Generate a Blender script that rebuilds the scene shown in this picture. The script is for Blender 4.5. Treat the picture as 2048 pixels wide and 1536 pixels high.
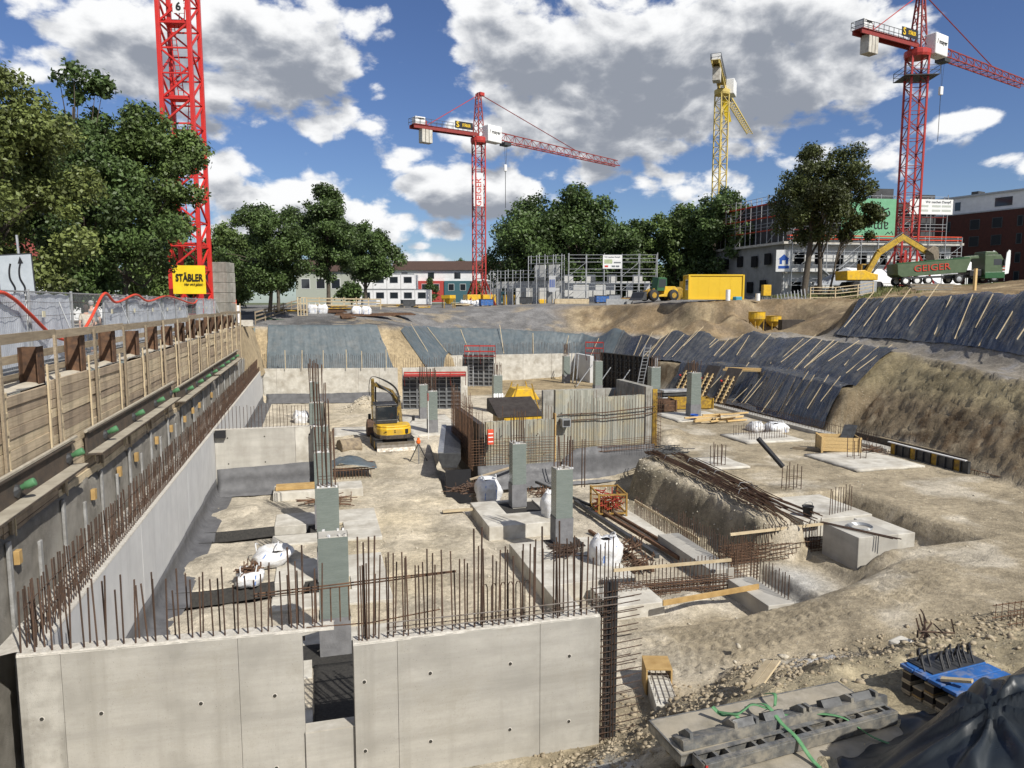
import bpy, bmesh, math, random
import numpy as np
from mathutils import Vector, Matrix
R = math.radians
random.seed(7)
rng = np.random.default_rng(7)
for o in list(bpy.data.objects):
    bpy.data.objects.remove(o)
scn = bpy.context.scene
COL = scn.collection

# ---------------------------------------------------------------- camera
cam_d = bpy.data.cameras.new('camera')
cam_d.sensor_width = 36.0
cam_d.lens = 36.0 * 1450 / 2048
cam_d.clip_start = 0.1
cam_d.clip_end = 3000
cam = bpy.data.objects.new('camera', cam_d)
cam.location = (0, 0, 1.7)
cam.rotation_euler = (R(90 - 6.336), 0, R(-15.166))
COL.objects.link(cam)
scn.camera = cam

scn.cycles.max_bounces = 5; scn.cycles.diffuse_bounces = 3; scn.cycles.glossy_bounces = 2
scn.cycles.transmission_bounces = 2; scn.cycles.transparent_max_bounces = 4
# ---------------------------------------------------------------- light
SUN_AZ, SUN_EL = 154.0, 43.0          # behind the camera, to its right
sd = bpy.data.lights.new('sun', 'SUN')
sd.energy = 4.9
sd.angle = R(0.53)
sd.color = (1.0, 0.955, 0.88)
sun = bpy.data.objects.new('sun', sd)
to_sun = Vector((math.sin(R(SUN_AZ)) * math.cos(R(SUN_EL)), math.cos(R(SUN_AZ)) * math.cos(R(SUN_EL)), math.sin(R(SUN_EL))))
sun.rotation_euler = (-to_sun).to_track_quat('-Z', 'Y').to_euler()
sun.location = (30, -40, 60)
COL.objects.link(sun)

scn.view_settings.view_transform = 'Standard'
scn.view_settings.look = 'None'
scn.view_settings.exposure = 0.2
scn.view_settings.gamma = 1.0
scn.view_settings.use_curve_mapping = False

# ---------------------------------------------------------------- sky
world = bpy.data.worlds.new('World')
scn.world = world
world.use_nodes = True

CLOUDS = [   # azimuth, elevation (degrees), half width, half height (radians), strength
(-6.3, 16.9, 0.194, 0.065, 1.0), (1.0, 19.1, 0.096, 0.054, 0.6), (14.6, 19.7, 0.112, 0.062, 0.75), (23.7, 16.2, 0.208, 0.107, 1.0), (34.7, 16.8, 0.155, 0.089, 0.95), (39.1, 18.7, 0.085, 0.04, 0.6), (3.0, 12.9, 0.083, 0.035, 0.7), (-3.5, 11.6, 0.062, 0.019, 0.3), (11.5, 8.8, 0.1, 0.043, 0.95), (7.7, 10.4, 0.059, 0.039, 0.5), (-2.2, 7.5, 0.128, 0.048, 0.85), (3.9, 6.3, 0.086, 0.04, 0.85), (9.6, 5.6, 0.074, 0.02, 0.6), (-5.4, 4.9, 0.076, 0.038, 0.7), (8.0, 3.3, 0.061, 0.015, 0.6), (47.2, 11.4, 0.067, 0.022, 0.75), (48.7, 8.9, 0.044, 0.017, 0.75), (29.4, 8.6, 0.084, 0.032, 0.6), (39.5, 10.2, 0.096, 0.024, 0.6), (21.1, 11.1, 0.072, 0.033, 0.5), (-17.6, 15.1, 0.048, 0.016, 0.3), (-12.4, 13.7, 0.069, 0.02, 0.38), (7.7, 4.5, 0.04, 0.009, 0.45), (32.1, 12.8, 0.093, 0.044, 0.7), (12.7, 12.6, 0.059, 0.046, 0.6), (0.0, 10.8, 0.029, 0.011, 0.4)]

def cloud_group():
    g = bpy.data.node_groups.new('cloud_density', 'ShaderNodeTree')
    g.interface.new_socket('Vector', in_out='INPUT', socket_type='NodeSocketVector')
    g.interface.new_socket('Density', in_out='OUTPUT', socket_type='NodeSocketFloat')
    N, L = g.nodes, g.links
    gi = N.new('NodeGroupInput'); go = N.new('NodeGroupOutput')
    d = gi.outputs[0]
    def math_(op, a, b=None, c=None):
        n = N.new('ShaderNodeMath'); n.operation = op
        for i, v in enumerate((a, b, c)):
            if v is None: continue
            if isinstance(v, (int, float)): n.inputs[i].default_value = v
            else: L.new(v, n.inputs[i])
        return n.outputs[0]
    def dot(v):
        n = N.new('ShaderNodeVectorMath'); n.operation = 'DOT_PRODUCT'
        L.new(d, n.inputs[0]); n.inputs[1].default_value = v
        return n.outputs['Value']
    total = None
    for az, el, ra, re, amp in CLOUDS:
        a, e = R(az), R(el)
        c = Vector((math.sin(a) * math.cos(e), math.cos(a) * math.cos(e), math.sin(e)))
        r = Vector((math.cos(a), -math.sin(a), 0)); u = r.cross(c)
        cb = N.new('ShaderNodeCombineXYZ')
        L.new(dot(r / ra), cb.inputs[0]); L.new(dot(u / re), cb.inputs[1])
        L.new(math_('MULTIPLY_ADD', dot(c), 6.0, -6.0), cb.inputs[2])
        ln = N.new('ShaderNodeVectorMath'); ln.operation = 'LENGTH'; L.new(cb.outputs[0], ln.inputs[0])
        mr = N.new('ShaderNodeMapRange'); mr.interpolation_type = 'SMOOTHSTEP'
        L.new(ln.outputs['Value'], mr.inputs[0])
        mr.inputs[1].default_value = 1.8; mr.inputs[2].default_value = 0.15
        mr.inputs[3].default_value = 0.0; mr.inputs[4].default_value = amp
        total = mr.outputs[0] if total is None else math_('MAXIMUM', total, mr.outputs[0])
    # away from the view the same broken cloud goes on by noise alone
    sx = N.new('ShaderNodeSeparateXYZ'); L.new(d, sx.inputs[0])
    zz = math_('ADD', math_('MAXIMUM', sx.outputs[2], 0.0), 0.33)
    pv = N.new('ShaderNodeCombineXYZ')
    L.new(math_('DIVIDE', sx.outputs[0], zz), pv.inputs[0]); L.new(math_('DIVIDE', sx.outputs[1], zz), pv.inputs[1])
    nb = N.new('ShaderNodeTexNoise'); nb.inputs['Scale'].default_value = 1.1; nb.inputs['Detail'].default_value = 3
    L.new(pv.outputs[0], nb.inputs['Vector'])
    rest = math_('MULTIPLY', math_('SUBTRACT', nb.outputs[0], 0.36), 3.2)
    rc = N.new('ShaderNodeClamp'); L.new(rest, rc.inputs[0])
    view = R(15.2)
    gate = N.new('ShaderNodeMapRange'); gate.interpolation_type = 'SMOOTHSTEP'
    L.new(dot((math.sin(view) * .98, math.cos(view) * .98, .2)), gate.inputs[0])
    gate.inputs[1].default_value = 0.78; gate.inputs[2].default_value = 0.55
    total = math_('MAXIMUM', total, math_('MULTIPLY', rc.outputs[0], gate.outputs[0]))
    # billowing edges: large puffs broken up by finer ones
    sv = N.new('ShaderNodeMapping'); sv.inputs['Scale'].default_value = (1, 1, 1.7); L.new(d, sv.inputs[0])
    wn = N.new('ShaderNodeTexNoise'); wn.inputs['Scale'].default_value = 6; wn.inputs['Detail'].default_value = 2; L.new(sv.outputs[0], wn.inputs['Vector'])
    ws = N.new('ShaderNodeVectorMath'); ws.operation = 'SCALE'; ws.inputs[3].default_value = .05; L.new(wn.outputs['Color'], ws.inputs[0])
    wa = N.new('ShaderNodeVectorMath'); wa.operation = 'ADD'; L.new(sv.outputs[0], wa.inputs[0]); L.new(ws.outputs[0], wa.inputs[1])
    n1 = N.new('ShaderNodeTexNoise'); n1.inputs['Scale'].default_value = 9.5
    n1.inputs['Detail'].default_value = 10; n1.inputs['Roughness'].default_value = 0.58
    L.new(wa.outputs[0], n1.inputs['Vector'])
    vo = N.new('ShaderNodeTexVoronoi'); vo.feature = 'F1'; vo.inputs['Scale'].default_value = 30
    L.new(wa.outputs[0], vo.inputs['Vector'])
    puff = math_('MULTIPLY', math_('SUBTRACT', 0.42, vo.outputs['Distance']), 0.36)
    dens = math_('ADD', math_('ADD', math_('MULTIPLY', math_('SUBTRACT', n1.outputs[0], 0.5), 2.0), puff), math_('SUBTRACT', total, 0.40))
    L.new(dens, go.inputs[0])
    return g

def build_world():
    nt = world.node_tree; N, L = nt.nodes, nt.links
    N.clear()
    out = N.new('ShaderNodeOutputWorld'); bg = N.new('ShaderNodeBackground')
    L.new(bg.outputs[0], out.inputs[0])
    STR = 0.07
    bg.inputs['Strength'].default_value = STR
    sky = N.new('ShaderNodeTexSky'); sky.sky_type = 'NISHITA'
    sky.sun_disc = False
    sky.sun_elevation = R(SUN_EL); sky.sun_rotation = R(SUN_AZ)
    sky.air_density = 1.0; sky.dust_density = 0.4; sky.ozone_density = 2.0
    hsv = N.new('ShaderNodeHueSaturation'); hsv.inputs['Saturation'].default_value = 1.02; hsv.inputs['Hue'].default_value = 0.508; tint = N.new('ShaderNodeMix'); tint.data_type = 'RGBA'; tint.blend_type = 'MULTIPLY'; tint.inputs[0].default_value = 1; tint.inputs[7].default_value = (.80, .95, 1.16, 1); L.new(sky.outputs[0], tint.inputs[6]); L.new(tint.outputs[2], hsv.inputs['Color'])
    tc = N.new('ShaderNodeTexCoord')
    g = cloud_group()
    a = N.new('ShaderNodeGroup'); a.node_tree = g; L.new(tc.outputs['Generated'], a.inputs[0])
    off = N.new('ShaderNodeVectorMath'); off.operation = 'ADD'; off.inputs[1].default_value = (-0.008, 0, 0.030)
    L.new(tc.outputs['Generated'], off.inputs[0])
    nrm = N.new('ShaderNodeVectorMath'); nrm.operation = 'NORMALIZE'; L.new(off.outputs[0], nrm.inputs[0])
    b = N.new('ShaderNodeGroup'); b.node_tree = g; L.new(nrm.outputs[0], b.inputs[0])
    def ramp(src, lo, hi, to0=0., to1=1.):
        m = N.new('ShaderNodeMapRange'); m.interpolation_type = 'SMOOTHSTEP'
        L.new(src, m.inputs[0]); m.inputs[1].default_value = lo; m.inputs[2].default_value = hi
        m.inputs[3].default_value = to0; m.inputs[4].default_value = to1
        return m.outputs[0]
    alpha = ramp(a.outputs[0], -0.06, 0.20)
    shade = ramp(b.outputs[0], -0.05, 0.55)
    def rgb(c):
        n = N.new('ShaderNodeRGB'); n.outputs[0].default_value = (*[v / STR for v in c], 1); return n.outputs[0]
    mx = N.new('ShaderNodeMix'); mx.data_type = 'RGBA'
    L.new(shade, mx.inputs[0]); L.new(rgb((0.86, 0.865, 0.87)), mx.inputs[6]); L.new(rgb((0.26, 0.285, 0.335)), mx.inputs[7])
    m2 = N.new('ShaderNodeMix'); m2.data_type = 'RGBA'
    L.new(alpha, m2.inputs[0]); L.new(hsv.outputs[0], m2.inputs[6]); L.new(mx.outputs[2], m2.inputs[7])
    L.new(m2.outputs[2], bg.inputs['Color'])
    world.cycles.sampling_method = 'MANUAL'
    world.cycles.sample_map_resolution = 256
build_world()

# ---------------------------------------------------------------- helpers
def tag(o, label=None, cat=None, group=None, kind=None):
    if label: o['label'] = label
    if cat: o['category'] = cat
    if group: o['group'] = group
    if kind: o['kind'] = kind
    elif label and cat and 'kind' not in o: o['kind'] = 'thing'
    return o

def empty(name, loc=(0, 0, 0), rz=0.0, label=None, cat=None, group=None):
    o = bpy.data.objects.new(name, None)
    o.empty_display_size = 0.2
    o.location = loc; o.rotation_euler = (0, 0, rz)
    COL.objects.link(o)
    return tag(o, label, cat, group)

def copy_tree(o, parent=None):
    c = o.copy(); COL.objects.link(c)
    if parent is not None:
        c.parent = parent
    for ch in list(o.children):
        copy_tree(ch, c)
    return c

class MB:
    """collects faces, links them as one mesh object"""
    def __init__(s):
        s.v = []; s.f = []
    def add(s, vs, fs):
        n = len(s.v)
        s.v.extend([tuple(p) for p in vs]); s.f.extend([tuple(i + n for i in f) for f in fs])
        return s
    def box(s, lo, hi):
        (a, b, c), (d, e, f) = lo, hi
        return s.add([(a,b,c),(d,b,c),(d,e,c),(a,e,c),(a,b,f),(d,b,f),(d,e,f),(a,e,f)],
                     [(0,3,2,1),(4,5,6,7),(0,1,5,4),(1,2,6,5),(2,3,7,6),(3,0,4,7)])
    def cbox(s, c, size, rz=0.0, m=None):
        x, y, z = [k / 2 for k in size]
        pts = [Vector(p) for p in [(-x,-y,-z),(x,-y,-z),(x,y,-z),(-x,y,-z),(-x,-y,z),(x,-y,z),(x,y,z),(-x,y,z)]]
        M = m if m is not None else Matrix.Rotation(rz, 3, 'Z')
        c = Vector(c)
        return s.add([c + M @ p for p in pts], [(0,3,2,1),(4,5,6,7),(0,1,5,4),(1,2,6,5),(2,3,7,6),(3,0,4,7)])
    def bar(s, p, q, w, h=None, up=(0, 0, 1)):
        """rectangular bar from p to q, w across, h along up"""
        h = h or w
        p = Vector(p); q = Vector(q); d = q - p
        if d.length < 1e-6: return s
        d.normalize(); u = Vector(up)
        if abs(d.dot(u)) > 0.97: u = Vector((1, 0, 0)) if abs(d.x) < .9 else Vector((0, 1, 0))
        r = d.cross(u).normalized(); u = r.cross(d)
        o = [(-w/2,-h/2),(w/2,-h/2),(w/2,h/2),(-w/2,h/2)]
        vs = [p + r*a + u*b for a, b in o] + [q + r*a + u*b for a, b in o]
        return s.add(vs, [(0,1,2,3),(7,6,5,4),(0,4,5,1),(1,5,6,2),(2,6,7,3),(3,7,4,0)])
    def tube(s, pts, r, n=5, caps=True, r2=None):
        pts = [Vector(p) for p in pts]
        base = len(s.v); m = len(pts)
        ref = None
        for i, p in enumerate(pts):
            d = (pts[min(i+1, m-1)] - pts[max(i-1, 0)])
            d = d.normalized() if d.length > 1e-9 else Vector((0, 0, 1))
            if ref is None:
                ref = Vector((1, 0, 0)) if abs(d.x) < 0.9 else Vector((0, 1, 0))
            a = d.cross(ref).normalized(); b = d.cross(a)
            ref = -b.cross(d) if False else ref
            rr = r if r2 is None else r + (r2 - r) * i / max(m - 1, 1)
            for k in range(n):
                t = 2 * math.pi * k / n
                s.v.append(tuple(p + a * (rr * math.cos(t)) + b * (rr * math.sin(t))))
        for i in range(m - 1):
            for k in range(n):
                k2 = (k + 1) % n
                s.f.append((base+i*n+k, base+i*n+k2, base+(i+1)*n+k2, base+(i+1)*n+k))
        if caps:
            s.f.append(tuple(base + k for k in range(n))[::-1])
            s.f.append(tuple(base + (m-1)*n + k for k in range(n)))
        return s
    def prism(s, outline, axis, a, b):
        """outline in the plane across axis ('x': (y,z), 'y': (x,z), 'z': (x,y)), extruded a..b"""
        n = len(outline)
        def mk(p, t):
            return (t, p[0], p[1]) if axis == 'x' else (p[0], t, p[1]) if axis == 'y' else (p[0], p[1], t)
        vs = [mk(p, a) for p in outline] + [mk(p, b) for p in outline]
        fs = [tuple(range(n))[::-1], tuple(range(n, 2*n))] + [(i, (i+1) % n, n+(i+1) % n, n+i) for i in range(n)]
        return s.add(vs, fs)
    def lathe(s, prof, c=(0, 0, 0), n=16, axis='z'):
        base = len(s.v); m = len(prof)
        for r, z in prof:
            for k in range(n):
                t = 2*math.pi*k/n; x, y = r*math.cos(t), r*math.sin(t)
                p = (x, y, z) if axis == 'z' else (z, x, y) if axis == 'x' else (x, z, y)
                s.v.append((p[0]+c[0], p[1]+c[1], p[2]+c[2]))
        for i in range(m-1):
            for k in range(n):
                k2 = (k+1) % n
                s.f.append((base+i*n+k, base+i*n+k2, base+(i+1)*n+k2, base+(i+1)*n+k))
        s.f.append(tuple(base+k for k in range(n))[::-1]); s.f.append(tuple(base+(m-1)*n+k for k in range(n)))
        return s
    def sheet(s, P):
        """grid of points P[i][j] -> quads"""
        base = len(s.v); a = len(P); b = len(P[0])
        for row in P: s.v.extend([tuple(p) for p in row])
        for i in range(a-1):
            for j in range(b-1):
                s.f.append((base+i*b+j, base+i*b+j+1, base+(i+1)*b+j+1, base+(i+1)*b+j))
        return s
    def build(s, name, mat, parent=None, smooth=False, bevel=0.0, fix=True, solid=0.0):
        me = bpy.data.meshes.new(name)
        me.from_pydata(s.v, [], s.f)
        if fix:
            bm = bmesh.new(); bm.from_mesh(me)
            bmesh.ops.recalc_face_normals(bm, faces=bm.faces)
            bm.to_mesh(me); bm.free()
        me.materials.append(mat)
        if smooth:
            me.polygons.foreach_set('use_smooth', [True] * len(me.polygons))
        o = bpy.data.objects.new(name, me); COL.objects.link(o)
        if parent is not None: o.parent = parent
        if bevel:
            md = o.modifiers.new('bevel', 'BEVEL'); md.width = bevel; md.segments = 2; md.limit_method = 'ANGLE'
        if solid:
            md = o.modifiers.new('solid', 'SOLIDIFY'); md.thickness = solid; md.offset = 0
        return o

def inst(src, name, loc, parent=None, rot=(0, 0, 0), sc=(1, 1, 1)):
    """another object sharing src's mesh"""
    o = bpy.data.objects.new(name, src.data if hasattr(src, 'data') else src)
    o.location = loc; o.rotation_euler = rot; o.scale = sc
    COL.objects.link(o)
    if parent is not None: o.parent = parent
    return o

def stuff(o):
    o['kind'] = 'stuff'; return o

def np_mesh(name, V, F, mat, parent=None, smooth=False):
    """V (n,3), F (m,k) numpy arrays"""
    me = bpy.data.meshes.new(name)
    k = F.shape[1]
    me.vertices.add(len(V)); me.vertices.foreach_set('co', V.astype(np.float32).ravel())
    me.loops.add(F.size); me.loops.foreach_set('vertex_index', F.astype(np.int32).ravel())
    me.polygons.add(len(F))
    me.polygons.foreach_set('loop_start', np.arange(0, F.size, k, dtype=np.int32))
    me.update(calc_edges=True)
    if smooth: me.polygons.foreach_set('use_smooth', np.ones(len(F), dtype=bool))
    me.materials.append(mat)
    o = bpy.data.objects.new(name, me); COL.objects.link(o)
    if parent is not None: o.parent = parent
    return o

# value noise for shaping geometry
def _hash(ix, iy, seed):
    h = (ix.astype(np.int64) * 374761393 + iy.astype(np.int64) * 668265263 + seed * 1442695041) & 0x7fffffff
    h = ((h ^ (h >> 13)) * 1274126177) & 0x7fffffff
    return ((h ^ (h >> 16)) & 0xffff) / 65535.0
def vnoise(x, y, seed=0):
    x = np.asarray(x, float); y = np.asarray(y, float)
    ix = np.floor(x); iy = np.floor(y); fx = x - ix; fy = y - iy
    fx = fx*fx*(3-2*fx); fy = fy*fy*(3-2*fy)
    a = _hash(ix, iy, seed); b = _hash(ix+1, iy, seed); c = _hash(ix, iy+1, seed); d = _hash(ix+1, iy+1, seed)
    return (a*(1-fx)+b*fx)*(1-fy)+(c*(1-fx)+d*fx)*fy - 0.5
def fbm(x, y, seed=0, oct=4):
    t = 0; a = 1.0
    for i in range(oct):
        t = t + a*vnoise(x*2**i, y*2**i, seed+i*17); a *= 0.5
    return t
def sstep(a, b, x):
    t = np.clip((x-a)/(b-a), 0, 1); return t*t*(3-2*t)

# ---------------------------------------------------------------- materials
MATS = {}
def mat(name, col, col2=None, scale=2.0, rough=0.85, bump=0.0, bscale=30.0, metal=0.0, spec=0.3, rnd=0.0,
        col3=None, scale3=0.4, streak=None, contrast=(0.35, 0.65), detail=6, coat=0.0, attr=None, trans=0.0, stretch=None, hue=0.0, pores=0.0, bands=0.0, grime=None):
    if name in MATS: return MATS[name]
    m = bpy.data.materials.new(name); m.use_nodes = True
    nt = m.node_tree; N, L = nt.nodes, nt.links
    b = N['Principled BSDF']
    b.inputs['Roughness'].default_value = rough; b.inputs['Metallic'].default_value = metal
    b.inputs['Specular IOR Level'].default_value = spec
    if coat: b.inputs['Coat Weight'].default_value = coat
    tc = N.new('ShaderNodeTexCoord'); src = tc.outputs['Object']
    if stretch:
        mp = N.new('ShaderNodeMapping'); mp.inputs['Scale'].default_value = stretch; L.new(src, mp.inputs[0]); vec = mp.outputs[0]
    else: vec = src
    def noise(sc, det=detail, v=None, ro=0.6):
        n = N.new('ShaderNodeTexNoise'); n.inputs['Scale'].default_value = sc; n.inputs['Detail'].default_value = det
        n.inputs['Roughness'].default_value = ro
        L.new(v or vec, n.inputs['Vector']); return n.outputs[0]
    def mixc(f, a, c):
        x = N.new('ShaderNodeMix'); x.data_type = 'RGBA'
        L.new(f, x.inputs[0])
        for i, q in ((6, a), (7, c)):
            if isinstance(q, tuple): x.inputs[i].default_value = (*q, 1)
            else: L.new(q, x.inputs[i])
        return x.outputs[2]
    def rng_(f, lo, hi, t0=0.0, t1=1.0):
        x = N.new('ShaderNodeMapRange'); L.new(f, x.inputs[0]); x.inputs[1].default_value = lo; x.inputs[2].default_value = hi
        x.inputs[3].default_value = t0; x.inputs[4].default_value = t1
        return x.outputs[0]
    c = tuple(col)
    if attr:
        an = N.new('ShaderNodeAttribute'); an.attribute_name = attr; c = an.outputs['Color']
        if col2: 
            v = N.new('ShaderNodeMix'); v.data_type = 'RGBA'; v.blend_type = 'MULTIPLY'; v.inputs[0].default_value = 1
            L.new(c, v.inputs[6]); L.new(mixc(rng_(noise(scale), *contrast), tuple(col), tuple(col2)), v.inputs[7]); c = v.outputs[2]
    elif col2: c = mixc(rng_(noise(scale), *contrast), tuple(col), tuple(col2))
    if col3: c = mixc(rng_(noise(scale3, 4, src), 0.45, 0.68), c, tuple(col3))
    if streak:   # rain streaks / runs down vertical faces
        mp2 = N.new('ShaderNodeMapping'); mp2.inputs['Scale'].default_value = (streak[1], streak[1], streak[1]*0.06); L.new(src, mp2.inputs[0])
        c = mixc(rng_(noise(1.0, 5, mp2.outputs[0]), 0.5, 0.75, 0.0, streak[2]), c, tuple(streak[0]))
    if bands:    # lift lines and cloudy pour layers
        mp3 = N.new('ShaderNodeMapping'); mp3.inputs['Scale'].default_value = (.22, .22, 2.1); L.new(src, mp3.inputs[0])
        c = mixc(rng_(noise(1.0, 6, mp3.outputs[0], .7), .42, .7, 0, bands), c, tuple(v*.62 for v in col))
    if grime:    # dried mud and dust in patches
        c = mixc(rng_(noise(grime[1], 7, src, .7), .48, .66, 0, grime[2]), c, tuple(grime[0]))
    if pores:
        c = mixc(rng_(noise(42.0, 2, src), .66, .74, 0, pores), c, tuple(v*.3 for v in col))
    if rnd or hue:
        oi = N.new('ShaderNodeObjectInfo'); hs = N.new('ShaderNodeHueSaturation')
        L.new(rng_(oi.outputs['Random'], 0, 1, 1-rnd, 1+rnd), hs.inputs['Value'])
        if hue: L.new(rng_(oi.outputs['Random'], 0, 1, 0.5-hue, 0.5+hue), hs.inputs['Hue'])
        if isinstance(c, tuple): hs.inputs['Color'].default_value = (*c, 1)
        else: L.new(c, hs.inputs['Color'])
        c = hs.outputs[0]
    if isinstance(c, tuple): b.inputs['Base Color'].default_value = (*c, 1)
    else: L.new(c, b.inputs['Base Color'])
    if rough < 0.8 and rough > .1:
        L.new(rng_(noise(scale*2.3), 0.3, 0.7, max(.05, rough-.12), min(1, rough+.15)), b.inputs['Roughness'])
    if bump:
        bp = N.new('ShaderNodeBump'); bp.inputs['Strength'].default_value = bump; bp.inputs['Distance'].default_value = 0.05
        L.new(noise(bscale, 8, None, 0.65), bp.inputs['Height']); L.new(bp.outputs[0], b.inputs['Normal'])
    if trans:
        td = N.new('ShaderNodeBsdfTranslucent'); ms = N.new('ShaderNodeMixShader'); ms.inputs[0].default_value = trans
        if isinstance(c, tuple): td.inputs[0].default_value = (*c, 1)
        else: L.new(c, td.inputs[0])
        L.new(b.outputs[0], ms.inputs[1]); L.new(td.outputs[0], ms.inputs[2]); L.new(ms.outputs[0], N['Material Output'].inputs[0])
    MATS[name] = m
    return m

CONC = mat('concrete', (.43, .41, .365), (.355, .335, .295), 1.6, .8, .12, 60, col3=(.48, .46, .41), scale3=.9, streak=((.28, .26, .22), 2.2, .5), pores=.4, bands=.45)
CONC_G = mat('grey_concrete', (.56, .56, .55), (.49, .49, .485), 1.4, .75, .08, 60, streak=((.40, .40, .395), 3., .5))
CONC_L = mat('light_concrete', (.60, .575, .51), (.47, .445, .385), 2.5, .85, .2, 50, col3=(.36, .33, .275), scale3=1.3, pores=.35, bands=.3)
CONC_TOP = mat('fresh_concrete_edge', (.62, .59, .53), (.48, .45, .39), 9, .9, .6, 45)
CONC_D = mat('weathered_concrete', (.36, .35, .31), (.22, .21, .18), 2.0, .85, .3, 40, rnd=.12, streak=((.13, .125, .11), 3, .7))
WRAP = mat('grey_film_wrap', (.185, .212, .192), (.162, .188, .170), 2, .24, .10, 6, spec=.5, stretch=(1, 1, 4))
SLEEVE = mat('grey_sleeve', (.20, .20, .205), (.15, .15, .155), 4, .75, .2, 20)
RUST = mat('rusty_steel', (.145, .08, .045), (.07, .043, .03), 6, .85, .2, 60, rnd=.25)
RUST_D = mat('dark_rebar', (.06, .042, .034), (.10, .058, .036), 8, .8, rnd=.3)
REBAR_G = mat('grey_rebar', (.22, .20, .18), (.12, .09, .07), 5, .7, rnd=.2)
GALV = mat('galvanised_steel', (.42, .43, .43), (.31, .32, .33), 4, .45, metal=.5, rnd=.08)
STEEL_D = mat('dark_steel', (.085, .088, .09), (.055, .056, .058), 4, .5, metal=.4)
WOOD = mat('weathered_wood', (.36, .295, .205), (.25, .20, .14), 3, .85, .3, 25, rnd=.2, stretch=(8, .6, 8), streak=((.16, .12, .08), 2.5, .45))
WOOD_P = mat('pile_wood', (.54, .435, .30), (.38, .305, .205), 3, .85, .35, 25, rnd=.3, hue=.01, stretch=(6, .5, 10), streak=((.13, .105, .08), 2.0, .6))
WOOD_Y = mat('new_timber', (.62, .45, .21), (.50, .34, .15), 3, .7, .15, 30, rnd=.12, stretch=(6, 6, 6))
WOOD_L = mat('pale_timber', (.55, .455, .30), (.42, .335, .21), 3, .75, .15, 30, rnd=.1)
PLY = mat('formwork_ply', (.46, .31, .13), (.33, .21, .08), 3, .7, .1, 30, rnd=.1)
PLY_D = mat('dark_form_ply', (.045, .036, .03), (.07, .06, .05), 3, .55, rnd=.2)
YEL = mat('yellow_paint', (.68, .42, .025), (.56, .34, .02), 3, .45, coat=.1, rnd=.06, grime=((.30, .23, .13), 1.5, .45))
YEL_D = mat('worn_yellow_paint', (.46, .29, .03), (.22, .13, .03), 5, .55, rnd=.1, grime=((.10, .075, .05), 4, .6))
RED = mat('crane_red_paint', (.46, .045, .035), (.37, .04, .035), 3, .45, coat=.1)
RED_D = mat('dark_red_paint', (.27, .04, .034), (.19, .032, .028), 3, .55)
RED_B = mat('barrier_red', (.66, .09, .04), (.52, .06, .03), 4, .5)
ORANGE = mat('orange_plastic', (.78, .16, .03), None, 3, .45)
WHITE = mat('white_paint', (.78, .78, .76), (.70, .70, .68), 3, .5, rnd=.03)
WHITE_P = mat('white_panel', (.74, .74, .73), (.64, .64, .63), 1.2, .55)
BLACK = mat('black_rubber', (.02, .02, .021), (.035, .034, .033), 6, .7)
BLACK_P = mat('black_plastic', (.025, .025, .027), None, 3, .4)
YEL_K = mat('pale_crane_yellow', (.60, .47, .15), (.48, .37, .12), 3, .55)
YEL_C = mat('clean_yellow', (.70, .46, .03), (.66, .43, .028), 1.2, .5)
GLASS = mat('dark_glass', (.02, .025, .03), None, 3, .06, spec=.8)
GREEN_C = mat('green_cap', (.10, .26, .12), (.08, .20, .095), 5, .5)
GREEN_T = mat('truck_green', (.095, .135, .075), (.075, .11, .06), 2, .45, coat=.1)
GREEN_D = mat('truck_dark_green', (.035, .105, .045), None, 2, .4)
GREEN_K = mat('skip_green', (.13, .20, .11), (.10, .15, .085), 3, .6)
BLUE_B = mat('blue_paint', (.03, .13, .40), (.025, .09, .26), 3, .5, grime=((.25, .23, .20), 5, .6))
MEMB = mat('grey_membrane', (.125, .125, .129), (.085, .085, .088), 2.2, .6, .25, 12, spec=.4)
FLEECE = mat('black_fleece', (.028, .027, .026), (.05, .047, .042), 14, .9, .5, 40)
FOIL = mat('black_foil', (.078, .081, .083), (.052, .055, .057), 1.5, .24, .35, 3.5, spec=.7, grime=((.16, .145, .12), 1.3, .4))
FOIL_G = mat('grey_blue_foil', (.105, .128, .138), (.078, .098, .107), 1.5, .38, .3, 4, spec=.5, grime=((.20, .19, .17), 1.2, .3))
BAGW = mat('white_bag_fabric', (.74, .745, .75), (.60, .61, .625), 5, .75, .6, 9, grime=((.42, .37, .28), 3, .5))
TARPW = mat('white_tarpaulin', (.62, .65, .70), (.52, .55, .60), 3, .6, .2, 6, trans=.15)
def basic(name, c, rough=.6): return mat(name, c, None, 3, rough)

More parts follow.
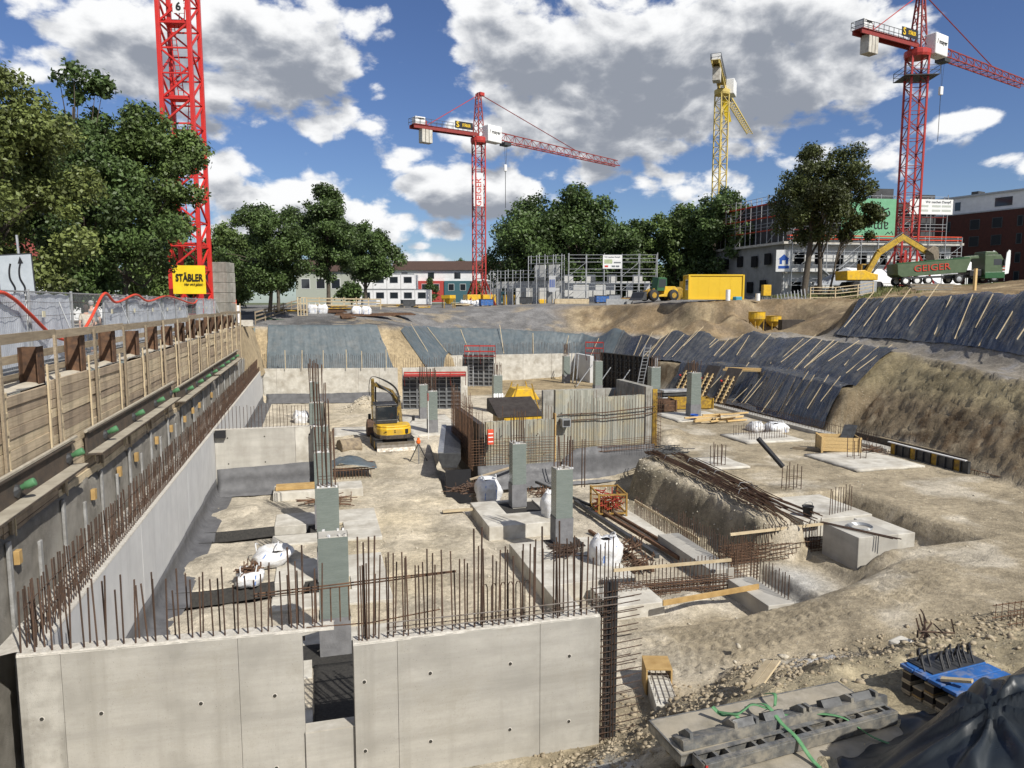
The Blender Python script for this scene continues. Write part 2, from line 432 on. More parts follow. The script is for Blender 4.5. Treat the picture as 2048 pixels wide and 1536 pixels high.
# ---------------------------------------------------------------- ground
_pts = np.array([
 (-60,-20,.0),(-60,40,.3),(-60,100,1.0),(-20,-20,0),(-20,20,0),(-20,50,.2),(-7,-10,0),(-7,15,0),(-7,30,0),(-7,50,0.05),(-7,62,.0),(-7,70,-.3),
 (-12,80,.3),(-3,71,-.42),(3,71,-.45),(7.5,71.5,-.5),(9,75,-.75),(12.5,82.5,-1.0),(21,83,-1.45),(31,82,-2.05),(34,75.5,-1.95),(36.3,61.5,-1.5),(38,50,-1.15),
 (36,41,-1.3),(35.6,37,-1.4),(34.6,32,-1.7),(33.3,26.5,-2.1),(31,19,-2.6),(26,10,-3.2),(22,4,-3.3),(14,0,-3.2),(6,2,-3.4),
 (43.3,53.5,-1.0),(42.3,41,-1.1),(39.4,32,-1.4),(37.5,26,-1.8),(35,18,-2.3),(40.5,57,-1.05),(46.5,57.5,-.9),(47.2,54.5,1.95),(45.6,43,2.1),(42.8,33,2.2),(41,26,2.1),(39,18,1.9),(48.6,49,2.0),(46,38,2.2),
 (56.4,67.1,2.08),(61.4,73.1,2.58),(50.0,56.3,1.93),(55.3,62.2,2.21),(61.2,69.0,2.66),(65.7,74.1,3.63),(51.2,51.8,2.00),(56.9,57.6,2.42),(65.1,65.9,3.18),(70.0,70.9,3.70),(52.8,48.3,2.07),(59.8,54.8,2.59),(67.8,62.1,3.23),(73.9,67.8,3.77),(53.9,44.9,2.36),(62.4,52.0,2.83),(71.9,60.0,3.63),(79.4,66.3,4.41),(52.3,38.0,2.21),(68.0,49.5,2.99),(89.0,64.8,4.73),(33.5,78.2,-1.06),(35.6,83.0,0.42),(38.0,88.7,1.37),(34.5,67.5,-1.19),(38.2,74.9,-0.15),(41.1,80.6,1.64),(35.9,62.9,-1.03),(38.2,67.1,0.01),(40.1,70.5,2.02),(39.8,65.0,-1.05),(41.2,67.3,-0.01),(42.7,69.8,2.02),(36.5,55.5,-0.89),(44.0,67.0,-1.06),(45.2,68.9,0.47),(46.1,70.4,1.97),(39.8,54.6,-0.85),(47.4,65.0,-0.97),(48.7,66.9,0.49),(50.0,68.8,1.92),(43.0,54.8,-0.80),(47.1,59.9,-0.65),(51.2,65.3,1.44),(55.2,70.6,2.04),
 (79,68.2,4.2),(66,72,3.62),(90,62,4.8),(60,25,2.6),(49.5,40,2.15),(47,28,2.2),
 (43.5,78,2.25),(46,71.5,2.2),(57,76.5,2.5),(65,80,3.0),(36,80,.2),(34.5,87,1.2),(29.5,91,1.3),(24,92,1.0),(17,90,.45),(9,84,.6),(4,88,1.3),(-3,78,.45),(-2,86,1.1),(20,100,1.1),(0,100,1.3),
 (10,130,1.3),(30,120,1.3),(40,95,1.9),(45,88,2.3),(60,100,2.6),(80,84,3.8),(80,100,3.6),(120,90,5.2),(120,120,4.5),(40,160,1.6),(90,170,2.5),(-30,140,1.2),(200,100,6),(180,250,3),(0,260,1.6),(-100,220,1),(100,300,2),(-150,60,.3),(-150,-20,0),(120,20,5),(200,0,6)], float)
def _line(P, z, step):
    out = []
    for (a, za), (b, zb) in zip(zip(P[:-1], z[:-1]), zip(P[1:], z[1:])):
        n = max(1, int(math.hypot(b[0]-a[0], b[1]-a[1])/step))
        out += [(a[0]+(b[0]-a[0])*k/n, a[1]+(b[1]-a[1])*k/n, za+(zb-za)*k/n) for k in range(n)]
    return out
# straight edges: rim of the pit, head and foot of the hillside foil, rim of the brown cut
_extra = (_line([(9,75),(12.5,82.5),(21,83),(31,82),(34,75.5),(36.3,61.5),(38,50),(36,41),(35.6,37),(34.6,32),(33.3,26.5)], [-.75,-1.0,-1.45,-2.05,-1.95,-1.5,-1.15,-1.25,-1.35,-1.7,-2.1], 3)
  + _line([(47.5,56),(45.8,43.5),(43.0,33.2),(41,26),(39,18)], [1.95,2.1,2.2,2.1,1.9], 3) + _line([(43.6,54.5),(42.2,41),(39.3,32),(37.4,25.5),(35,18)], [-1.0,-1.1,-1.4,-1.8,-2.3], 3)
  + _line([(36.5,83.5),(38.6,77.5),(41.5,71.3),(45,69.6),(49.2,68.5),(52.5,66.8)], [1.5,1.9,2.05,2.05,2.05,2.1], 2.5) + _line([(36.3,72.5),(40.5,68.2),(44.7,67.9),(48.2,66.5),(50.5,64)], [-1.2,-1.2,-1.1,-1.0,-.9], 2.5)
  + [(43,75,2.15),(40,80,1.9),(38.5,86,1.7),(48,74,2.15),(51,72,2.15)])
_pts = np.r_[_pts, np.array(_extra)]
_keep = []
for _i in range(len(_pts)):
    if all((_pts[_i, 0]-_pts[_j, 0])**2+(_pts[_i, 1]-_pts[_j, 1])**2 > 1.0 for _j in range(_i+1, len(_pts))): _keep.append(_i)
_pts = _pts[_keep]
def _tps(r2): return -np.sqrt(r2+1.5e-3)   # gentle cone kernel: follows the points without swinging past them
_n = len(_pts); _S = 50.0
_A = _pts[:, :2]/_S
_K = _tps(((_A[:, None]-_A[None])**2).sum(2)) + 1e-5*np.eye(_n)
_Pm = np.c_[np.ones(_n), _A]
_M = np.block([[_K, _Pm], [_Pm.T, np.zeros((3, 3))]])
_w = np.linalg.solve(_M, np.r_[_pts[:, 2], 0, 0, 0])
def outer(x, y):
    x = np.asarray(x, float); sh = x.shape
    q = np.c_[x.ravel(), np.asarray(y, float).ravel()]/_S
    out = np.empty(len(q))
    for i in range(0, len(q), 20000):
        k = q[i:i+20000]
        out[i:i+20000] = _tps(((k[:, None]-_A[None])**2).sum(2)) @ _w[:_n] + _w[_n] + k @ _w[_n+1:]
    # far away: settle to gentle country
    far = np.clip((np.hypot(q[:, 0]*_S-30, q[:, 1]*_S-60)-170)/130, 0, 1)
    out = np.clip(out, -8, 9)*(1-far) + 2.0*far
    # level benches: above the brown cut and behind the hillside foil
    bx_, by_ = q[:, 0]*_S, q[:, 1]*_S
    m1 = (bx_ > 33) & (bx_ < 54) & (by_ > 62) & (by_ < 90)
    out = np.where(m1, np.minimum(out, np.clip(1.72+(bx_-40)*.075, 1.55, 2.12)), out)
    m2 = (bx_ > 42) & (bx_ < 62) & (by_ > 24) & (by_ < 62) & (bx_*.2616+by_*.9652 < 67)
    out = np.where(m2, np.minimum(out, 2.02+.03*np.clip(50-by_, 0, 12)), out)
    # the pavement on the left is level
    xx = q[:, 0]*_S; yy = q[:, 1]*_S
    lv = sstep(-4.9, -5.6, xx)*sstep(68, 60, yy)*sstep(-80, -40, xx)
    out = out*(1-lv)
    return out.reshape(sh)
_poly = np.array([(-90,-60),(-90,70.6),(-4,70.8),(7.5,71.2),(9,75),(12.5,82.5),(21,83),(31,82),(34,75.5),(36.3,61.5),(38,50),(36,41),(35.6,37),(34.6,32),(33.3,26.5),(31,19),(26,10),(22,4),(16,-4),(10,-60)], float)
def pit_dist(x, y):
    x = np.asarray(x, float); y = np.asarray(y, float)
    best = np.full(x.shape, 1e9); inside = np.zeros(x.shape, bool)
    n = len(_poly)
    for i in range(n):
        ax, ay = _poly[i]; bx, by = _poly[(i+1) % n]
        dx, dy = bx-ax, by-ay
        t = np.clip(((x-ax)*dx+(y-ay)*dy)/(dx*dx+dy*dy), 0, 1)
        best = np.minimum(best, np.hypot(x-ax-t*dx, y-ay-t*dy))
        c = ((ay > y) != (by > y)) & (x < (bx-ax)*(y-ay)/(by-ay+1e-12)+ax)
        inside ^= c
    return np.where(inside, best, -best)
def floor_z(x, y):
    xr = np.interp(y, [0,15,17.3,18.2,21.3,21.8,25,31.5,33,34.5,36,90], [12,12,14.5,17.0,17.0,14.9,15.2,14.7,15.4,17.6,18.6,18.6])
    wd = np.interp(y, [0,15.2,17.3,18.6,21,22,90], [11,10,8,1.6,1.2,.6,.6])
    rt = np.interp(y, [0,55,72,90], [-6.2,-6.2,-6.9,-6.9])
    k = sstep(xr-wd*.5, xr+wd*.5, x + .25*fbm(x*.8, y*.8, 3))
    bx = sstep(5.7, 6.1, x)*sstep(34.6, 33.8, y)*sstep(16.9, 17.4, y)
    fl = -7.0 - .32*bx*(1-k)
    fl = fl - .5*sstep(13.7, 13.9, x)*sstep(14.9, 14.6, x)*sstep(17.9, 18.2, y)*sstep(21.4, 21.2, y)
    fl = fl - .3*sstep(30.5, 33.5, y)*sstep(35.2, 34.6, y)*sstep(6.6, 7.6, x)*(1-k)
    fl = fl*(1-k) + rt*k
    fl = fl - .28*sstep(12.9, 13.3, x)*(1-k)*sstep(21.8, 22.4, y)*sstep(33.5, 32.5, y)
    # crown on the berm
    fl = fl + .22*np.exp(-((x-xr-.9)/.9)**2)*sstep(21.6, 22.6, y)*sstep(35, 32, y)
    # trench beside the lane
    e = .1*(y-33)
    fl = fl - 1.5*sstep(5.55, 5.85, x-e)*sstep(7.9, 7.5, x-e*.3)*sstep(31.6, 32.6, y)*sstep(45, 44, y)
    # pit around the big footing blocks
    e2 = sstep(16.5, 16.8, x)*sstep(21.7, 21.2, x)*sstep(18.7, 19.2, y)*sstep(25.6, 25.2, y)
    fl = np.where(e2 > 0, np.minimum(fl, -6.2*(1-e2) + -7.15*e2), fl)
    # cross trenches on the left
    for yc, w in ((22.35, .55), (28.3, .55), (45.5, .42), (52.5, .42)):
        m = sstep(w+.1, w-.06, np.abs(y-yc+.12*np.sin(x*1.3)))*sstep(-4.7, -4.4, x)*sstep(.2, -.05, x)
        fl = fl - .5*m
    # heaps
    for cx, cy, h, r in ((4.0, 60.5, .95, 1.3), (1.6, 43.2, .35, 1.0), (-3.2, 25.2, .30, .9), (-2.9, 20.5, .26, .8), (-3.0, 31.4, .28, .9), (2.2, 46.8, .3, 1.1),
                         (10.6, 18.9, .35, .7), (10.4, 24.6, .3, .6), (10.6, 32.6, .35, .8), (19.5, 37.5, .5, 1.1), (20.6, 38.5, .4, .9)):
        fl = fl + h*np.exp(-((x-cx)**2+(y-cy)**2)/r**2)*(1+.5*fbm(x*2.3, y*2.3, 5))
    return fl
def bank_z(x, y):
    yb = np.interp(x, [2.2,3.3,4.2,5,7,9,12,16,22,30], [4,8.5,11.9,12.3,13.5,14.1,14.3,13.7,12.5,9]) + .5*fbm(x*.5, y*.5, 9)
    t = yb - y
    return np.interp(t, [-2,-.2,.5,1.5,2.6,3.6,5,7,10,14], [-9,-7.0,-6.55,-6.1,-5.45,-4.75,-4.45,-4.25,-3.7,-3.3])
def H(x, y):
    x = np.asarray(x, float); y = np.asarray(y, float)
    d = pit_dist(x, y)
    o = outer(x, y)
    wr = sstep(27, 30, x)*sstep(36.6, 37.4, y)*sstep(72, 64, y)
    wn = sstep(24, 28, x)*sstep(37.4, 36.6, y)
    wf = sstep(9, 12, x)*sstep(72, 77, y)
    s = 1.22*(1-wn)*(1-wf) + 1.15*wn + .78*wf
    dd = np.maximum(d, 0)
    plain = s*dd
    ledge = np.interp(dd, [0,.3,3.3,4.1,5.4,6.6], [0,.1,2.5,2.65,5.1,7.6])
    drop = (plain + 3.5*np.maximum(0, dd-3.5)*(1-wn))*(1-wr) + ledge*wr
    fl = np.maximum(floor_z(x, y), np.where(x > 2, bank_z(x, y), -9))
    z = np.where(d > 0, np.maximum(fl, o-drop), o)
    return z
def rough_z(x, y, z):
    d = pit_dist(x, y)
    sl = ((d > 0) & (z > floor_z(x, y)+.12)).astype(float)
    bank = sl*sstep(16, 13, y)*sstep(2, 4, x)
    rt = sstep(24, 28, x)*sl*sstep(38.4, 37.4, y)
    under = sstep(26, 28, x)*sstep(37.0, 38.0, y)*sstep(78, 74, y)*(d < 7.5)*(d > -.8)
    under = np.maximum(under, sstep(66.5, 67.5, y)*sstep(72, 71, y)*sstep(9, 8, x))
    a = .035 + .13*bank + .15*rt + .04*sl
    berm = sstep(13.2, 14.3, x)*sstep(17.5, 15.6, x)*sstep(21, 22, y)*sstep(35, 33, y)
    a = (a + .10*berm)*(1-.9*under)
    rt = rt*(1-under)
    flat = sstep(7, 10, x)*(1-sl)*(1-berm)
    a = a*(1-.35*flat)
    xs = x*(1+2.2*rt)
    z = z - .05*under + a*fbm(xs*1.6, y*1.6, 11, 5) + (.025+.06*bank+.06*berm+.08*rt)*fbm(xs*5, y*5, 21, 4)*(1-.8*under)*(1-.4*flat)
    lane = sstep(.8, 1.4, x)*sstep(5.8, 5.2, x)*(y > 16)*(y < 62)
    z = z - .05*lane*(np.exp(-((x-2.3-.3*np.sin(y*.22))/.28)**2)+np.exp(-((x-4.1-.3*np.sin(y*.22))/.28)**2))*(1+.5*np.sin(y*14))
    z = z + .05*np.maximum(0, fbm(x*2.2, y*2.2, 61, 3)-.12)*(d > 0)
    # wheel and track marks on the near right floor
    for x0, y0, x1, y1, w in ((7.4, 15.55, 14.2, 16.45, .28), (7.2, 14.75, 14.4, 15.75, .28), (14.0, 16.2, 19.5, 18.4, .3), (14.2, 15.4, 20.5, 17.6, .3), (7.6, 16.25, 13, 17.0, .2)):
        L = math.hypot(x1-x0, y1-y0); ux, uy = (x1-x0)/L, (y1-y0)/L
        t = (x-x0)*ux+(y-y0)*uy; q = -(x-x0)*uy+(y-y0)*ux + .1*np.sin(t*.6)
        m = sstep(w+.08, w-.03, np.abs(q))*sstep(0, .8, t)*sstep(L, L-1, t)
        z = z + m*(-.035 + .065*sstep(-.1, .5, np.sin((t+np.abs(q)*.6)*2*math.pi/.36)))
    return z

TAN = np.array((.56,.50,.395)); LANE = np.array((.58,.495,.345)); OLIVE = np.array((.385,.325,.228)); BROWN = np.array((.25,.185,.11)); GRAVEL = np.array((.205,.20,.195))
ROAD = np.array((.30,.27,.225)); CHALK = np.array((.60,.58,.53)); GRASS = np.array((.10,.13,.045)); OCHRE = np.array((.38,.30,.185)); DARKSOIL = np.array((.15,.115,.075))
def ground_col(x, y, z):
    d = pit_dist(x, y)
    def mx(c, t, k):
        t = np.clip(t, 0, 1)[:, None]
        return c*(1-t)+k*t
    n1 = fbm(x*.35, y*.35, 31); n2 = fbm(x*1.1, y*1.1, 32); n3 = fbm(x*.12, y*.12, 33)
    c = np.repeat(GRAVEL[None], len(x), 0)
    ins = sstep(-.3, .4, d)
    c = mx(c, ins, TAN)
    c = mx(c, ins*sstep(.1, .8, x)*sstep(6.2, 5.2, x)*sstep(70, 60, y)*(.5+n1), LANE)
    right = ins*sstep(13, 17, x+n1*2)*sstep(66, 58, y)
    right = np.maximum(right, ins*sstep(6.8, 9.5, x+n1)*sstep(18.6, 17.4, y+n2*.6))
    c = mx(c, right, OLIVE)
    c = mx(c, right*sstep(.12, .5, n1+n2*.4), TAN*.92)
    bank = ins*sstep(14.6, 13.4, y+n2*.5)*sstep(3, 4, x)
    c = mx(c, bank*.9, np.array((.36,.30,.20)))
    c = mx(c, bank*sstep(12.2, 10.5, y+n2), np.array((.44,.375,.25)))
    c = mx(c, ins*np.exp(-((x-11)/.9)**2-((y-13.4)/.45)**2)*1.3, np.array((.43,.42,.40)))
    c = mx(c, ins*np.exp(-((x-4.3)/.75)**2-((y-10.6)/.8)**2)*1.6, CHALK)
    c = mx(c, ins*np.exp(-((x-14.8)/1.1)**2-((y-19.8)/1.3)**2)*1.3, CHALK*.93)
    # bare cut on the right
    sl = ins*sstep(24, 29, x)*sstep(-6.0, -5.4, z)
    c = mx(c, sl, np.array((.30,.235,.15)))
    n4 = fbm(y*1.3, z*2.4+x*1.1, 35)
    c = mx(c, sl*sstep(-.05, .3, n2+n4*.8), np.array((.17,.12,.072)))
    c = mx(c, sl*sstep(.1, .4, n4)*.8, np.array((.40,.33,.22)))
    c = mx(c, sl*sstep(-4.2, -2.8, z), np.array((.36,.30,.18)))
    # berm side
    bs = sstep(13.2, 14.2, x)*sstep(15.6, 15.1, x)*sstep(21, 22, y)*sstep(35, 33, y)*ins
    c = mx(c, bs*.8, np.array((.27,.235,.165)))
    # far bank
    fb = ins*sstep(66, 68, y)
    c = mx(c, fb, OCHRE)
    # road along the right
    out = 1-ins
    rdw = sstep(32, 34, x)*sstep(70, 80, y)*0
    road = out*sstep(-.2, -.9, z)*sstep(30, 33, x)
    c = mx(c, road, ROAD*.9); c = mx(c, road*sstep(.05, .3, n2+.3*n1), np.array((.24,.23,.22)))
    hill = out*sstep(34, 38, x)*sstep(-.7, -.2, z)*sstep(78, 70, y)
    c = mx(c, hill, BROWN)
    c = mx(c, hill*sstep(.1, .5, n1+n2*.6), OCHRE*.95)
    n5 = fbm(x*.9+z*1.5, y*.9, 36)
    bowl = out*sstep(28, 33, x)*sstep(53, 50, x)*sstep(56, 60, y)*sstep(92, 86, y)*sstep(2.0, 1.3, z)*sstep(-1.9, -1.5, z)
    c = mx(c, bowl, np.array((.27,.20,.12))); c = mx(c, bowl*sstep(-.1, .3, n1+.5*n2), OCHRE)
    c = mx(c, bowl*sstep(.0, .3, n5), DARKSOIL*1.5); c = mx(c, bowl*sstep(42, 48, x)*sstep(.0, .4, n2+.2), DARKSOIL*1.3)
    gs = out*sstep(46, 50, x)*sstep(66, 72, y)*sstep(2.4, 2.8, z)*sstep(.0, .3, n1+.2)
    c = mx(c, gs*.8, GRASS)
    c = mx(c, out*sstep(4.3, 5.5, z)*sstep(.0, .3, n1), GRASS)
    pv = sstep(-5.0, -5.6, x)*sstep(66, 60, y)
    c = mx(c, pv, np.array((.33,.32,.30)))
    c = mx(c, out*sstep(-2.6, -1.6, x+n2)*sstep(9, 7.5, x+n2)*sstep(79, 77, y+n2)*sstep(70, 71, y), np.array((.125,.122,.12)))
    c = mx(c, out*sstep(-2, 2, x)*sstep(33, 28, x)*sstep(110, 100, y)*sstep(.1, .35, n1+n2*.5)*.8, np.array((.30,.25,.18)))
    fl = sstep(120, 170, np.hypot(x-20, y-50))
    c = mx(c, fl, np.array((.13,.15,.08)))
    c = c*(1+.30*n2+.15*n3)[:, None]
    return np.clip(c, .01, .8)

def ground_mat():
    """vertex tint x damp patches x clods x pebbles, all in solid coordinates so steep cuts do not smear"""
    if 'ground_soil' in MATS: return MATS['ground_soil']
    m = bpy.data.materials.new('ground_soil'); m.use_nodes = True; nt = m.node_tree; N, L = nt.nodes, nt.links
    b = N['Principled BSDF']; b.inputs['Roughness'].default_value = .95; b.inputs['Specular IOR Level'].default_value = .12
    tc = N.new('ShaderNodeTexCoord'); at = N.new('ShaderNodeAttribute'); at.attribute_name = 'col'
    def noise(sc, det, ro=.6, dist=0):
        n = N.new('ShaderNodeTexNoise'); n.inputs['Scale'].default_value = sc; n.inputs['Detail'].default_value = det; n.inputs['Roughness'].default_value = ro; n.inputs['Distortion'].default_value = dist
        L.new(tc.outputs['Object'], n.inputs['Vector']); return n.outputs[0]
    def rmp(v, a, c, t0, t1):
        n = N.new('ShaderNodeMapRange'); L.new(v, n.inputs[0]); n.inputs[1].default_value = a; n.inputs[2].default_value = c; n.inputs[3].default_value = t0; n.inputs[4].default_value = t1; return n.outputs[0]
    def mul(a, c):
        n = N.new('ShaderNodeMath'); n.operation = 'MULTIPLY'; L.new(a, n.inputs[0]); L.new(c, n.inputs[1]); return n.outputs[0]
    damp = rmp(noise(.55, 7, .62, .6), .36, .66, .70, 1.14)
    fine = rmp(noise(4.2, 9, .72), .32, .68, .66, 1.24)
    grit = rmp(noise(26, 4, .7), .30, .70, .72, 1.22)
    k = mul(mul(damp, fine), grit)
    mx = N.new('ShaderNodeMix'); mx.data_type = 'RGBA'; mx.blend_type = 'MULTIPLY'; mx.inputs[0].default_value = 1
    L.new(at.outputs['Color'], mx.inputs[6]); L.new(k, mx.inputs[7])
    # pale pebbles
    vo = N.new('ShaderNodeTexVoronoi'); vo.inputs['Scale'].default_value = 13; L.new(tc.outputs['Object'], vo.inputs['Vector'])
    sp = N.new('ShaderNodeSeparateColor'); L.new(vo.outputs['Color'], sp.inputs[0])
    peb = mul(rmp(vo.outputs['Distance'], .34, .22, 0, 1), rmp(sp.outputs[0], .88, .90, 0, .55))
    m2 = N.new('ShaderNodeMix'); m2.data_type = 'RGBA'; L.new(peb, m2.inputs[0]); L.new(mx.outputs[2], m2.inputs[6]); m2.inputs[7].default_value = (.50, .46, .38, 1)
    L.new(m2.outputs[2], b.inputs['Base Color'])
    hb = N.new('ShaderNodeMath'); hb.operation = 'ADD'; L.new(noise(7, 9, .72), hb.inputs[0]); L.new(mul(peb, rmp(sp.outputs[0], 0, 1, .3, .3)), hb.inputs[1])
    bp = N.new('ShaderNodeBump'); bp.inputs['Strength'].default_value = 1.0; bp.inputs['Distance'].default_value = .075
    L.new(hb.outputs[0], bp.inputs['Height']); L.new(bp.outputs[0], b.inputs['Normal'])
    MATS['ground_soil'] = m; return m
def grid_mesh(name, X, Y, m, zf, skip=None, attr=True):
    gx, gy = np.meshgrid(X, Y, indexing='ij')
    x, y = gx.ravel(), gy.ravel()
    z = zf(x, y)
    nx, ny = len(X), len(Y)
    i, j = np.meshgrid(np.arange(nx-1), np.arange(ny-1), indexing='ij'); i = i.ravel(); j = j.ravel()
    if skip is not None:
        cx = (X[i]+X[i+1])/2; cy = (Y[j]+Y[j+1])/2
        k = ~skip(cx, cy); i = i[k]; j = j[k]
    a = i*ny+j
    F = np.c_[a, a+ny, a+ny+1, a+1]
    o = np_mesh(name, np.c_[x, y, z], F, m, None, True)
    if attr:
        col = ground_col(x, y, z)
        ca = o.data.color_attributes.new('col', 'FLOAT_COLOR', 'POINT')
        ca.data.foreach_set('color', np.c_[col, np.ones(len(col))].astype(np.float32).ravel())
    return o
def seg(*parts):
    return np.unique(np.round(np.concatenate([np.arange(a, b, s) for a, b, s in parts] + [[parts[-1][1]]]), 4))
GX0, GX1, GY0, GY1 = -5.3, 39.0, 4.0, 88.0
pit = grid_mesh('pit_ground', seg((GX0, 6, .16), (6, 17, .09), (17, GX1, .2)), seg((GY0, 13, .1), (13, 19, .065), (19, 36, .14), (36, 60, .22), (60, GY1, .35)),
                ground_mat(), lambda x, y: rough_z(x, y, H(x, y)))
pit['kind'] = 'structure'
def far_z(x, y):
    z = H(x, y)
    z = z + .08*fbm(x*.6, y*.6, 41)*(np.hypot(x, y) < 200)
    hill = sstep(33, 37, x)*sstep(92, 86, y)*(y > 15)
    z = z + hill*(.10*fbm(x*.9, y*.9, 43)+.10*fbm(x*2.5, y*2.5, 44))
    inn = (x > GX0-.1) & (x < GX1+.1) & (y > GY0-.1) & (y < GY1+.1)
    near = (x < -5.2)
    z = np.where(near, outer(x, y), z)
    return np.where(inn, z-.12, z)
land = grid_mesh('surrounding_ground', np.unique(np.r_[seg((-500, -60, 40), (-60, -8, 3), (-8, -5.62, .4)), -5.32, seg((-5, 36, 1.0), (36, 62, .4), (62, 120, 1.5), (120, 640, 40))]),
                 seg((-80, 4, 6), (4, 30, 1.0), (30, 92, .4), (92, 140, 1.5), (140, 1500, 60)), ground_mat(), far_z,
                 skip=lambda x, y: ((x > GX0-.02) & (x < GX1-.6) & (y > GY0+.6) & (y < GY1-.6)) | ((x > -5.6) & (x < GX1-.6) & (y <= GY0+.6) & (y > GY0-1.2)) | ((x > -5.61) & (x < -5) & (y < 69)))
land['kind'] = 'structure'

def Hs(x, y): return float(H(np.array([x], float), np.array([y], float))[0])

# loose stones
def stone_field(name, pts, sizes, m):
    bm = bmesh.new(); bmesh.ops.create_icosphere(bm, subdivisions=1, radius=1)
    bv = np.array([v.co[:] for v in bm.verts]); bf = np.array([[v.index for v in f.verts] for f in bm.faces]); bm.free()
    n = len(pts)
    V = np.repeat(bv[None], n, 0)*(1+rng.uniform(-.42, .32, (n, len(bv), 1)))
    V = V*np.asarray(sizes)[:, None, None]*np.stack([rng.uniform(.7, 1.3, n), rng.uniform(.7, 1.3, n), rng.uniform(.5, .85, n)], 1)[:, None]
    a = rng.uniform(0, 6.28, n); c, s_ = np.cos(a)[:, None], np.sin(a)[:, None]
    V = np.stack([V[..., 0]*c-V[..., 1]*s_, V[..., 0]*s_+V[..., 1]*c, V[..., 2]], 2)
    V = V + np.asarray(pts)[:, None]
    F = (bf[None] + (np.arange(n)*len(bv))[:, None, None]).reshape(-1, 3)
    return stuff(np_mesh(name, V.reshape(-1, 3), F, m))
def scatter(n, fx, lo, hi):
    out = []; sz = []
    P = fx(n)
    x, y = P[:, 0], P[:, 1]
    z = rough_z(x, y, H(x, y))
    s = lo*(hi/lo)**(rng.random(len(x))**3.4)
    return np.c_[x, y, z+s*.15], s
STONE = mat('limestone_rubble', (.40, .34, .245), (.26, .21, .14), 3, .9, .3, 30)
STONE_P = mat('pale_gravel', (.52, .47, .38), (.40, .36, .28), 5, .9)
p, s = scatter(9000, lambda n: np.c_[rng.uniform(3.8, 17, n), rng.normal(12.0, 1.25, n)], .014, .085)
k = p[:, 1] < 14.2
stone_field('bank_rubble', p[k], s[k], STONE)
p1, s1 = scatter(3200, lambda n: np.c_[rng.uniform(-4.2, 12, n), rng.uniform(17, 46, n)], .012, .06)
p2, s2 = scatter(900, lambda n: np.c_[rng.uniform(13, 29, n), rng.uniform(18, 42, n)], .012, .05)
p3, s3 = scatter(900, lambda n: np.c_[rng.normal(4.0, 1.0, n), rng.normal(60.5, 1.0, n)], .03, .12)
p4, s4 = scatter(900, lambda n: np.c_[rng.uniform(13.4, 16, n), rng.uniform(21.5, 34, n)], .015, .07)
stone_field('floor_gravel', np.r_[p1, p2, p3, p4], np.r_[s1, s2, s3, s4], STONE_P)

P = []
for y in np.arange(57.5, 71.2, .25):
    row = []
    for j in range(15):
        t = j/14; n_ = .16*float(fbm(y*1.2, t*4, 331))
        k = min(1, max(0, (y-59)/6))
        row.append((-5.75+(1.35*t**.8)*k+n_*k, y+.1*n_, .02-4.4*t+n_*.6 if k > 0 else .02-4.4*t))
    P.append(row)
sb = MB().sheet(P).build('soil_bank', mat('sandy_soil', (.40, .32, .20), (.28, .22, .14), 2.5, .95, .8, 12), None, True); sb['kind'] = 'structure'

# ================================================================ shored left side
PILE_Y = [14.55 + 2.95*k for k in range(-1, 16)]
sh = empty('shoring_wall', (-5.6, 35, -2), 0, 'long timber lagged shoring wall with rusty steel piles along the left side of the pit', 'retaining wall')
def sub(o, parent):
    """parent keeping world placement (parents carry no scale)"""
    o.parent = parent
    o.matrix_parent_inverse = Matrix.Translation(Vector(parent.location)).inverted() if not any(parent.rotation_euler) else (Matrix.Translation(Vector(parent.location)) @ parent.rotation_euler.to_matrix().to_4x4()).inverted()
    return o
def bmesh_box(name, size, m, bevel=0):
    me = MB().cbox((0, 0, 0), size)
    o = me.build(name, m, None, bevel=bevel)
    return o
# steel piles with punched holes, tops uneven
for i, y in enumerate(PILE_Y):
    top = 0.92 + rng.uniform(-.16, .14)
    b = MB()
    fx = -5.66
    b.box((fx-.02, y-.19, -2.9), (fx, y+.19, top)); b.box((fx-.36, y-.19, -2.9), (fx-.34, y+.19, top-.01))
    b.box((fx-.341, y-.009, -2.9), (fx-.021, y+.009, top-.005))
    pl = sub(b.build('steel_pile', RUST, None), sh)
    h = MB()
    for dy, dz in ((-.09, .2), (.09, .2), (-.02, .42)):
        h.lathe([(.028, fx-.001), (.028, fx+.003)], (0, 0, 0), 8, 'x')
        for q in range(len(h.v)-16, len(h.v)):
            v = h.v[q]; h.v[q] = (v[0], v[1]+y+dy, v[2]+top-dz)
    ho = stuff(h.build('hole', BLACK, None)); ho.parent = pl
    ho.matrix_parent_inverse = Matrix.Identity(4)
# lagging planks, one by one
plank_src = [bmesh_box('plank', (.075, 2.5, .187), WOOD_P, .006) for _ in range(1)][0]
plank_src.location = (-5.56, PILE_Y[0]+1.475, .0)
first = True
for i in range(len(PILE_Y)-1):
    y0, y1 = PILE_Y[i]+.03, PILE_Y[i+1]-.0
    zt = -.02 + rng.uniform(-.07, .1)
    tl = rng.uniform(-.008, .008)
    for k in range(13):
        o = plank_src if first else inst(plank_src, 'plank', (0, 0, 0))
        first = False
        o.scale = (1, (y1-y0)/2.5, 1)
        o.location = (-5.575+rng.uniform(-.03, .03) + (.02 if k > 9 else 0), (y0+y1)/2, zt-.1-.2*k+rng.uniform(-.004, .004))
        o.rotation_euler = (tl+rng.uniform(-.006, .006), rng.uniform(-.05, .05), rng.uniform(-.006, .006))
        sub(o, sh)
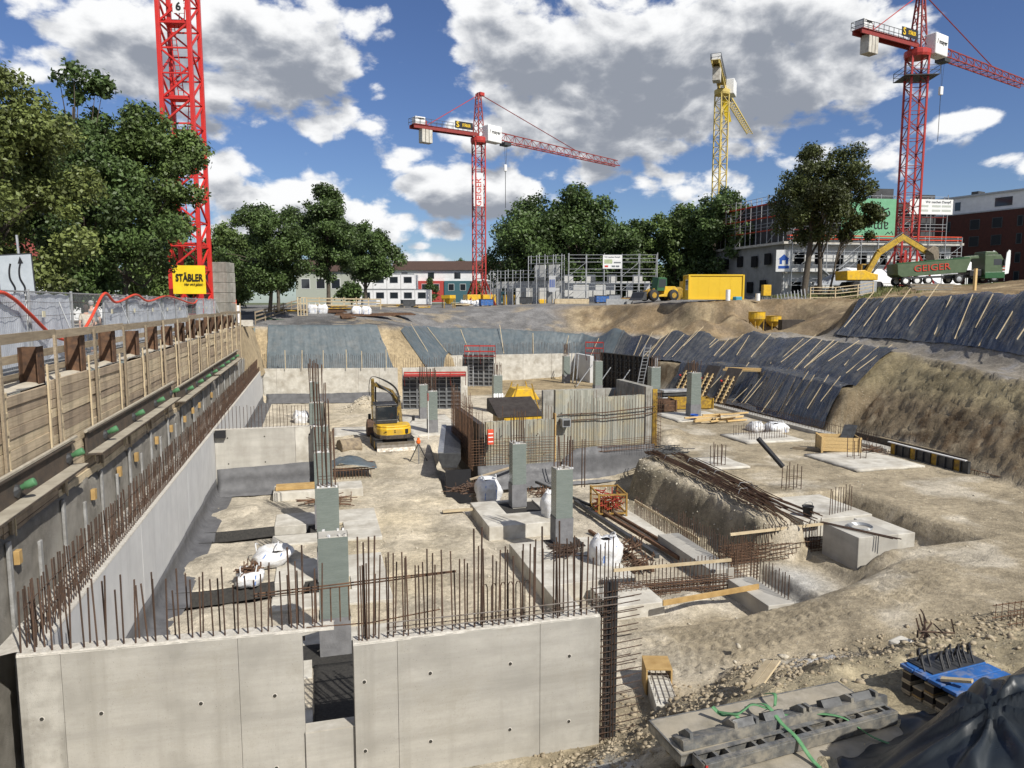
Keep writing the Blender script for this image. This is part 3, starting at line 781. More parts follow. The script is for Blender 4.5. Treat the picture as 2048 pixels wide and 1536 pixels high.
# upright posts and battens at the bay edges
post = bmesh_box('post', (.05, .10, 3.5), WOOD, .006); post.location = (0, 0, 0)
bat = bmesh_box('batten', (.035, .05, 2.7), WOOD_L, .004)
wdg = bmesh_box('wedge', (.07, .09, .08), WOOD_L)
fp = fb_ = fw = True
for i, y in enumerate(PILE_Y):
    o = post if fp else inst(post, 'post', (0, 0, 0)); fp = False
    o.location = (-5.46, y+.30, -.72 + rng.uniform(-.04, .04)); o.rotation_euler = (rng.uniform(-.012, .012), 0, 0); sub(o, sh)
    for dy, ln in ((-.26, 1), (.47, .96)):
        o = bat if fb_ else inst(bat, 'batten', (0, 0, 0)); fb_ = False
        o.location = (-5.475, y+dy, -1.25 + (.25 if dy < 0 else 0) + rng.uniform(-.1, .1)); o.scale = (1, 1, ln); o.rotation_euler = (rng.uniform(-.02, .02), 0, 0); sub(o, sh)
    if y < 42:
        for k in range(7):
            o = wdg if fw else inst(wdg, 'wedge', (0, 0, 0)); fw = False
            o.location = (-5.47, y+.40+rng.uniform(-.01, .01), .1-.37*k+rng.uniform(-.08, .08)); o.rotation_euler = (rng.uniform(-.2, .2), 0, 0); sub(o, sh)
# guard rail boards
for row, (zc, hh) in enumerate(((1.02, .19), (.56, .17), (.17, .15))):
    for i in range(len(PILE_Y)//2+1):
        a = 12.2 + i*5.9; b_ = min(a+5.95, 60)
        if a > 58: break
        if row and a > 36: break
        o = MB().box((-6.07 + (.0 if row else .50), a, zc-hh/2), (-6.03 + (.0 if row else .50), b_-.03, zc+hh/2)).build('rail_board', WOOD, None, bevel=.004)
        o.rotation_euler = (rng.uniform(-.0015, .0015), 0, 0); sub(o, sh)
# sprayed concrete below the lagging
ys = np.arange(8, 66.6, .16); zs = np.arange(-7.3, -2.30, .14)
P = []
for z in zs:
    row = []
    for y in ys:
        n = float(fbm(y*1.3, z*1.3, 51)); n2 = float(vnoise(y*7, z*7, 52))
        edge = -2.55 + .25*float(fbm(y*.4, 3.0, 53))
        out_ = -5.47 + .05*n + .035*n2 if z < edge else -5.66
        row.append((out_, y, z))
    P.append(row)
SHOT = mat('sprayed_concrete', (.30, .28, .24), (.19, .175, .15), 2.2, .95, 1.0, 45, col3=(.36, .34, .30), scale3=.7, streak=((.11, .10, .09), 1.5, .5))
sub(MB().sheet(P).build('sprayed_concrete', SHOT, None, True), sh)
b_src = None
for y in PILE_Y:
    for dy in ((0,) if y > 30 else (0, 1.47)):
        o = MB().box((-5.46, y+dy-.07, -7.1), (-5.395, y+dy+.07, -2.55 if dy == 0 else -3.0)).build('grout_strip', mat('grout', (.34, .34, .33), (.22, .215, .20), 4, .9, .4, 30), None, bevel=.02); sub(o, sh)
blk = bmesh_box('spacer_block', (.10, .16, .26), PLY, .01)
for i, (y, z) in enumerate(((14.82,-2.93),(19.59,-2.98),(22.06,-2.97),(24.08,-2.97),(27.05,-3.0),(29.70,-3.03),(32.69,-3.13),(34.82,-3.07),(36.76,-3.09),(40.97,-3.12))):
    o = blk if i == 0 else inst(blk, 'spacer_block', (0, 0, 0)); o.location = (-5.39, y, z); o.rotation_euler = (rng.uniform(-.1, .1), 0, 0); sub(o, sh)
# walings with anchor heads
cap_me = MB().lathe([(.03, -.02), (.05, 0), (.06, .10), (.078, .12), (.082, .26), (.075, .275), (.03, .28)], (0, 0, 0), 12, 'x')
cap_src = cap_me.build('anchor_cap', GREEN_C, None, True)
cone_src = MB().lathe([(.16, -.10), (.07, .0), (.07, .03)], (0, 0, 0), 10, 'x').build('anchor_plate', STEEL_D, None)
anch = [15.06, 18.0, 20.95, 24.07, 27.2, 30.05, 33.4, 36.3, 38.9, 41.5, 44.6, 47.4, 50.2, 53.0]
STEEL_W = mat('sunlit_waling_steel', (.42, .38, .30), (.30, .265, .205), 3, .75, .2, 30)  # paler than the web: sunlight on the flange put into the colour
WALEB = mat('shaded_waling_steel', (.10, .075, .055), (.06, .05, .042), 4, .8, .2, 30)  # dark and rusty: shade of the channel recess put into the colour
for k, (a, b_, zc) in enumerate(((11.2, 18.3, -1.68), (19.4, 30.3, -1.66), (31.3, 42.0, -1.95), (42.6, 54.9, -1.92))):
    x0 = -5.46
    w = MB().prism([(x0, zc-.30), (x0+.37, zc-.30), (x0+.37, zc-.265), (x0+.05, zc-.262), (x0+.03, zc+.24), (x0+.12, zc+.245), (x0+.12, zc+.28), (x0, zc+.28)], 'y', a, b_).build('waling', WALEB, None)
    sub(w, sh)
    f = MB().box((x0+.045, a+.02, zc-.259), (x0+.362, b_-.02, zc-.25)).build('lower_flange', STEEL_W, None); f.parent = w; f.matrix_parent_inverse = Matrix.Identity(4)
    t = MB().tube([(x0+.07, a-.15, zc+.31), (x0+.07, (a+b_)/2, zc+.315), (x0+.06, b_+.25, zc+.33)], .045, 6).build('top_pipe', STEEL_W, None); t.parent = w; t.matrix_parent_inverse = Matrix.Identity(4)
    for y in anch:
        if a < y < b_:
            for src, nm in ((cone_src, 'anchor_plate'), (cap_src, 'anchor_cap')):
                o = src if src.parent is None and not src.get('used') else inst(src, nm, (0, 0, 0))
                src['used'] = 1
                o.location = (x0+.10, y, zc-.02); o.rotation_euler = (0, -.42, .06)
                o.parent = w; o.matrix_parent_inverse = Matrix.Identity(4)
for src in (cap_src, cone_src): del src['used']

# earth behind the lagging top (gravel packed behind the boards)
P = []
for y in np.arange(12, 64, .3):
    P.append([(-5.62, y, -.02+.05*float(vnoise(y*2, 1, 61))), (-5.9, y, .04+.06*float(vnoise(y*2, 5, 62))), (-6.4, y, .03)])
o = MB().sheet(P).build('backfill_gravel', STONE_P, None, True); o['kind'] = 'stuff'

# ---------------------------------------------------------------- cast walls
bar_src = MB().tube([(0, 0, 0), (0, 0, 1)], .0145, 6).build('rebar', RUST_D, None)
bar_src['used'] = False
def rebar(p, h, parent, tilt=.02, k=1.0):
    global bar_src
    if not bar_src.get('used'):
        o = bar_src; o['used'] = True
    else: o = inst(bar_src, 'rebar', (0, 0, 0))
    o.location = p; o.scale = (k, k, h)
    o.rotation_euler = (rng.normal(0, tilt), rng.normal(0, tilt), 0)
    return sub(o, parent)

# left basement wall
lw = empty('basement_wall', (-4.73, 40, -7), 0, 'long smooth grey concrete wall with rusty bars on top, below the timber shoring', 'wall')
for k, (a, b_) in enumerate(((13.1, 20.4), (20.41, 27.6), (27.61, 34.8), (34.81, 45.0), (45.01, 55.5), (55.51, 66.6))):
    sub(MB().box((-4.90, a, -7.3), (-4.56, b_, -4.02)).build('wall_section', CONC_G, None, bevel=.012), lw)
P = []
for y in np.arange(13.1, 66.6, .25):
    P.append([(-5.3, y, -4.06+.03*float(vnoise(y*3, 1, 71)))] + [(-4.905+.115*j, y, -4.0+.02*float(vnoise(y*4, j, 72))) for j in range(4)] + [(-4.553, y, -4.04)])
sub(MB().sheet(P).build('rough_top', CONC_TOP, None), lw)
n = 0
for y in np.arange(13.25, 40, .145):
    rebar((-4.80+rng.normal(0, .012), y, -4.02), 1.02+rng.uniform(-.1, .05), lw, .02); n += 1
m = MB()
for y in np.arange(40, 66.4, .15): m.tube([(-4.80, y, -4), (-4.8+rng.normal(0, .015), y, -2.98+rng.uniform(-.06, .05))], .0125, 4)
for y in np.arange(13.3, 66, .15): m.tube([(-4.66, y, -4), (-4.66+rng.normal(0, .02), y+.05, -3.62+rng.uniform(-.06, .05))], .011, 4, False)
m.tube([(-4.78, 13.2, -3.75), (-4.78, 66, -3.75)], .011, 4); m.tube([(-4.78, 13.2, -3.3), (-4.78, 66, -3.3)], .011, 4)
stuff(sub(m.build('starter_bars', RUST_D, None), lw))

# front wall, left piece with the lintel, right piece lower
fw_ = empty('front_wall', (0, 12.9, -7), 0, 'pale concrete wall across the foreground with a window opening and upright rusty bars', 'wall')
def tilted(y_l, y_r, x):  # front face of the left piece
    return y_l + (y_r-y_l)*(x+4.86)/4.77
def wall_piece(name, xs, zb, zt, yf, th, m, bevel=.008):
    x0, x1 = xs
    b = MB()
    b.add([(x0, yf(x0), zb), (x1, yf(x1), zb), (x1, yf(x1)+th, zb), (x0, yf(x0)+th, zb), (x0, yf(x0), zt), (x1, yf(x1), zt), (x1, yf(x1)+th, zt), (x0, yf(x0)+th, zt)],
          [(0,3,2,1),(4,5,6,7),(0,1,5,4),(1,2,6,5),(2,3,7,6),(3,0,4,7)])
    return sub(b.build(name, m, None, bevel=bevel), fw_)
yl = lambda x: tilted(13.0, 12.72, x)
yr = lambda x: 12.61 - .004*x
CONC_F = mat('front_wall_concrete', (.44, .42, .375), (.30, .285, .25), 1.2, .78, .16, 70, col3=(.52, .50, .455), scale3=.7, streak=((.25, .235, .20), 2.6, .6), detail=9, contrast=(.3, .7), pores=.6, bands=.7, grime=((.27, .25, .205), .7, .6))
CONC_FD = mat('stained_concrete', (.41, .39, .345), (.23, .215, .185), 2.2, .82, .2, 60, col3=(.50, .48, .43), scale3=1.2, streak=((.17, .16, .135), 3.0, .75), detail=9, pores=.6, bands=.5)
wall_piece('stained_panel', (-4.87, -4.225), -7.3, -4.03, yl, .30, CONC_FD)
wall_piece('wall_panel', (-4.221, -1.455), -7.3, -4.03, yl, .30, CONC_F)
wall_piece('wall_panel', (-1.451, -.375), -7.3, -4.03, yl, .30, CONC_F)
wall_piece('wall_panel', (-.375, .493), -7.3, -5.93, lambda x: 12.69, .30, CONC_F)
wall_piece('wall_panel', (.493, 1.266), -7.3, -4.33, yr, .30, CONC_F)
wall_piece('wall_panel', (1.270, 3.967), -7.3, -4.33, yr, .30, CONC_F)
wall_piece('wall_panel', (3.971, 5.2), -7.3, -4.33, yr, .30, CONC_F)
b = MB().add([(-.375, yl(-.375), -4.12), (-.05, 12.735, -4.06), (-.375, yl(-.375)+.3, -4.12), (.16, 13.03, -4.035), (-.375, yl(-.375), -4.03), (.02, 12.735, -4.03), (-.375, yl(-.375)+.3, -4.03), (.20, 13.03, -4.03)],
             [(0,1,3,2),(4,6,7,5),(0,4,5,1),(1,5,7,3),(3,7,6,2),(2,6,4,0)])
sub(b.build('lintel', CONC_F, None), fw_)
sub(MB().box((-.373, 12.688, -5.928), (.491, 12.99, -5.90)).build('opening_sill', CONC_L, None), fw_)
def top_strip(x0, x1, yf, z, nm):
    P = []
    for x in np.arange(x0, x1+.01, .07):
        P.append([(x, yf(x)-.004+.012*float(vnoise(x*9, 1, 81)), z-.035)] + [(x, yf(x)+.012+.092*j, z+.012+.018*float(vnoise(x*8, j*2.2, 82))) for j in range(4)] + [(x, yf(x)+.304, z-.03)])
    return sub(MB().sheet(P).build(nm, CONC_TOP, None), fw_)
top_strip(-4.87, .18, yl, -4.02, 'rough_top'); top_strip(.493, 5.2, yr, -4.32, 'rough_top')
sub(MB().sheet([[(5.203+.02*float(vnoise(z*6, j, 83)), 12.592+.1*j, z) for j in range(4)] for z in np.arange(-7.2, -4.3, .1)]).build('rough_end', CONC_TOP, None), fw_)
tie_src = MB().lathe([(.032, 0), (.032, -.012), (.022, -.012), (.022, -.004)], (0, 0, 0), 12, 'y').build('tie_hole', mat('tie_hole', (.05, .047, .04), None, 3, .95), None)
tie_ring = MB().lathe([(.046, .0), (.046, -.005), (.031, -.006), (.031, .0)], (0, 0, 0), 12, 'y').build('tie_rim', CONC_TOP, None)
ft = True
for x, z, y in ((-4.56,-5.15,yl),(-3.66,-5.16,yl),(-2.09,-5.17,yl),(-.87,-5.17,yl),(-.89,-6.53,yl),(-2.1,-6.53,yl),(.67,-5.05,yr),(1.86,-5.05,yr),(3.38,-5.07,yr),(4.56,-5.07,yr),(.66,-6.37,yr),(1.85,-6.38,yr),(3.37,-6.39,yr),(4.56,-6.41,yr)):
    o = tie_src if ft else inst(tie_src, 'tie_hole', (0, 0, 0)); o.location = (x, y(x)+.002, z); sub(o, fw_)
    o = tie_ring if ft else inst(tie_ring, 'tie_rim', (0, 0, 0)); o.location = (x, y(x)+.001, z); sub(o, fw_); ft = False
# its bars
for x in np.arange(-4.78, .1, .185):
    rebar((x+rng.normal(0, .03), yl(x)+.07, -4.02), 1.2+rng.uniform(-.16, .06), fw_, .018)
for x in np.arange(-4.7, .1, .27):
    rebar((x+rng.normal(0, .05), yl(x)+.24, -4.02), 1.0+rng.uniform(-.2, .2), fw_, .022)
for x in np.arange(.62, 5.2, .15):
    rebar((x+rng.normal(0, .03), yr(x)+.07, -4.33), 1.52+rng.uniform(-.22, .1), fw_, .014)
for x in np.arange(.7, 5.2, .19):
    rebar((x+rng.normal(0, .04), yr(x)+.24, -4.33), 1.38+rng.uniform(-.3, .2), fw_, .016)
for x, y in ((.60, 12.7), (.72, 12.75), (.78, 12.72), (.86, 12.74), (-.55, 12.9), (-.35, 12.95), (2.72, 12.7), (2.85, 12.75), (4.05, 12.7), (4.4, 12.72)):
    rebar((x, y, -4.3), 1.85+rng.uniform(-.1, .05), fw_, .012, 1.2)
ups = MB()
for x in (2.95, 3.12, 3.30, 3.45, 3.6, 3.78):
    ups.tube([(x-.045, 12.83, -4.33), (x-.045, 12.83, -3.62), (x-.02, 12.83, -3.56), (x+.02, 12.83, -3.56), (x+.045, 12.83, -3.62), (x+.045, 12.83, -4.33)], .012, 5)
sub(ups.build('hairpin_bars', RUST_D, None), fw_)
hz = MB()
for z, y in ((-4.16, 12.62), (-4.2, 12.86), (-4.02, 12.66)): hz.tube([(1.1, y, z), (3, y-.01, z-.01), (5.62, y-.02, z+.02)], .011, 5)
sub(hz.build('distribution_bars', REBAR_G, None), fw_)
hz = MB()
for dz in (0, .05): hz.tube([(-1.15, 12.95, -3.40+dz), (.4, 12.93, -3.36+dz), (1.0, 12.9, -3.33+dz), (2.4, 12.85, -3.26+dz*.3)], .014, 5)
hz.tube([(-.3, 12.8, -4.0), (.8, 12.75, -4.02), (2.1, 12.9, -3.98)], .012, 5)
for x in np.arange(-.35, .6, .16): hz.tube([(x, 12.95, -3.36), (x, 12.95, -4.02)], .013, 5)
sub(hz.build('link_bars', RUST, None), fw_)
# open end of the reinforcement
em = MB()
for z in np.arange(-6.85, -3.85, .155):
    zz = z+rng.normal(0, .02)
    em.tube([(5.1, 12.68, zz), (6.12+rng.uniform(-.08, .06), 12.72, zz+.05)], .011, 4); 
    if rng.random() < .6: em.tube([(5.1, 12.84, zz+.05), (6.05+rng.uniform(-.1, .1), 12.9, zz+.07)], .011, 4)
for x, h in ((5.29, -2.9), (5.33, -3.6), (5.46, -2.8), (5.52, -3.6)):
    em.tube([(x, 12.66, -7), (x+.02, 12.68, h)], .013, 4); em.tube([(x, 12.86, -7), (x, 12.86, h-.1)], .012, 4)
for z in np.arange(-6.9, -4.2, .12): em.tube([(5.18, 12.60, z), (5.42, 12.60, z), (5.42, 12.8, z)], .009, 4)
sub(em.build('protruding_bars', RUST_D, None), fw_)
sub(MB().box((5.34, 12.74, -7.1), (5.62, 12.80, -3.75)).build('water_stop', BLACK, None), fw_)

# ---------------------------------------------------------------- grey sheeting at the wall foot
def cloth(name, P, m, label, cat='sheeting', group=None, solid=.008, smooth=True):
    o = MB().sheet(P).build(name, m, None, smooth, fix=False, solid=solid)
    return tag(o, label, cat, group)
P = []
for y in np.arange(13.3, 66.2, .22):
    e = .06*float(fbm(y*.7, 1, 91)); q = .10*float(fbm(y*.45, 3, 92))
    zt = -6.22 + e + .12*sstep(22, 15, y)
    foot = -3.85 + q
    cut = .35 if (abs(y-22.35) < .4 or abs(y-28.3) < .4) else 0
    P.append([(-4.545, y, zt), (-4.54, y, zt-.25), (-4.53+.02*float(vnoise(y*2, 1, 93)), y, -6.72), (-4.45, y, -6.88), (-4.3, y, -6.955-cut*.2), (foot-.05, y, -6.965-cut*.6), (foot, y, -6.97-cut)])
cloth('wall_sheeting', P, MEMB, 'grey waterproof sheeting turned up along the foot of the long left wall')

# ================================================================ pavement side
def pole(b, x, y, z0, z1, r): b.tube([(x, y, z0), (x, y, z1)], r, 6)
ordn = ['first', 'second', 'third', 'fourth', 'fifth', 'sixth', 'seventh', 'eighth', 'ninth', 'tenth', 'eleventh', 'twelfth', 'thirteenth', 'fourteenth']
for i in range(13):
    y0 = 14.3+3.4*i; y1 = y0+3.36
    screened = i not in (3, 9)
    lab = ('wire mesh fence panel hung with white sheeting beside the pavement, %s from the left edge' if screened else
           'open wire mesh fence panel without sheeting beside the pavement, %s from the left edge') % ordn[i]
    if i == 3: lab = 'open wire mesh fence panel without sheeting that two people stand behind'
    e = empty('fence_panel', (-7, (y0+y1)/2, 0), 0, lab, 'fence', 'fence panels along the pavement')
    b = MB()
    for y in (y0+.02, y1-.02): pole(b, -7, y, .05, 2.06, .026)
    for z in (.1, 2.0): b.tube([(-7, y0, z), (-7, y1, z)], .02, 6)
    sub(b.build('frame', GALV, None), e)
    b = MB()
    for y in np.arange(y0+.1, y1, .11): b.tube([(-6.985, y, .1), (-6.985, y, 2.02)], .0035, 3, False)
    for z in (.5, .95, 1.4, 1.75): b.tube([(-6.98, y0, z), (-6.98, (y0+y1)/2, z-.03), (-6.98, y1, z)], .007, 3, False)
    stuff(sub(b.build('wire_mesh', GALV, None), e))
    if screened:
        P = []
        for u in np.linspace(0, 1, 26):
            y = y0+.06+u*3.25
            sag = .05*math.sin(u*math.pi*3+i)**2
            P.append([(-7.05+.10*float(fbm(y*1.9+i*9+.35*v, v*.5, 101))*(1 if v < 1 else .3), y+.03*float(vnoise(v*2, i, 102)), .12+(1.80-sag)*v+.06) for v in np.linspace(0, 1, 10)])
        sub(MB().sheet(P).build('sheeting', TARPW, None, True, fix=False), e)
        b = MB().cbox((-6.965, y0+.9, 1.42), (.012, .22, .16)); sub(b.build('label_plate', mat('cream_plate', (.62, .58, .42), None, 3, .6), None), e)
    b = MB().cbox((-7, y0, .07), (.22, .7, .14)); sub(b.build('foot', CONC_D, None, bevel=.02), e)
    if i % 2 == 0:
        b = MB().tube([(-6.98, y0+2.2, 1.75), (-6.45, y0+2.2, .05)], .02, 5); sub(b.build('brace', GALV, None), e)
# red hose over the fence
def smooth_path(pts, n=8):
    pts = [Vector(p) for p in pts]; out = []
    for i in range(len(pts)-1):
        p0 = pts[max(i-1, 0)]; p1 = pts[i]; p2 = pts[i+1]; p3 = pts[min(i+2, len(pts)-1)]
        for k in range(n):
            t = k/n
            out.append(.5*((2*p1)+(p2-p0)*t+(2*p0-5*p1+4*p2-p3)*t*t+(3*p1-p0-3*p2+p3)*t**3))
    out.append(pts[-1]); return out
hp = [(-6.9, 15.5, 1.6), (-6.9, 18.7, 1.94), (-6.88, 19.7, 1.84), (-6.86, 20.8, 1.4), (-6.86, 22.3, .82), (-6.8, 24.0, .6), (-6.86, 24.7, .75), (-6.9, 26.1, 1.30), (-6.9, 27.7, 2.04), (-6.9, 29.2, 1.74), (-6.9, 32.2, 2.05), (-6.9, 34.5, 1.8), (-6.9, 39.0, 2.06), (-6.9, 46.0, 1.7), (-6.9, 48, 1.9)]
tag(MB().tube(smooth_path(hp), .045, 8).build('hose', mat('red_hose', (.66, .07, .035), None, 3, .4), None, True), 'long red hose looped over the tops of the fence panels', 'hose')
# road sign
sg = empty('road_sign', (-8.50, 25.2, 0), 0, 'pale grey traffic board with two winding black arrows above the fence', 'sign')
sg.rotation_euler = (0, R(-2.5), R(-20))
def lp(o, parent):   # built in the parent's own frame
    o.parent = parent; return o
lp(MB().box((-.62, -.02, 1.98), (.52, 0, 3.18)).build('board', mat('sign_grey', (.52, .56, .58), (.45, .49, .51), 3, .5), None, bevel=.03), sg)
b = MB()
for x in (-.62, .50): b.box((x, -.028, 1.98), (x+.02, .004, 3.18))
b.box((-.62, -.028, 3.16), (.52, .004, 3.19)); lp(b.build('frame', STEEL_D, None), sg)
b = MB(); pole(b, .05, .06, 0, 3.75, .035); lp(b.build('pole', GALV, None), sg)
for x0, head in ((-.22, False), (.10, True)):
    pth = smooth_path([(x0+.06, -.03, 2.0), (x0+.10, -.03, 2.18), (x0-.02, -.03, 2.45), (x0-.02, -.03, 2.7), (x0+.04, -.03, 2.9)], 6)
    b = MB()
    for p, q in zip(pth[:-1], pth[1:]): b.bar(p, q + (q-p)*.15, .055, .008, up=(0, 1, 0))
    if head: b.prism([(x0-.04, 2.9), (x0+.13, 2.9), (x0+.045, 3.10)], 'y', -.034, -.026)
    lp(b.build('arrow', BLACK_P, None), sg)

# two people seen from behind
def person(loc, rz, shirt, trousers, hair, label, h=1.76, lean=0.0, female=False):
    e = empty('person', loc, rz, label, 'person')
    s = h/1.76; SK = mat('skin', (.55, .34, .25), None, 3, .6)
    def skin(name, V, E, Rr, m):
        me = bpy.data.meshes.new(name); me.from_pydata([(x*s, y*s+lean*max(0, z-.9), z*s) for x, y, z in V], E, [])
        me.materials.append(m); o = bpy.data.objects.new(name, me); COL.objects.link(o); o.parent = e
        md = o.modifiers.new('skin', 'SKIN'); md.use_smooth_shade = True
        for i, r in enumerate(Rr):
            sv = me.skin_vertices[0].data[i]; sv.radius = (r[0]*s, r[1]*s) if isinstance(r, tuple) else (r*s, r*s); sv.use_root = (i == 0)
        sb = o.modifiers.new('sub', 'SUBSURF'); sb.levels = 2; sb.render_levels = 2
        return o
    w = .165 if female else .19
    # body: pelvis, spine, neck, head, arms with hands, legs with feet
    V = [(0,0,.95),(0,0,1.15),(0,.0,1.36),(0,.01,1.47),(0,.0,1.53),(0,-.01,1.63),(0,-.01,1.70),
         (w,0,1.40),(w+.06,.0,1.13),(w+.05,-.09,.90),(w+.05,-.12,.80),(-w,0,1.40),(-w-.06,0,1.13),(-w-.05,-.09,.90),(-w-.05,-.12,.80),
         (.09,0,.88),(.10,-.01,.50),(.10,.02,.09),(.11,-.14,.04),(-.09,0,.88),(-.10,.0,.50),(-.10,.03,.09),(-.11,-.13,.04)]
    Ed = [(0,1),(1,2),(2,3),(3,4),(4,5),(5,6),(2,7),(7,8),(8,9),(9,10),(2,11),(11,12),(12,13),(13,14),(0,15),(15,16),(16,17),(17,18),(0,19),(19,20),(20,21),(21,22)]
    Rr = [(.14,.10),(.13,.10),(.14,.09),.055,.055,(.075,.09),(.06,.08),.05,.04,.032,.028,.05,.04,.032,.028,.085,.06,.042,.035,.085,.06,.042,.035]
    skin('body', V, Ed, Rr, SK)
    V = [(0,0,.93),(0,0,1.12),(0,0,1.30),(0,.0,1.42),(w,0,1.40),(w+.05,.0,1.17),(-w,0,1.40),(-w-.05,0,1.17)]
    skin('shirt', V, [(0,1),(1,2),(2,3),(2,4),(4,5),(2,6),(6,7)], [(.175,.13),(.17,.13),(.18,.12),(.075,.07),.075,.065,.075,.065], shirt)
    V = [(0,0,.96),(.09,0,.86),(.10,-.01,.50),(.10,.02,.10),(-.09,0,.86),(-.10,0,.50),(-.10,.03,.10)]
    skin('trousers', V, [(0,1),(1,2),(2,3),(0,4),(4,5),(5,6)], [(.165,.125),.10,.075,.06,.10,.075,.06], trousers)
    hb = MB(); bm = bmesh.new(); bmesh.ops.create_uvsphere(bm, u_segments=14, v_segments=10, radius=1)
    for v in bm.verts:
        k = .006*math.sin(v.co.x*9)*math.sin(v.co.z*7)
        v.co = Vector((v.co.x*(.088+k), v.co.y*(.105+k)+.012+lean*.75, v.co.z*(.105+k)+1.675*1))*s
    for f in list(bm.faces):
        c = f.calc_center_median()
        if c.y < (-.035+lean*.75)*s and c.z < 1.70*s: bm.faces.remove(f)
    if female:
        for v in bm.verts:
            if v.co.z < 1.64*s: v.co.z -= .12*s
    me = bpy.data.meshes.new('hair'); bm.to_mesh(me); bm.free(); me.materials.append(hair); me.polygons.foreach_set('use_smooth', [True]*len(me.polygons))
    o = bpy.data.objects.new('hair', me); COL.objects.link(o); o.parent = e
    return e
SHG = mat('grey_shirt', (.25, .26, .27), (.20, .21, .22), 8, .9); SHW = mat('beige_blouse', (.55, .50, .42), (.42, .36, .28), 16, .9)
person((-7.75, 29.3, 0), R(172), SHG, mat('dark_trousers', (.02, .022, .03), None, 3, .9), mat('grey_hair', (.40, .39, .37), (.28, .27, .26), 20, .8), 'grey haired man in a grey polo shirt and dark trousers seen from behind the fence', 1.80)
person((-7.5, 27.75, 0), R(205), SHW, mat('jeans', (.07, .09, .14), None, 3, .9), mat('dark_hair', (.05, .032, .022), None, 20, .7), 'dark haired person in a beige patterned top bending beside the man at the fence', 1.66, -.12, True)

tag(MB().sheet([[(x, y, -6.93+.03*float(vnoise(x*5, y*5, 321))) for y in np.linspace(13.05, 17.2, 24)] for x in np.linspace(-.25, .75, 8)]).build('trench_fleece', FLEECE, None, True, fix=False, solid=.01), 'black fleece lying on the floor behind the front wall opening', 'fleece')
tag(MB().box((-.95, 13.4, -7.0), (-.28, 15.2, -6.9)).build('ground_slab', CONC_L, None, bevel=.01), 'pale slab edge beside the black fleece behind the front wall opening', 'slab')

# ================================================================ columns and footings
def bars_at(pts, z0, z1, r, m, parent, name='rebar', jit=.03):
    for x, y in pts:
        b = MB().tube([(x, y, z0), (x+rng.normal(0, jit), y+rng.normal(0, jit), z1+rng.uniform(-.12, .1))], r, 6)
        sub(b.build(name, m, None), parent)
def column(x, y, zb, zt, wx, wy, hb, label, sleeve=.95, rz=0.0, tube_=False):
    e = empty('column', (x, y, zb), 0, label, 'column', 'film wrapped concrete columns')
    def wrapped(z0, z1, g, m, name, amp):
        P = []
        for z in np.linspace(z0, z1, 16):
            ring = []
            for k in range(25):
                t = k/24*4; s_ = int(t) % 4; f = t-int(t); hx, hy = wx/2+g, wy/2+g
                px, py = [(-hx+2*hx*f, -hy), (hx, -hy+2*hy*f), (hx-2*hx*f, hy), (-hx, hy-2*hy*f)][s_]
                a = amp*float(vnoise(z*5+px*3+x, px*4+py*4+y, 111))
                c = 1 if 0.06 < f < .94 else .985
                ring.append((x+px*c*(1+a), y+py*c*(1+a), z))
            P.append(ring)
        return sub(MB().sheet(P).build(name, m, None, False), e)
    sub(MB().box((x-wx/2, y-wy/2, zb-.3), (x+wx/2, y+wy/2, zt)).build('shaft', CONC, None, bevel=.02), e)
    wrapped(zb+sleeve-.05, zt-.02, .012, WRAP, 'film_wrap', .02)
    wrapped(zb-.02, zb+sleeve, .035, SLEEVE, 'sleeve', .035)
    if hb:
        n = 5 if wx > .64 else 4 if wx > .6 else 3
        pts = []
        for k in range(n):
            u = -wx/2+.07+(wx-.14)*k/(n-1)
            pts += [(x+u, y-wy/2+.08), (x+u, y+wy/2-.08)]
        bars_at(pts, zt-.05, zt+hb, .023, RUST_D, e)
        st = MB()
        q = [(x-wx/2+.05, y-wy/2+.06), (x+wx/2-.05, y-wy/2+.06), (x+wx/2-.05, y+wy/2-.06), (x-wx/2+.05, y+wy/2-.06)]
        for dz in (.25,):
            if hb > 1: st.tube([(a, b, zt+dz) for a, b in q+q[:1]], .008, 4)
        if st.v: sub(st.build('stirrup', RUST_D, None), e)
    # loose end of the film and a spacer lump at the top edge
    b = MB()
    for k in range(7): b.cbox((x+rng.uniform(-wx/2, wx/2), y+rng.choice([-1, 1])*wy/2*.9, zt+.015), (.07, .05, .06), rng.uniform(0, 3))
    sub(b.build('film_edge', BAGW, None), e)
    return e
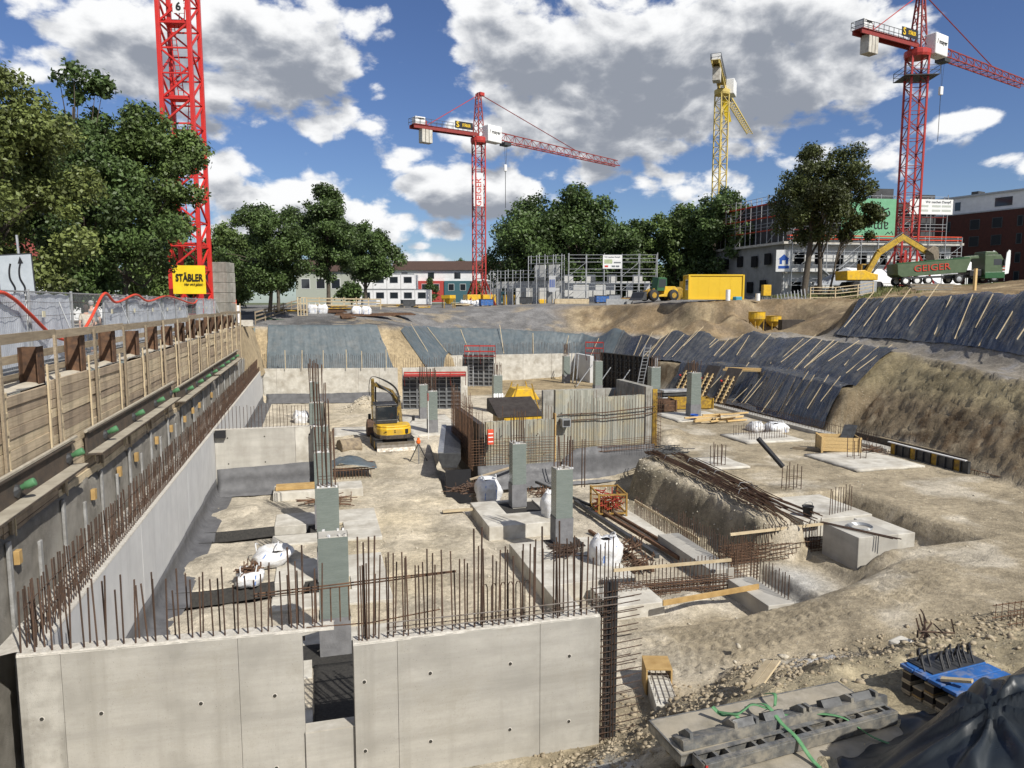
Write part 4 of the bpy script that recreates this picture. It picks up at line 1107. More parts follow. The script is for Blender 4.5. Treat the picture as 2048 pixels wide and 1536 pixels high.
cols = [(.27,17.95,-6.95,-3.95,.70,.52,.0,'large wrapped column standing just behind the opening of the front wall'),
 (.22,22.9,-6.92,-3.95,.66,.52,1.75,'wrapped column with rods standing in the second left footing'),
 (.15,28.45,-6.92,-3.95,.66,.52,1.9,'wrapped column with rods at the left footing nearest the crosswise wall'),
 (.12,34.6,-7.0,-3.95,.65,.50,2.0,'wrapped column at the end of the crosswise wall, mostly hidden by nearer ones'),
 (-.05,43.0,-7.0,-3.95,.80,.55,2.2,'broad wrapped column with tall dense rods beyond the crosswise wall'),
 (-.2,54.5,-7.0,-3.95,.62,.5,1.6,'farthest wrapped column of the left row, before the far wall'),
 (8.08,28.9,-6.78,-4.1,.58,.56,1.25,'wrapped column on the square footing by the lane, in front of the board marked wall'),
 (8.32,23.9,-6.80,-4.08,.60,.56,1.15,'wrapped column nearest the front right, on the long footing'),
 (7.75,54.0,-7.0,-4.35,.62,.55,1.5,'wrapped column before the steel formwork, farther left of the pair'),
 (7.45,48.0,-7.0,-4.12,.62,.55,1.5,'wrapped column before the steel formwork, nearer right of the pair'),
 (18.2,76.0,-6.95,-3.9,.6,.55,.9,'wrapped column before the far formwork with the red platform'),
 (14.0,56.2,-7.0,-4.0,.70,.6,.9,'wrapped column with white plastic tubes around its foot behind the board marked wall'),
 (26.2,74.2,-6.9,-3.95,.66,.6,1.3,'slim wrapped column in front of the far white wall beside long props'),
 (25.3,62.8,-6.8,-3.6,.70,.6,1.1,'wrapped column rising behind the board marked wall, left of the dark formwork'),
 (32.0,71.5,-6.9,-4.3,.7,.6,.0,'wrapped column standing directly before the tall dark formwork'),
 (26.65,53.9,-6.4,-3.45,.80,.7,.9,'wrapped column at the right end of the tall dark formwork'),
 (25.3,45.0,-6.2,-3.05,.74,.64,.8,'lone wrapped column on a pale pad before the leaning panels')]
for c in cols: column(*c)
# plastic tubes round one foot
tb = empty('tube_cladding', (14.0, 55.8, -7), 0, 'white plastic half tubes standing against the foot of a wrapped column', 'tubes')
for k in range(4): sub(MB().tube([(13.68+.21*k, 55.80, -7), (13.68+.21*k, 55.80, -5.45)], .09, 8).build('tube', WHITE, None, True), tb)

def block(name, lo, hi, m, parent, bevel=.02): return sub(MB().box(lo, hi).build(name, m, None, bevel=bevel), parent)
def footing(label, boxes, loc, m=CONC_L, fleece=None):
    e = empty('footing', loc, 0, label, 'footing', 'concrete footings in the pit')
    for lo, hi in boxes: block('slab', lo, hi, m, e)
    if fleece:
        x0, y0, x1, y1, z = fleece
        sub(MB().sheet([[(x, y, z+.012*float(vnoise(x*6, y*6, 5))) for y in np.linspace(y0, y1, 6)] for x in np.linspace(x0, x1, 6)]).build('fleece', FLEECE, None, True), e)
    return e
footing('pale slab footing around the column behind the front wall', [((-1.2,16.7,-7.4),(-.3,17.6,-6.96)), ((.85,16.9,-7.4),(2.1,19.2,-6.96)), ((-1.2,18.4,-7.4),(.85,19.2,-6.96))], (0,17.9,-7), fleece=(-.6,17.2,.9,18.7,-6.97))
footing('pale slab footing split by a black trench, second from the front wall', [((-1.45,22.92,-7.5),(2.0,24.9,-6.93)), ((-1.45,20.7,-7.5),(2.0,21.78,-6.93)), ((.85,21.78,-7.5),(2.0,22.92,-6.93))], (0,22.5,-7), fleece=(-.4,21.95,.85,23.3,-7.0))
footing('pale slab footing split by a black trench, third from the front wall', [((-1.75,28.87,-7.5),(2.2,30.6,-6.93)), ((-1.75,26.6,-7.5),(2.2,27.72,-6.93)), ((.85,27.72,-7.5),(2.2,28.87,-6.93))], (0,28.4,-7), fleece=(-.4,27.9,.85,29.0,-7.0))
footing('long low concrete block lying before the crosswise wall', [((-2.0,32.9,-7.2),(1.9,34.3,-6.62))], (0,33.6,-7))
footing('square concrete footing with a dark recess beside the lane', [((6.2,26.2,-7.6),(9.55,27.75,-6.78)), ((6.2,27.75,-7.6),(7.3,29.75,-6.78)), ((8.9,27.75,-7.6),(9.55,29.75,-6.78)), ((7.3,29.5,-7.6),(8.9,29.75,-6.78))], (7.9,28,-7), fleece=(7.28,27.7,8.92,29.55,-6.86))
footing('long concrete footing with an open corner, right behind the front wall', [((6.45,20.15,-7.6),(9.5,24.2,-6.80)), ((6.45,17.3,-7.6),(7.0,20.15,-6.80))], (8,22,-7), fleece=(7.7,23.2,9.0,24.22,-6.786))
footing('low pale pad under the sheet scraps at the end of the front wall', [((7.9,18.4,-7.5),(9.6,20.0,-6.92))], (8.7,19.3,-7))
footing('narrow concrete beam with upright bars at the berm foot', [((12.0,19.95,-7.6),(12.85,23.7,-6.78))], (12.4,21.8,-7), CONC)
footing('short concrete beam nearest the wheel tracks', [((12.15,17.1,-7.6),(13.0,19.2,-6.80))], (12.6,18.2,-7), CONC)
footing('big square concrete block carrying a coil of wire', [((17.15,19.45,-7.3),(18.75,21.2,-6.0))], (18,20.3,-7), CONC)
footing('smaller concrete block against the square block', [((18.77,19.62,-7.3),(19.6,21.6,-6.08))], (19.2,20.5,-7), CONC_L)
footing('flat concrete block with a black bucket and upright bars', [((16.9,21.95,-7.2),(19.9,24.9,-6.12))], (18.4,23.4,-7), CONC_L)
for lab, x0, y0, x1, y1, z in (('pale ground slab with a few starter bars in the right half of the pit', 24.4,28.0,28.3,31.9,-6.15), ('pale ground slab with a long comb of bars in the right half of the pit', 23.3,35.3,27.0,38.2,-6.15),
                        ('pale ground slab under the lone wrapped column', 23.2,43.2,27.3,47.0,-6.15), ('pale ground slab with a bundle of eight bars', 17.9,30.0,20.0,32.4,-6.13), ('pale ground slab left of the digger on the lane', 1.0,48.0,3.2,51.5,-6.97), ('pale ground slab under the two columns before the steel formwork', 5.9,46.8,9.6,55.6,-6.97),
                        ('pale blinding strip beside the rusty rails', 12.05,24.2,12.95,29.6,-7.30)):
    tag(MB().sheet([[(x+.08*float(vnoise(x*2, y*2, 7)), y+.1*float(vnoise(x*2, y*2, 8)), z+.02*float(vnoise(x, y, 6))) for y in np.linspace(y0, y1, 12)] for x in np.linspace(x0, x1, 10)]).build('ground_slab', CONC_L, None, True, solid=.12), lab, 'slab')
# black lined trenches on the left
for k, (yc, w, xa, lab) in enumerate(((22.35,.55,-4.3,'black fleece lining the trench nearest the front wall'), (28.3,.55,-4.3,'black fleece lining the middle trench on the left'), (45.5,.42,-4.3,'black fleece lining a trench beyond the crosswise wall'), (52.5,.42,-4.3,'black fleece lining the farthest trench on the left'))):
    P = []
    for x in np.linspace(xa, .0, 40):
        c = yc - .12*math.sin(x*1.3)
        e = .05*float(fbm(x*1.5, k*3, 121))
        P.append([(x, c-w-.10+e, -6.94), (x, c-w+.03+e, -7.0), (x, c-w+.07, -7.44), (x, c, -7.47), (x, c+w-.07, -7.44), (x, c+w-.03-e, -7.0), (x, c+w+.06-e, -6.95)])
    cloth('trench_fleece', P, FLEECE, lab, 'fleece', 'black lined trenches', .01)
# crosswise wall and its sheeting
cw = empty('crosswise_wall', (-2.3, 35, -7), 0, 'short concrete wall running out from the left wall to the column row', 'wall')
sub(MB().box((-4.55, 34.85, -7.3), (-1.05, 35.15, -4.03)).build('wall_panel', CONC, None, bevel=.01), cw)
sub(MB().box((-1.04, 34.85, -7.3), (-.12, 35.15, -4.03)).build('wall_panel', CONC_L, None, bevel=.01), cw)
sub(MB().box((-4.55, 34.84, -4.03), (-.12, 35.16, -4.0)).build('rough_top', CONC_TOP, None), cw)
sub(MB().box((-4.5, 34.6, -4.35), (-4.05, 34.85, -4.02)).build('box_out', BLACK_P, None), cw)
m = MB()
for x in np.arange(-4.4, -.2, .16): m.tube([(x, 35, -4.05), (x+rng.normal(0, .02), 35.02, -2.95+rng.uniform(-.1, .05))], .012, 5)
stuff(sub(m.build('starter_bars', RUST_D, None), cw))
for x, z in ((-4.0,-4.4),(-2.4,-4.4),(-.4,-4.4),(-4.0,-5.6),(-2.4,-5.6)):
    o = inst(tie_src, 'tie_hole', (x, 34.85, z)); sub(o, cw)
P = []
for x in np.linspace(-4.5, -.1, 26):
    e = .08*float(fbm(x*1.2, 4, 131)); zt = -5.85 - .16*(x+4.5)/4.4*-1 + e*.5
    P.append([(x, 34.83, zt), (x, 34.82+.03*e, -6.3), (x, 34.76, -6.7), (x, 34.5+e, -6.9), (x, 34.0+e*2, -6.95)])
cloth('wall_sheeting', P, MEMB, 'grey waterproof sheeting along the foot of the crosswise wall')

# far walls
fwl = empty('far_wall', (1, 66, -7), 0, 'pale far basement wall below the smooth foil bank on the left', 'wall')
xs = [-4.55, -3.4, .2, 3.6, 5.4, 7.0]
for a, b in zip(xs[:-1], xs[1:]):
    ya, yb_ = 66.9-.19*(a+4.55), 66.9-.19*(b+4.55)
    mb = MB().add([(a+.005,ya,-7.3),(b-.005,yb_,-7.3),(b-.005,yb_+.35,-7.3),(a+.005,ya+.35,-7.3),(a+.005,ya,-4.0),(b-.005,yb_,-4.0),(b-.005,yb_+.35,-4.0),(a+.005,ya+.35,-4.0)], [(0,3,2,1),(4,5,6,7),(0,1,5,4),(1,2,6,5),(2,3,7,6),(3,0,4,7)])
    sub(mb.build('wall_panel', CONC_L, None, bevel=.012), fwl)
m = MB()
for x in np.arange(-4.5, 7, .17): m.tube([(x, 67.05-.19*(x+4.55), -4), (x+rng.normal(0, .02), 67.1-.19*(x+4.55), -2.75+rng.uniform(-.15, .1))], .014, 4)
stuff(sub(m.build('starter_bars', RUST_D, None), fwl))
for x in (-2.6, -1.2, .6, 2.6, 3.9, 6.0): bars_at([(x, 66.7-.19*(x+4.55))], -4, -2.35, .035, WOOD_L, fwl, 'timber_post')
P = []
for x in np.linspace(-4.3, 6.9, 40):
    y0 = 66.86-.19*(x+4.55); e = .25*float(fbm(x*.9, 4, 132))
    P.append([(x, y0, -6.2+e*.4), (x, y0-.03+.1*e, -6.6), (x, y0-.25-.3*abs(e), -6.9), (x, y0-.9-e, -6.96)])
cloth('wall_sheeting', P, MEMB, 'grey waterproof sheeting along the foot of the pale far wall')
fw2 = empty('far_wall', (21, 78.6, -7), 0, 'pale far basement wall at the back right, under the crumpled foil bank', 'wall')
for a, b in ((12.6,15.8),(15.81,19.4),(19.41,22.6),(22.61,26.0),(26.01,29.4)):
    sub(MB().box((a, 78.6, -7.3), (b-.01, 78.95, -4.0)).build('wall_panel', CONC_L, None, bevel=.012), fw2)
sub(MB().box((28.9, 74.0, -7.3), (29.3, 78.59, -4.0)).build('return_wall', CONC_G, None, bevel=.012), fw2)
m = MB()
for x in np.arange(12.7, 31.0, .17): m.tube([(x, 78.8, -4), (x+rng.normal(0, .03), 78.8, -2.75+rng.uniform(-.15, .1))], .015, 4)
stuff(sub(m.build('starter_bars', RUST_D, None), fw2))
# low wall between the formwork and the far wall
b = MB().box((6.9, 60.2, -7.2), (12.4, 60.55, -3.62)); mw = tag(b.build('low_wall', CONC_L, None, bevel=.01), 'pale concrete wall just behind the steel formwork with a row of rods on top', 'wall')
m = MB()
for x in np.arange(7, 12.4, .2): m.tube([(x, 60.4, -3.62), (x, 60.4, -2.7+rng.uniform(-.3, .1))], .014, 4)
stuff(sub(m.build('starter_bars', RUST_D, None), mw))

# ---------------------------------------------------------------- steel formwork
def form_panel(e, x0, y0, x1, y1, zb, zt, m_face, m_rib, depth=.13, ribs=8):
    d = Vector((x1-x0, y1-y0, 0)); L = d.length; d.normalize(); n = Vector((d.y, -d.x, 0))
    p = empty_part = None
    b = MB(); a = Vector((x0, y0, 0)); c = Vector((x1, y1, 0))
    b.bar(a+Vector((0, 0, (zb+zt)/2))+n*0, c+Vector((0, 0, (zb+zt)/2)), .02, zt-zb)
    face = sub(b.build('form_panel', m_face, None), e)
    r = MB()
    for k in range(ribs+1):
        z = zb+.05+(zt-zb-.1)*k/ribs
        r.bar(a+n*depth/2+Vector((0, 0, z)), c+n*depth/2+Vector((0, 0, z)), depth, .07)
    for t in (0.02, .5, .98):
        q = a+d*L*t+n*depth/2
        r.bar(q+Vector((0, 0, zb)), q+Vector((0, 0, zt)), .06, depth+.02, up=tuple(n))
    ro = r.build('rib', m_rib, None); ro.parent = face; ro.matrix_parent_inverse = face.matrix_parent_inverse @ Matrix.Identity(4)
    ro.matrix_parent_inverse = Matrix.Identity(4)
    return face
def platform(e, x0, y0, x1, y1, z, h=1.0):
    d = Vector((x1-x0, y1-y0, 0)); L = d.length; d.normalize(); n = Vector((d.y, -d.x, 0))
    a = Vector((x0, y0, z)); c = Vector((x1, y1, z))
    b = MB().bar(a+n*.45, c+n*.45, .8, .05); sub(b.build('deck', RED_D, None), e)
    for q in (.45, .95):
        sub(MB().bar(a+n*.83+Vector((0, 0, q*h)), c+n*.83+Vector((0, 0, q*h)), .03, .13).build('rail', RED, None), e)
    k = max(2, int(L/1.2))
    for i in range(k+1):
        q = a+n*.86+d*L*i/k
        sub(MB().bar(q, q+Vector((0, 0, h)), .05).build('upright', RED_D, None), e)
    for i in range(k+1):
        q = a+d*L*i/k
        sub(MB().bar(q+n*.8+Vector((0, 0, -.05)), q+n*.1+Vector((0, 0, -.8)), .05).build('strut', RED_D, None), e)
fa = empty('formwork', (9.3, 59.3, -7), 0, 'grey steel wall formwork with horizontal ribs behind two wrapped columns', 'formwork')
for k in range(4): form_panel(fa, 6.85+1.18*k, 59.8-.25*k, 8.0+1.18*k, 59.56-.25*k, -7.0, -4.15, STEEL_D, mat('form_grey', (.20, .21, .215), (.14, .145, .15), 3, .6))
pa = empty('work_platform', (9.3, 59, -4.2), 0, 'red work platform with railing on top of the ribbed steel formwork', 'platform')
platform(pa, 7.0, 59.5, 11.9, 58.6, -4.2, .35)
fb2 = empty('formwork', (16.6, 74.5, -7), 0, 'steel stop end formwork with a ladder before the far white wall', 'formwork')
for k in range(3): form_panel(fb2, 15.0+1.05*k, 75.2-.4*k, 16.0+1.05*k, 74.8-.4*k, -7.0, -3.55, STEEL_D, GALV)
sub(MB().tube([(15.4, 74.0, -7), (15.5, 74.6, -3.4)], .03, 5).tube([(15.85, 73.9, -7), (15.95, 74.5, -3.4)], .03, 5).build('ladder_rail', GALV, None), fb2)
m = MB()
for k in range(11): m.tube([(15.4+.01*k, 74.0+.055*k, -6.8+.3*k), (15.85+.01*k, 73.9+.055*k, -6.8+.3*k)], .02, 4)
stuff(sub(m.build('ladder_rung', GALV, None), fb2))
pb = empty('work_platform', (16.5, 74, -3.6), 0, 'red work platform with two rail rows in front of the far white wall', 'platform')
platform(pb, 15.2, 74.6, 18.2, 73.5, -3.75, 1.15)
# tall dark formwork on the right
fc = empty('formwork', (29.5, 64, -6.8), 0, 'long tall dark formwork wall leaning on props below the foil slope', 'formwork')
fa0, fa1 = Vector((28.35, 69.5, 0)), Vector((30.2, 61.0, 0))
for k in range(6):
    a = fa0.lerp(fa1, k/6); c = fa0.lerp(fa1, (k+.97)/6)
    f = form_panel(fc, a.x, a.y, c.x, c.y, -6.9, -3.25, PLY_D, STEEL_D, .18, 6)
    # perforated walers
    wl = MB()
    dd_ = (c-a).normalized(); nn = Vector((dd_.y, -dd_.x, 0))
    for t in (.3, .7):
        q = a.lerp(c, t)+nn*.25
        for z in np.arange(-6.6, -3.6, .35): wl.cbox((q.x, q.y, z), (.14, .14, .2), 0)
    w_ = stuff(wl.build('clamp', BLACK_P, None)); w_.parent = f; w_.matrix_parent_inverse = Matrix.Identity(4)
sub(MB().bar((30.25, 60.9, -6.9), (30.25, 60.9, -3.3), .25, .3).build('end_post', GALV, None), fc)
pc = empty('work_platform', (29, 71, -3.3), 0, 'dark red railed platform at the left end of the tall dark formwork', 'platform')
platform(pc, 27.6, 71.6, 29.2, 70.6, -3.45, 1.2)
for k, (x, y) in enumerate(((27.3, 66.0), (28.0, 63.0), (26.6, 69.2))):
    t = tag(MB().tube([(x-1.4, y-1.0, -6.6), (x+.9, y+.6, -4.6)], .05, 6).build('push_prop', GALV, None), 'slanting steel prop bracing the tall dark formwork, %s' % ('middle one of three', 'nearest of three', 'farthest of three')[k], 'prop', 'props at the dark formwork')
ld = empty('ladder', (29.3, 61.5, -6.5), 0, 'long aluminium ladder leaning on the tall dark formwork', 'ladder')
la, lb = Vector((28.3, 60.9, -6.4)), Vector((29.5, 61.6, -2.1)); lw_ = Vector((.55, -.05, 0))
for q in (Vector(), lw_): sub(MB().bar(la+q, lb+q, .06, .06).build('rail', GALV, None), ld)
for k in range(1, 14): sub(MB().bar(la.lerp(lb, k/14), la.lerp(lb, k/14)+lw_, .035, .035).build('rung', GALV, None), ld)
for k in range(4):
    tag(MB().tube([(26.4+.25*k, 75.0-.5*k, -6.9), (27.3+.25*k, 76.5-.4*k, -3.8)], .055, 6).build('long_prop', GALV, None), 'long steel prop leaning before the far white wall, %s from the left' % ordn[k], 'prop', 'long props leaning at the far wall')

# ---------------------------------------------------------------- board marked walls of the core
BOARD = mat('board_marked_concrete', (.39, .385, .325), (.25, .25, .21), 1.0, .8, .25, 6, stretch=(7.5, 7.5, .12), detail=3, contrast=(.42, .58), col3=(.37, .32, .20), scale3=.9)
core = empty('core_wall', (12.5, 35, -7.6), 0, 'board marked concrete core wall with rusty mesh, in the middle of the pit', 'wall')
def board_wall(x0, x1, y0, y1, zb, zt, nm='board_face', th=.3):
    """face of narrow vertical boards, each a little proud or sunk"""
    n = max(1, int(round((x1-x0)/.12)))
    b = MB()
    for k in range(n):
        a = x0+(x1-x0)*k/n; c = x0+(x1-x0)*(k+1)/n
        ya = y0+(y1-y0)*k/n; d = rng.uniform(-.012, .012)
        b.box((a+.002, ya+d, zb), (c-.002, ya+th, zt+rng.uniform(-.012, .012)))
    o = sub(b.build(nm, BOARD, None), core); return stuff(o)
board_wall(8.1, 11.72, 34.85, 34.9, -7.6, -4.2)
board_wall(11.78, 12.55, 34.95, 34.95, -7.6, -2.72)
board_wall(12.56, 13.9, 34.97, 35.0, -7.6, -2.74)
board_wall(13.92, 17.1, 35.0, 35.6, -7.6, -3.2)
sub(MB().box((11.72, 34.80, -7.6), (11.78, 35.2, -3.9)).build('stop_board', PLY, None), core)
sub(MB().box((17.1, 35.5, -7.6), (17.5, 39.5, -2.75)).build('end_wall', CONC_D, None), core)
sub(MB().box((12.6, 39.6, -7.2), (17.3, 39.9, -3.3)).build('rear_wall', CONC_D, None), core)
sub(MB().box((7.75, 35.0, -7.6), (8.05, 41.5, -4.3)).build('side_wall', PLY_D, None), core)
for x, z in ((8.9,-4.9),(10.8,-4.9),(9.3,-5.9),(11.2,-5.9),(12.1,-3.9),(13.2,-3.95),(14.6,-4.1),(15.9,-4.2)):
    o = inst(tie_src, 'tie_hole', (x, 34.80 if x < 11.7 else 34.93 if x < 13.9 else 34.98, z)); sub(o, core)
b = MB()
for z0 in (-3.98, -4.30):
    b.tube([(11.9, 34.86, z0), (14.5, 34.9, z0+.02), (17.6, 35.4, z0+.16)], .03, 5)
sub(b.build('long_rods', RUST_D, None), core)
sub(MB().box((12.0, 34.45, -4.55), (12.45, 34.92, -4.15)).build('box_out', GALV, None), core)
sub(MB().box((12.06, 34.43, -4.49), (12.39, 34.46, -4.21)).build('box_opening', BLACK, None), core)
m = MB()
for x in np.arange(7.4, 11.7, .15): m.tube([(x, 34.62, -6.35), (x+rng.normal(0, .01), 34.62, -3.2-rng.uniform(.1, 1.7))], .012, 4, False)
for z in np.arange(-6.3, -4.9, .14): m.tube([(7.3, 34.6, z), (9.5, 34.6, z+rng.normal(0, .02)), (11.7, 34.6, z)], .012, 4, False)
for y in np.arange(34.7, 40.5, .17): m.tube([(7.38, y, -6.6), (7.38+rng.normal(0, .02), y, -2.6-rng.uniform(0, .8))], .013, 4, False)
for z in np.arange(-6.4, -3.4, .16): m.tube([(7.36, 34.6, z), (7.36, 37.5, z), (7.36, 40.5, z)], .012, 4, False)
for x in np.arange(12.4, 17.6, .17): m.tube([(x, 34.72, -6.0), (x, 34.72+rng.normal(0, .01), -2.6-rng.uniform(0, .9))], .011, 4, False)
for z in np.arange(-6.0, -5.35, .1): m.tube([(11.9, 34.7, z), (14.5, 34.7, z+rng.normal(0, .03)), (17.7, 35.2, z)], .011, 4, False)
for y in np.arange(35, 39.5, .2): m.tube([(17.75, y, -6.3), (17.75, y, -2.9-rng.uniform(0, .6))], .013, 4, False)
for z in np.arange(-6.2, -3.3, .2): m.tube([(17.74, 34.9, z), (17.74, 39.5, z)], .012, 4, False)
stuff(sub(m.build('rebar_mesh', RUST, None), core))
m = MB()
for x in (12.1, 12.25, 12.75, 12.9): m.tube([(x-.3, 32.8, -7.3), (x-.3, 32.8, -4.9)], .03, 5)
stuff(sub(m.build('edge_bars', RUST_D, None), core))
sub(MB().bar((17.62, 35.6, -6.0), (17.62, 35.6, -2.9), .2, .3).build('formwork_edge', YEL_D, None), core)
P = []
for x in np.linspace(12.05, 17.6, 34):
    yb_ = 34.9 + (.0 if x < 13.9 else (x-13.9)*.19); e = .10*float(fbm(x*.8, 2, 141))
    zt = -5.72 - .55*sstep(13, 11.9, x)[()] + e - .1*sstep(15, 17.6, x)[()]
    P.append([(x, yb_-.22, zt), (x, yb_-.25-.04*e, -6.3), (x, yb_-.28+.05*e, -6.9), (x, yb_-.42, -7.35), (x, yb_-.9, -7.45)])
cloth('core_sheeting', P, MEMB, 'grey waterproof sheeting bulging below the right half of the board marked wall')
P = [[(x, 34.55, -6.35+.05*float(fbm(x, 2, 142))), (x, 34.5, -6.8), (x, 34.3, -7.3), (x, 33.7, -7.38)] for x in np.linspace(7.6, 11.9, 22)]
cloth('core_sheeting', P, MEMB, 'low grey waterproof sheeting below the left half of the board marked wall')
tag(MB().tube([(7.0, 33.6, -6.75), (9.6, 34.3, -6.35)], .06, 6).build('pole', WOOD, None), 'long weathered pole lying across the mesh at the trench end', 'pole')
# red box with lettering on the mesh
rb = empty('red_box', (8.55, 34.5, -5), 0, 'red box with white stripes hanging on the rusty mesh', 'box')
sub(MB().box((8.08, 34.38, -5.25), (8.38, 34.55, -4.5)).build('body', RED_B, None, bevel=.02), rb)
for z in (-5.12, -4.9, -4.72): sub(MB().box((8.11, 34.37, z), (8.35, 34.379, z+.05)).build('stripe', WHITE, None), rb)
# trench beside the lane: box girder and black lining
tg = empty('box_girder', (6.9, 39, -6.6), 0, 'grey steel box girder lying along the dark trench beside the lane', 'girder')
b = MB().prism([(-.55, 0), (.55, 0), (.55, -.35), (.35, -.75), (-.35, -.75), (-.55, -.35)], 'y', 0, 8.2)
o = b.build('girder', STEEL_D, None, bevel=.02); o.location = (-.7, -4.4, 1.0); o.rotation_euler = (0, 0, R(-11)); o.parent = tg
b = MB().box((-.58, 0, .002), (-.30, 8.2, .05)); o2 = b.build('edge_strip', GALV, None); o2.location = o.location; o2.rotation_euler = o.rotation_euler; o2.parent = tg
P = [[(6.05+.06*math.sin(z*3)+.1*(y-34)*.99, y, z) for z in (-5.9, -6.6, -7.3, -8.0, -8.55)] for y in np.linspace(34.0, 34.2, 2)]
b = MB().box((5.95, 34.3, -8.6), (7.2, 34.36, -6.4)); tag(b.build('trench_lining', BLACK_P, None), 'black lining sheet hanging at the near end of the dark trench', 'sheeting')
# yellow site box inside the core
yb = empty('site_box', (10.9, 39, -5.6), 0, 'large yellow steel box with a dark pitched lid inside the core walls', 'box')
sub(MB().box((9.85, 38.0, -6.9), (12.0, 40.6, -4.5)).build('body', YEL, None, bevel=.02), yb)
sub(MB().prism([(37.95, -4.49), (40.65, -4.49), (40.65, -3.78), (40.4, -3.7)], 'x', 9.5, 12.1).build('lid', PLY_D, None), yb)
for x in (10.4, 10.95, 11.5): sub(MB().box((x, 37.98, -6.9), (x+.05, 38.0, -4.55)).build('rib', YEL_D, None), yb)
y2 = empty('concrete_skip', (15.5, 55.5, -6), 0, 'yellow crane skip with a frame behind the board marked wall', 'skip')
sub(MB().prism([(14.6, -5.9), (17.1, -5.9), (16.5, -5.0), (15.1, -5.0)], 'y', 54.6, 56.4).build('hopper', YEL, None, bevel=.03), y2)
for x, y in ((14.6, 54.6), (17.1, 54.6), (14.6, 56.4), (17.1, 56.4)): sub(MB().bar((x, y, -7), (15.85+(x-15.85)*.45, y, -4.6), .09).build('frame_leg', YEL_D, None), y2)

# ================================================================ foil on the banks
def poly_at(P, u):
    P = np.array(P, float); d = np.r_[0, np.cumsum(np.hypot(*np.diff(P, axis=0).T))]; t = u*d[-1]
    return np.array([np.interp(t, d, P[:, 0]), np.interp(t, d, P[:, 1])])
def foil(name, T, B, nu, nv, m, label, amp=.10, seed=0, fold=2.2, group='foil sheets over the banks', v0=-.06, right_cut=None, edge=.25, lift=.07):
    e = empty(name, tuple((np.array(T).mean(0)+np.array(B).mean(0))/2) + (0,), 0, label, 'foil sheet', group)
    U = np.linspace(0, 1, nu); Vv = np.linspace(v0, 1, nv)
    pts = np.zeros((nu, nv, 2))
    L = np.hypot(*np.diff(np.array(T), axis=0).T).sum()
    for i, u in enumerate(U):
        a, b = poly_at(T, u), poly_at(B, u)
        for j, v in enumerate(Vv):
            pts[i, j] = a + (b-a)*v
    gu, gv = np.meshgrid(U*L, Vv, indexing='ij')
    du = edge*fbm(gv*3, gu*0+seed, seed+1)*((U < .02) | (U > .98))[:, None]
    pts[..., 0] += du*.4; pts[..., 1] += du
    z = H(pts[..., 0].ravel(), pts[..., 1].ravel()).reshape(nu, nv)
    # smooth over grid noise, then folds running down the bank
    w = amp*(np.abs(fbm(gu*fold/2+gv*.5, gv*.9, seed, 4))*1.8 + .75*np.abs(fbm(gu*fold*2.1+gv*1.2, gv*.45, seed+3, 3)) + .5*np.abs(vnoise(gu*fold*1.7-gv*1.6, gv*1.3, seed+5))*1.6)
    wp = gu + gv*.5 + 1.6*fbm(gu*.35, gv*1.2, seed+7)
    w += amp*1.1*np.maximum(0, .35-np.abs(vnoise(wp*.9, gv*.5, seed+8)))*3*np.clip(.5+1.6*vnoise(gu*.4, gv, seed+9), 0, 1)
    w += amp*.8*fbm(gu*.5, gv*2.5, seed+12, 3)
    w *= (.5+.7*gv)*(1-.75*sstep(.84, 1., gv))
    z = z + lift + w
    V = np.dstack([pts, z]).reshape(-1, 3)
    i, j = np.meshgrid(np.arange(nu-1), np.arange(nv-1), indexing='ij'); a = (i*nv+j).ravel()
    o = np_mesh('sheet', V, np.c_[a, a+nv, a+nv+1, a+1], m, None, True)
    sub(o, e)
    return e
def batten(e, T, B, u, v0, v1, skew=0.0, w=.06, m=None, lift=.19):
    a, b = poly_at(T, min(max(u, 0), 1)), poly_at(B, min(max(u+skew, 0), 1))
    n = 6; q = [a+(b-a)*(v0+(v1-v0)*k/n) for k in range(n+1)]
    zs = [Hs(*p) for p in q]
    # a stiff lath: straight between its ends, clear of the ground
    z0, z1 = zs[0], zs[-1]
    over = max(zs[k]-(z0+(z1-z0)*k/n) for k in range(n+1))
    o = MB().bar((q[0][0], q[0][1], z0+lift+over), (q[-1][0], q[-1][1], z1+lift+over*.9), w, .04).build('batten', m or WOOD_L, None)
    return sub(o, e)
foil('foil_sheet', [(-4.15,70.9),(5.9,70.9)], [(-4.25,67.2),(7.6,66.6)], 150, 30, FOIL_G, 'smooth blue grey foil stretched over the far left bank', .10, 3, 2.2)
eB = foil('foil_sheet', [(8.3,71.6),(9.3,75.4),(12.4,82.4),(21,82.9),(31,81.9),(33.8,76.2)], [(11.3,69.3),(12.4,73.2),(14.2,79.2),(21,79.0),(28.7,79.2),(30.0,74.2)], 330, 30, FOIL_G, 'crumpled blue grey foil behind the back right basement wall', .15, 11, 1.8)
TB, BB = [(8.3,71.6),(9.3,75.4),(12.4,82.4),(21,82.9),(31,81.9),(33.8,76.2)], [(11.3,69.3),(12.4,73.2),(14.2,79.2),(21,79.0),(28.7,79.2),(30.0,74.2)]
for u in (.12,.3,.42,.55,.66,.78,.9): batten(eB, TB, BB, u, .05, .95, .01)
TC = [(33.7,76.4),(36.2,61.6),(37.9,50.2),(36.0,41),(35.75,38.0)]; BC = [(30.2,74.0),(32.5,61.3),(34.6,50.2),(32.8,41.5),(32.4,37.8)]
eC = foil('foil_sheet', TC, BC, 460, 40, FOIL, 'long black foil with many slanting laths on the right bank below the gravel road', .17, 21, 2.6)
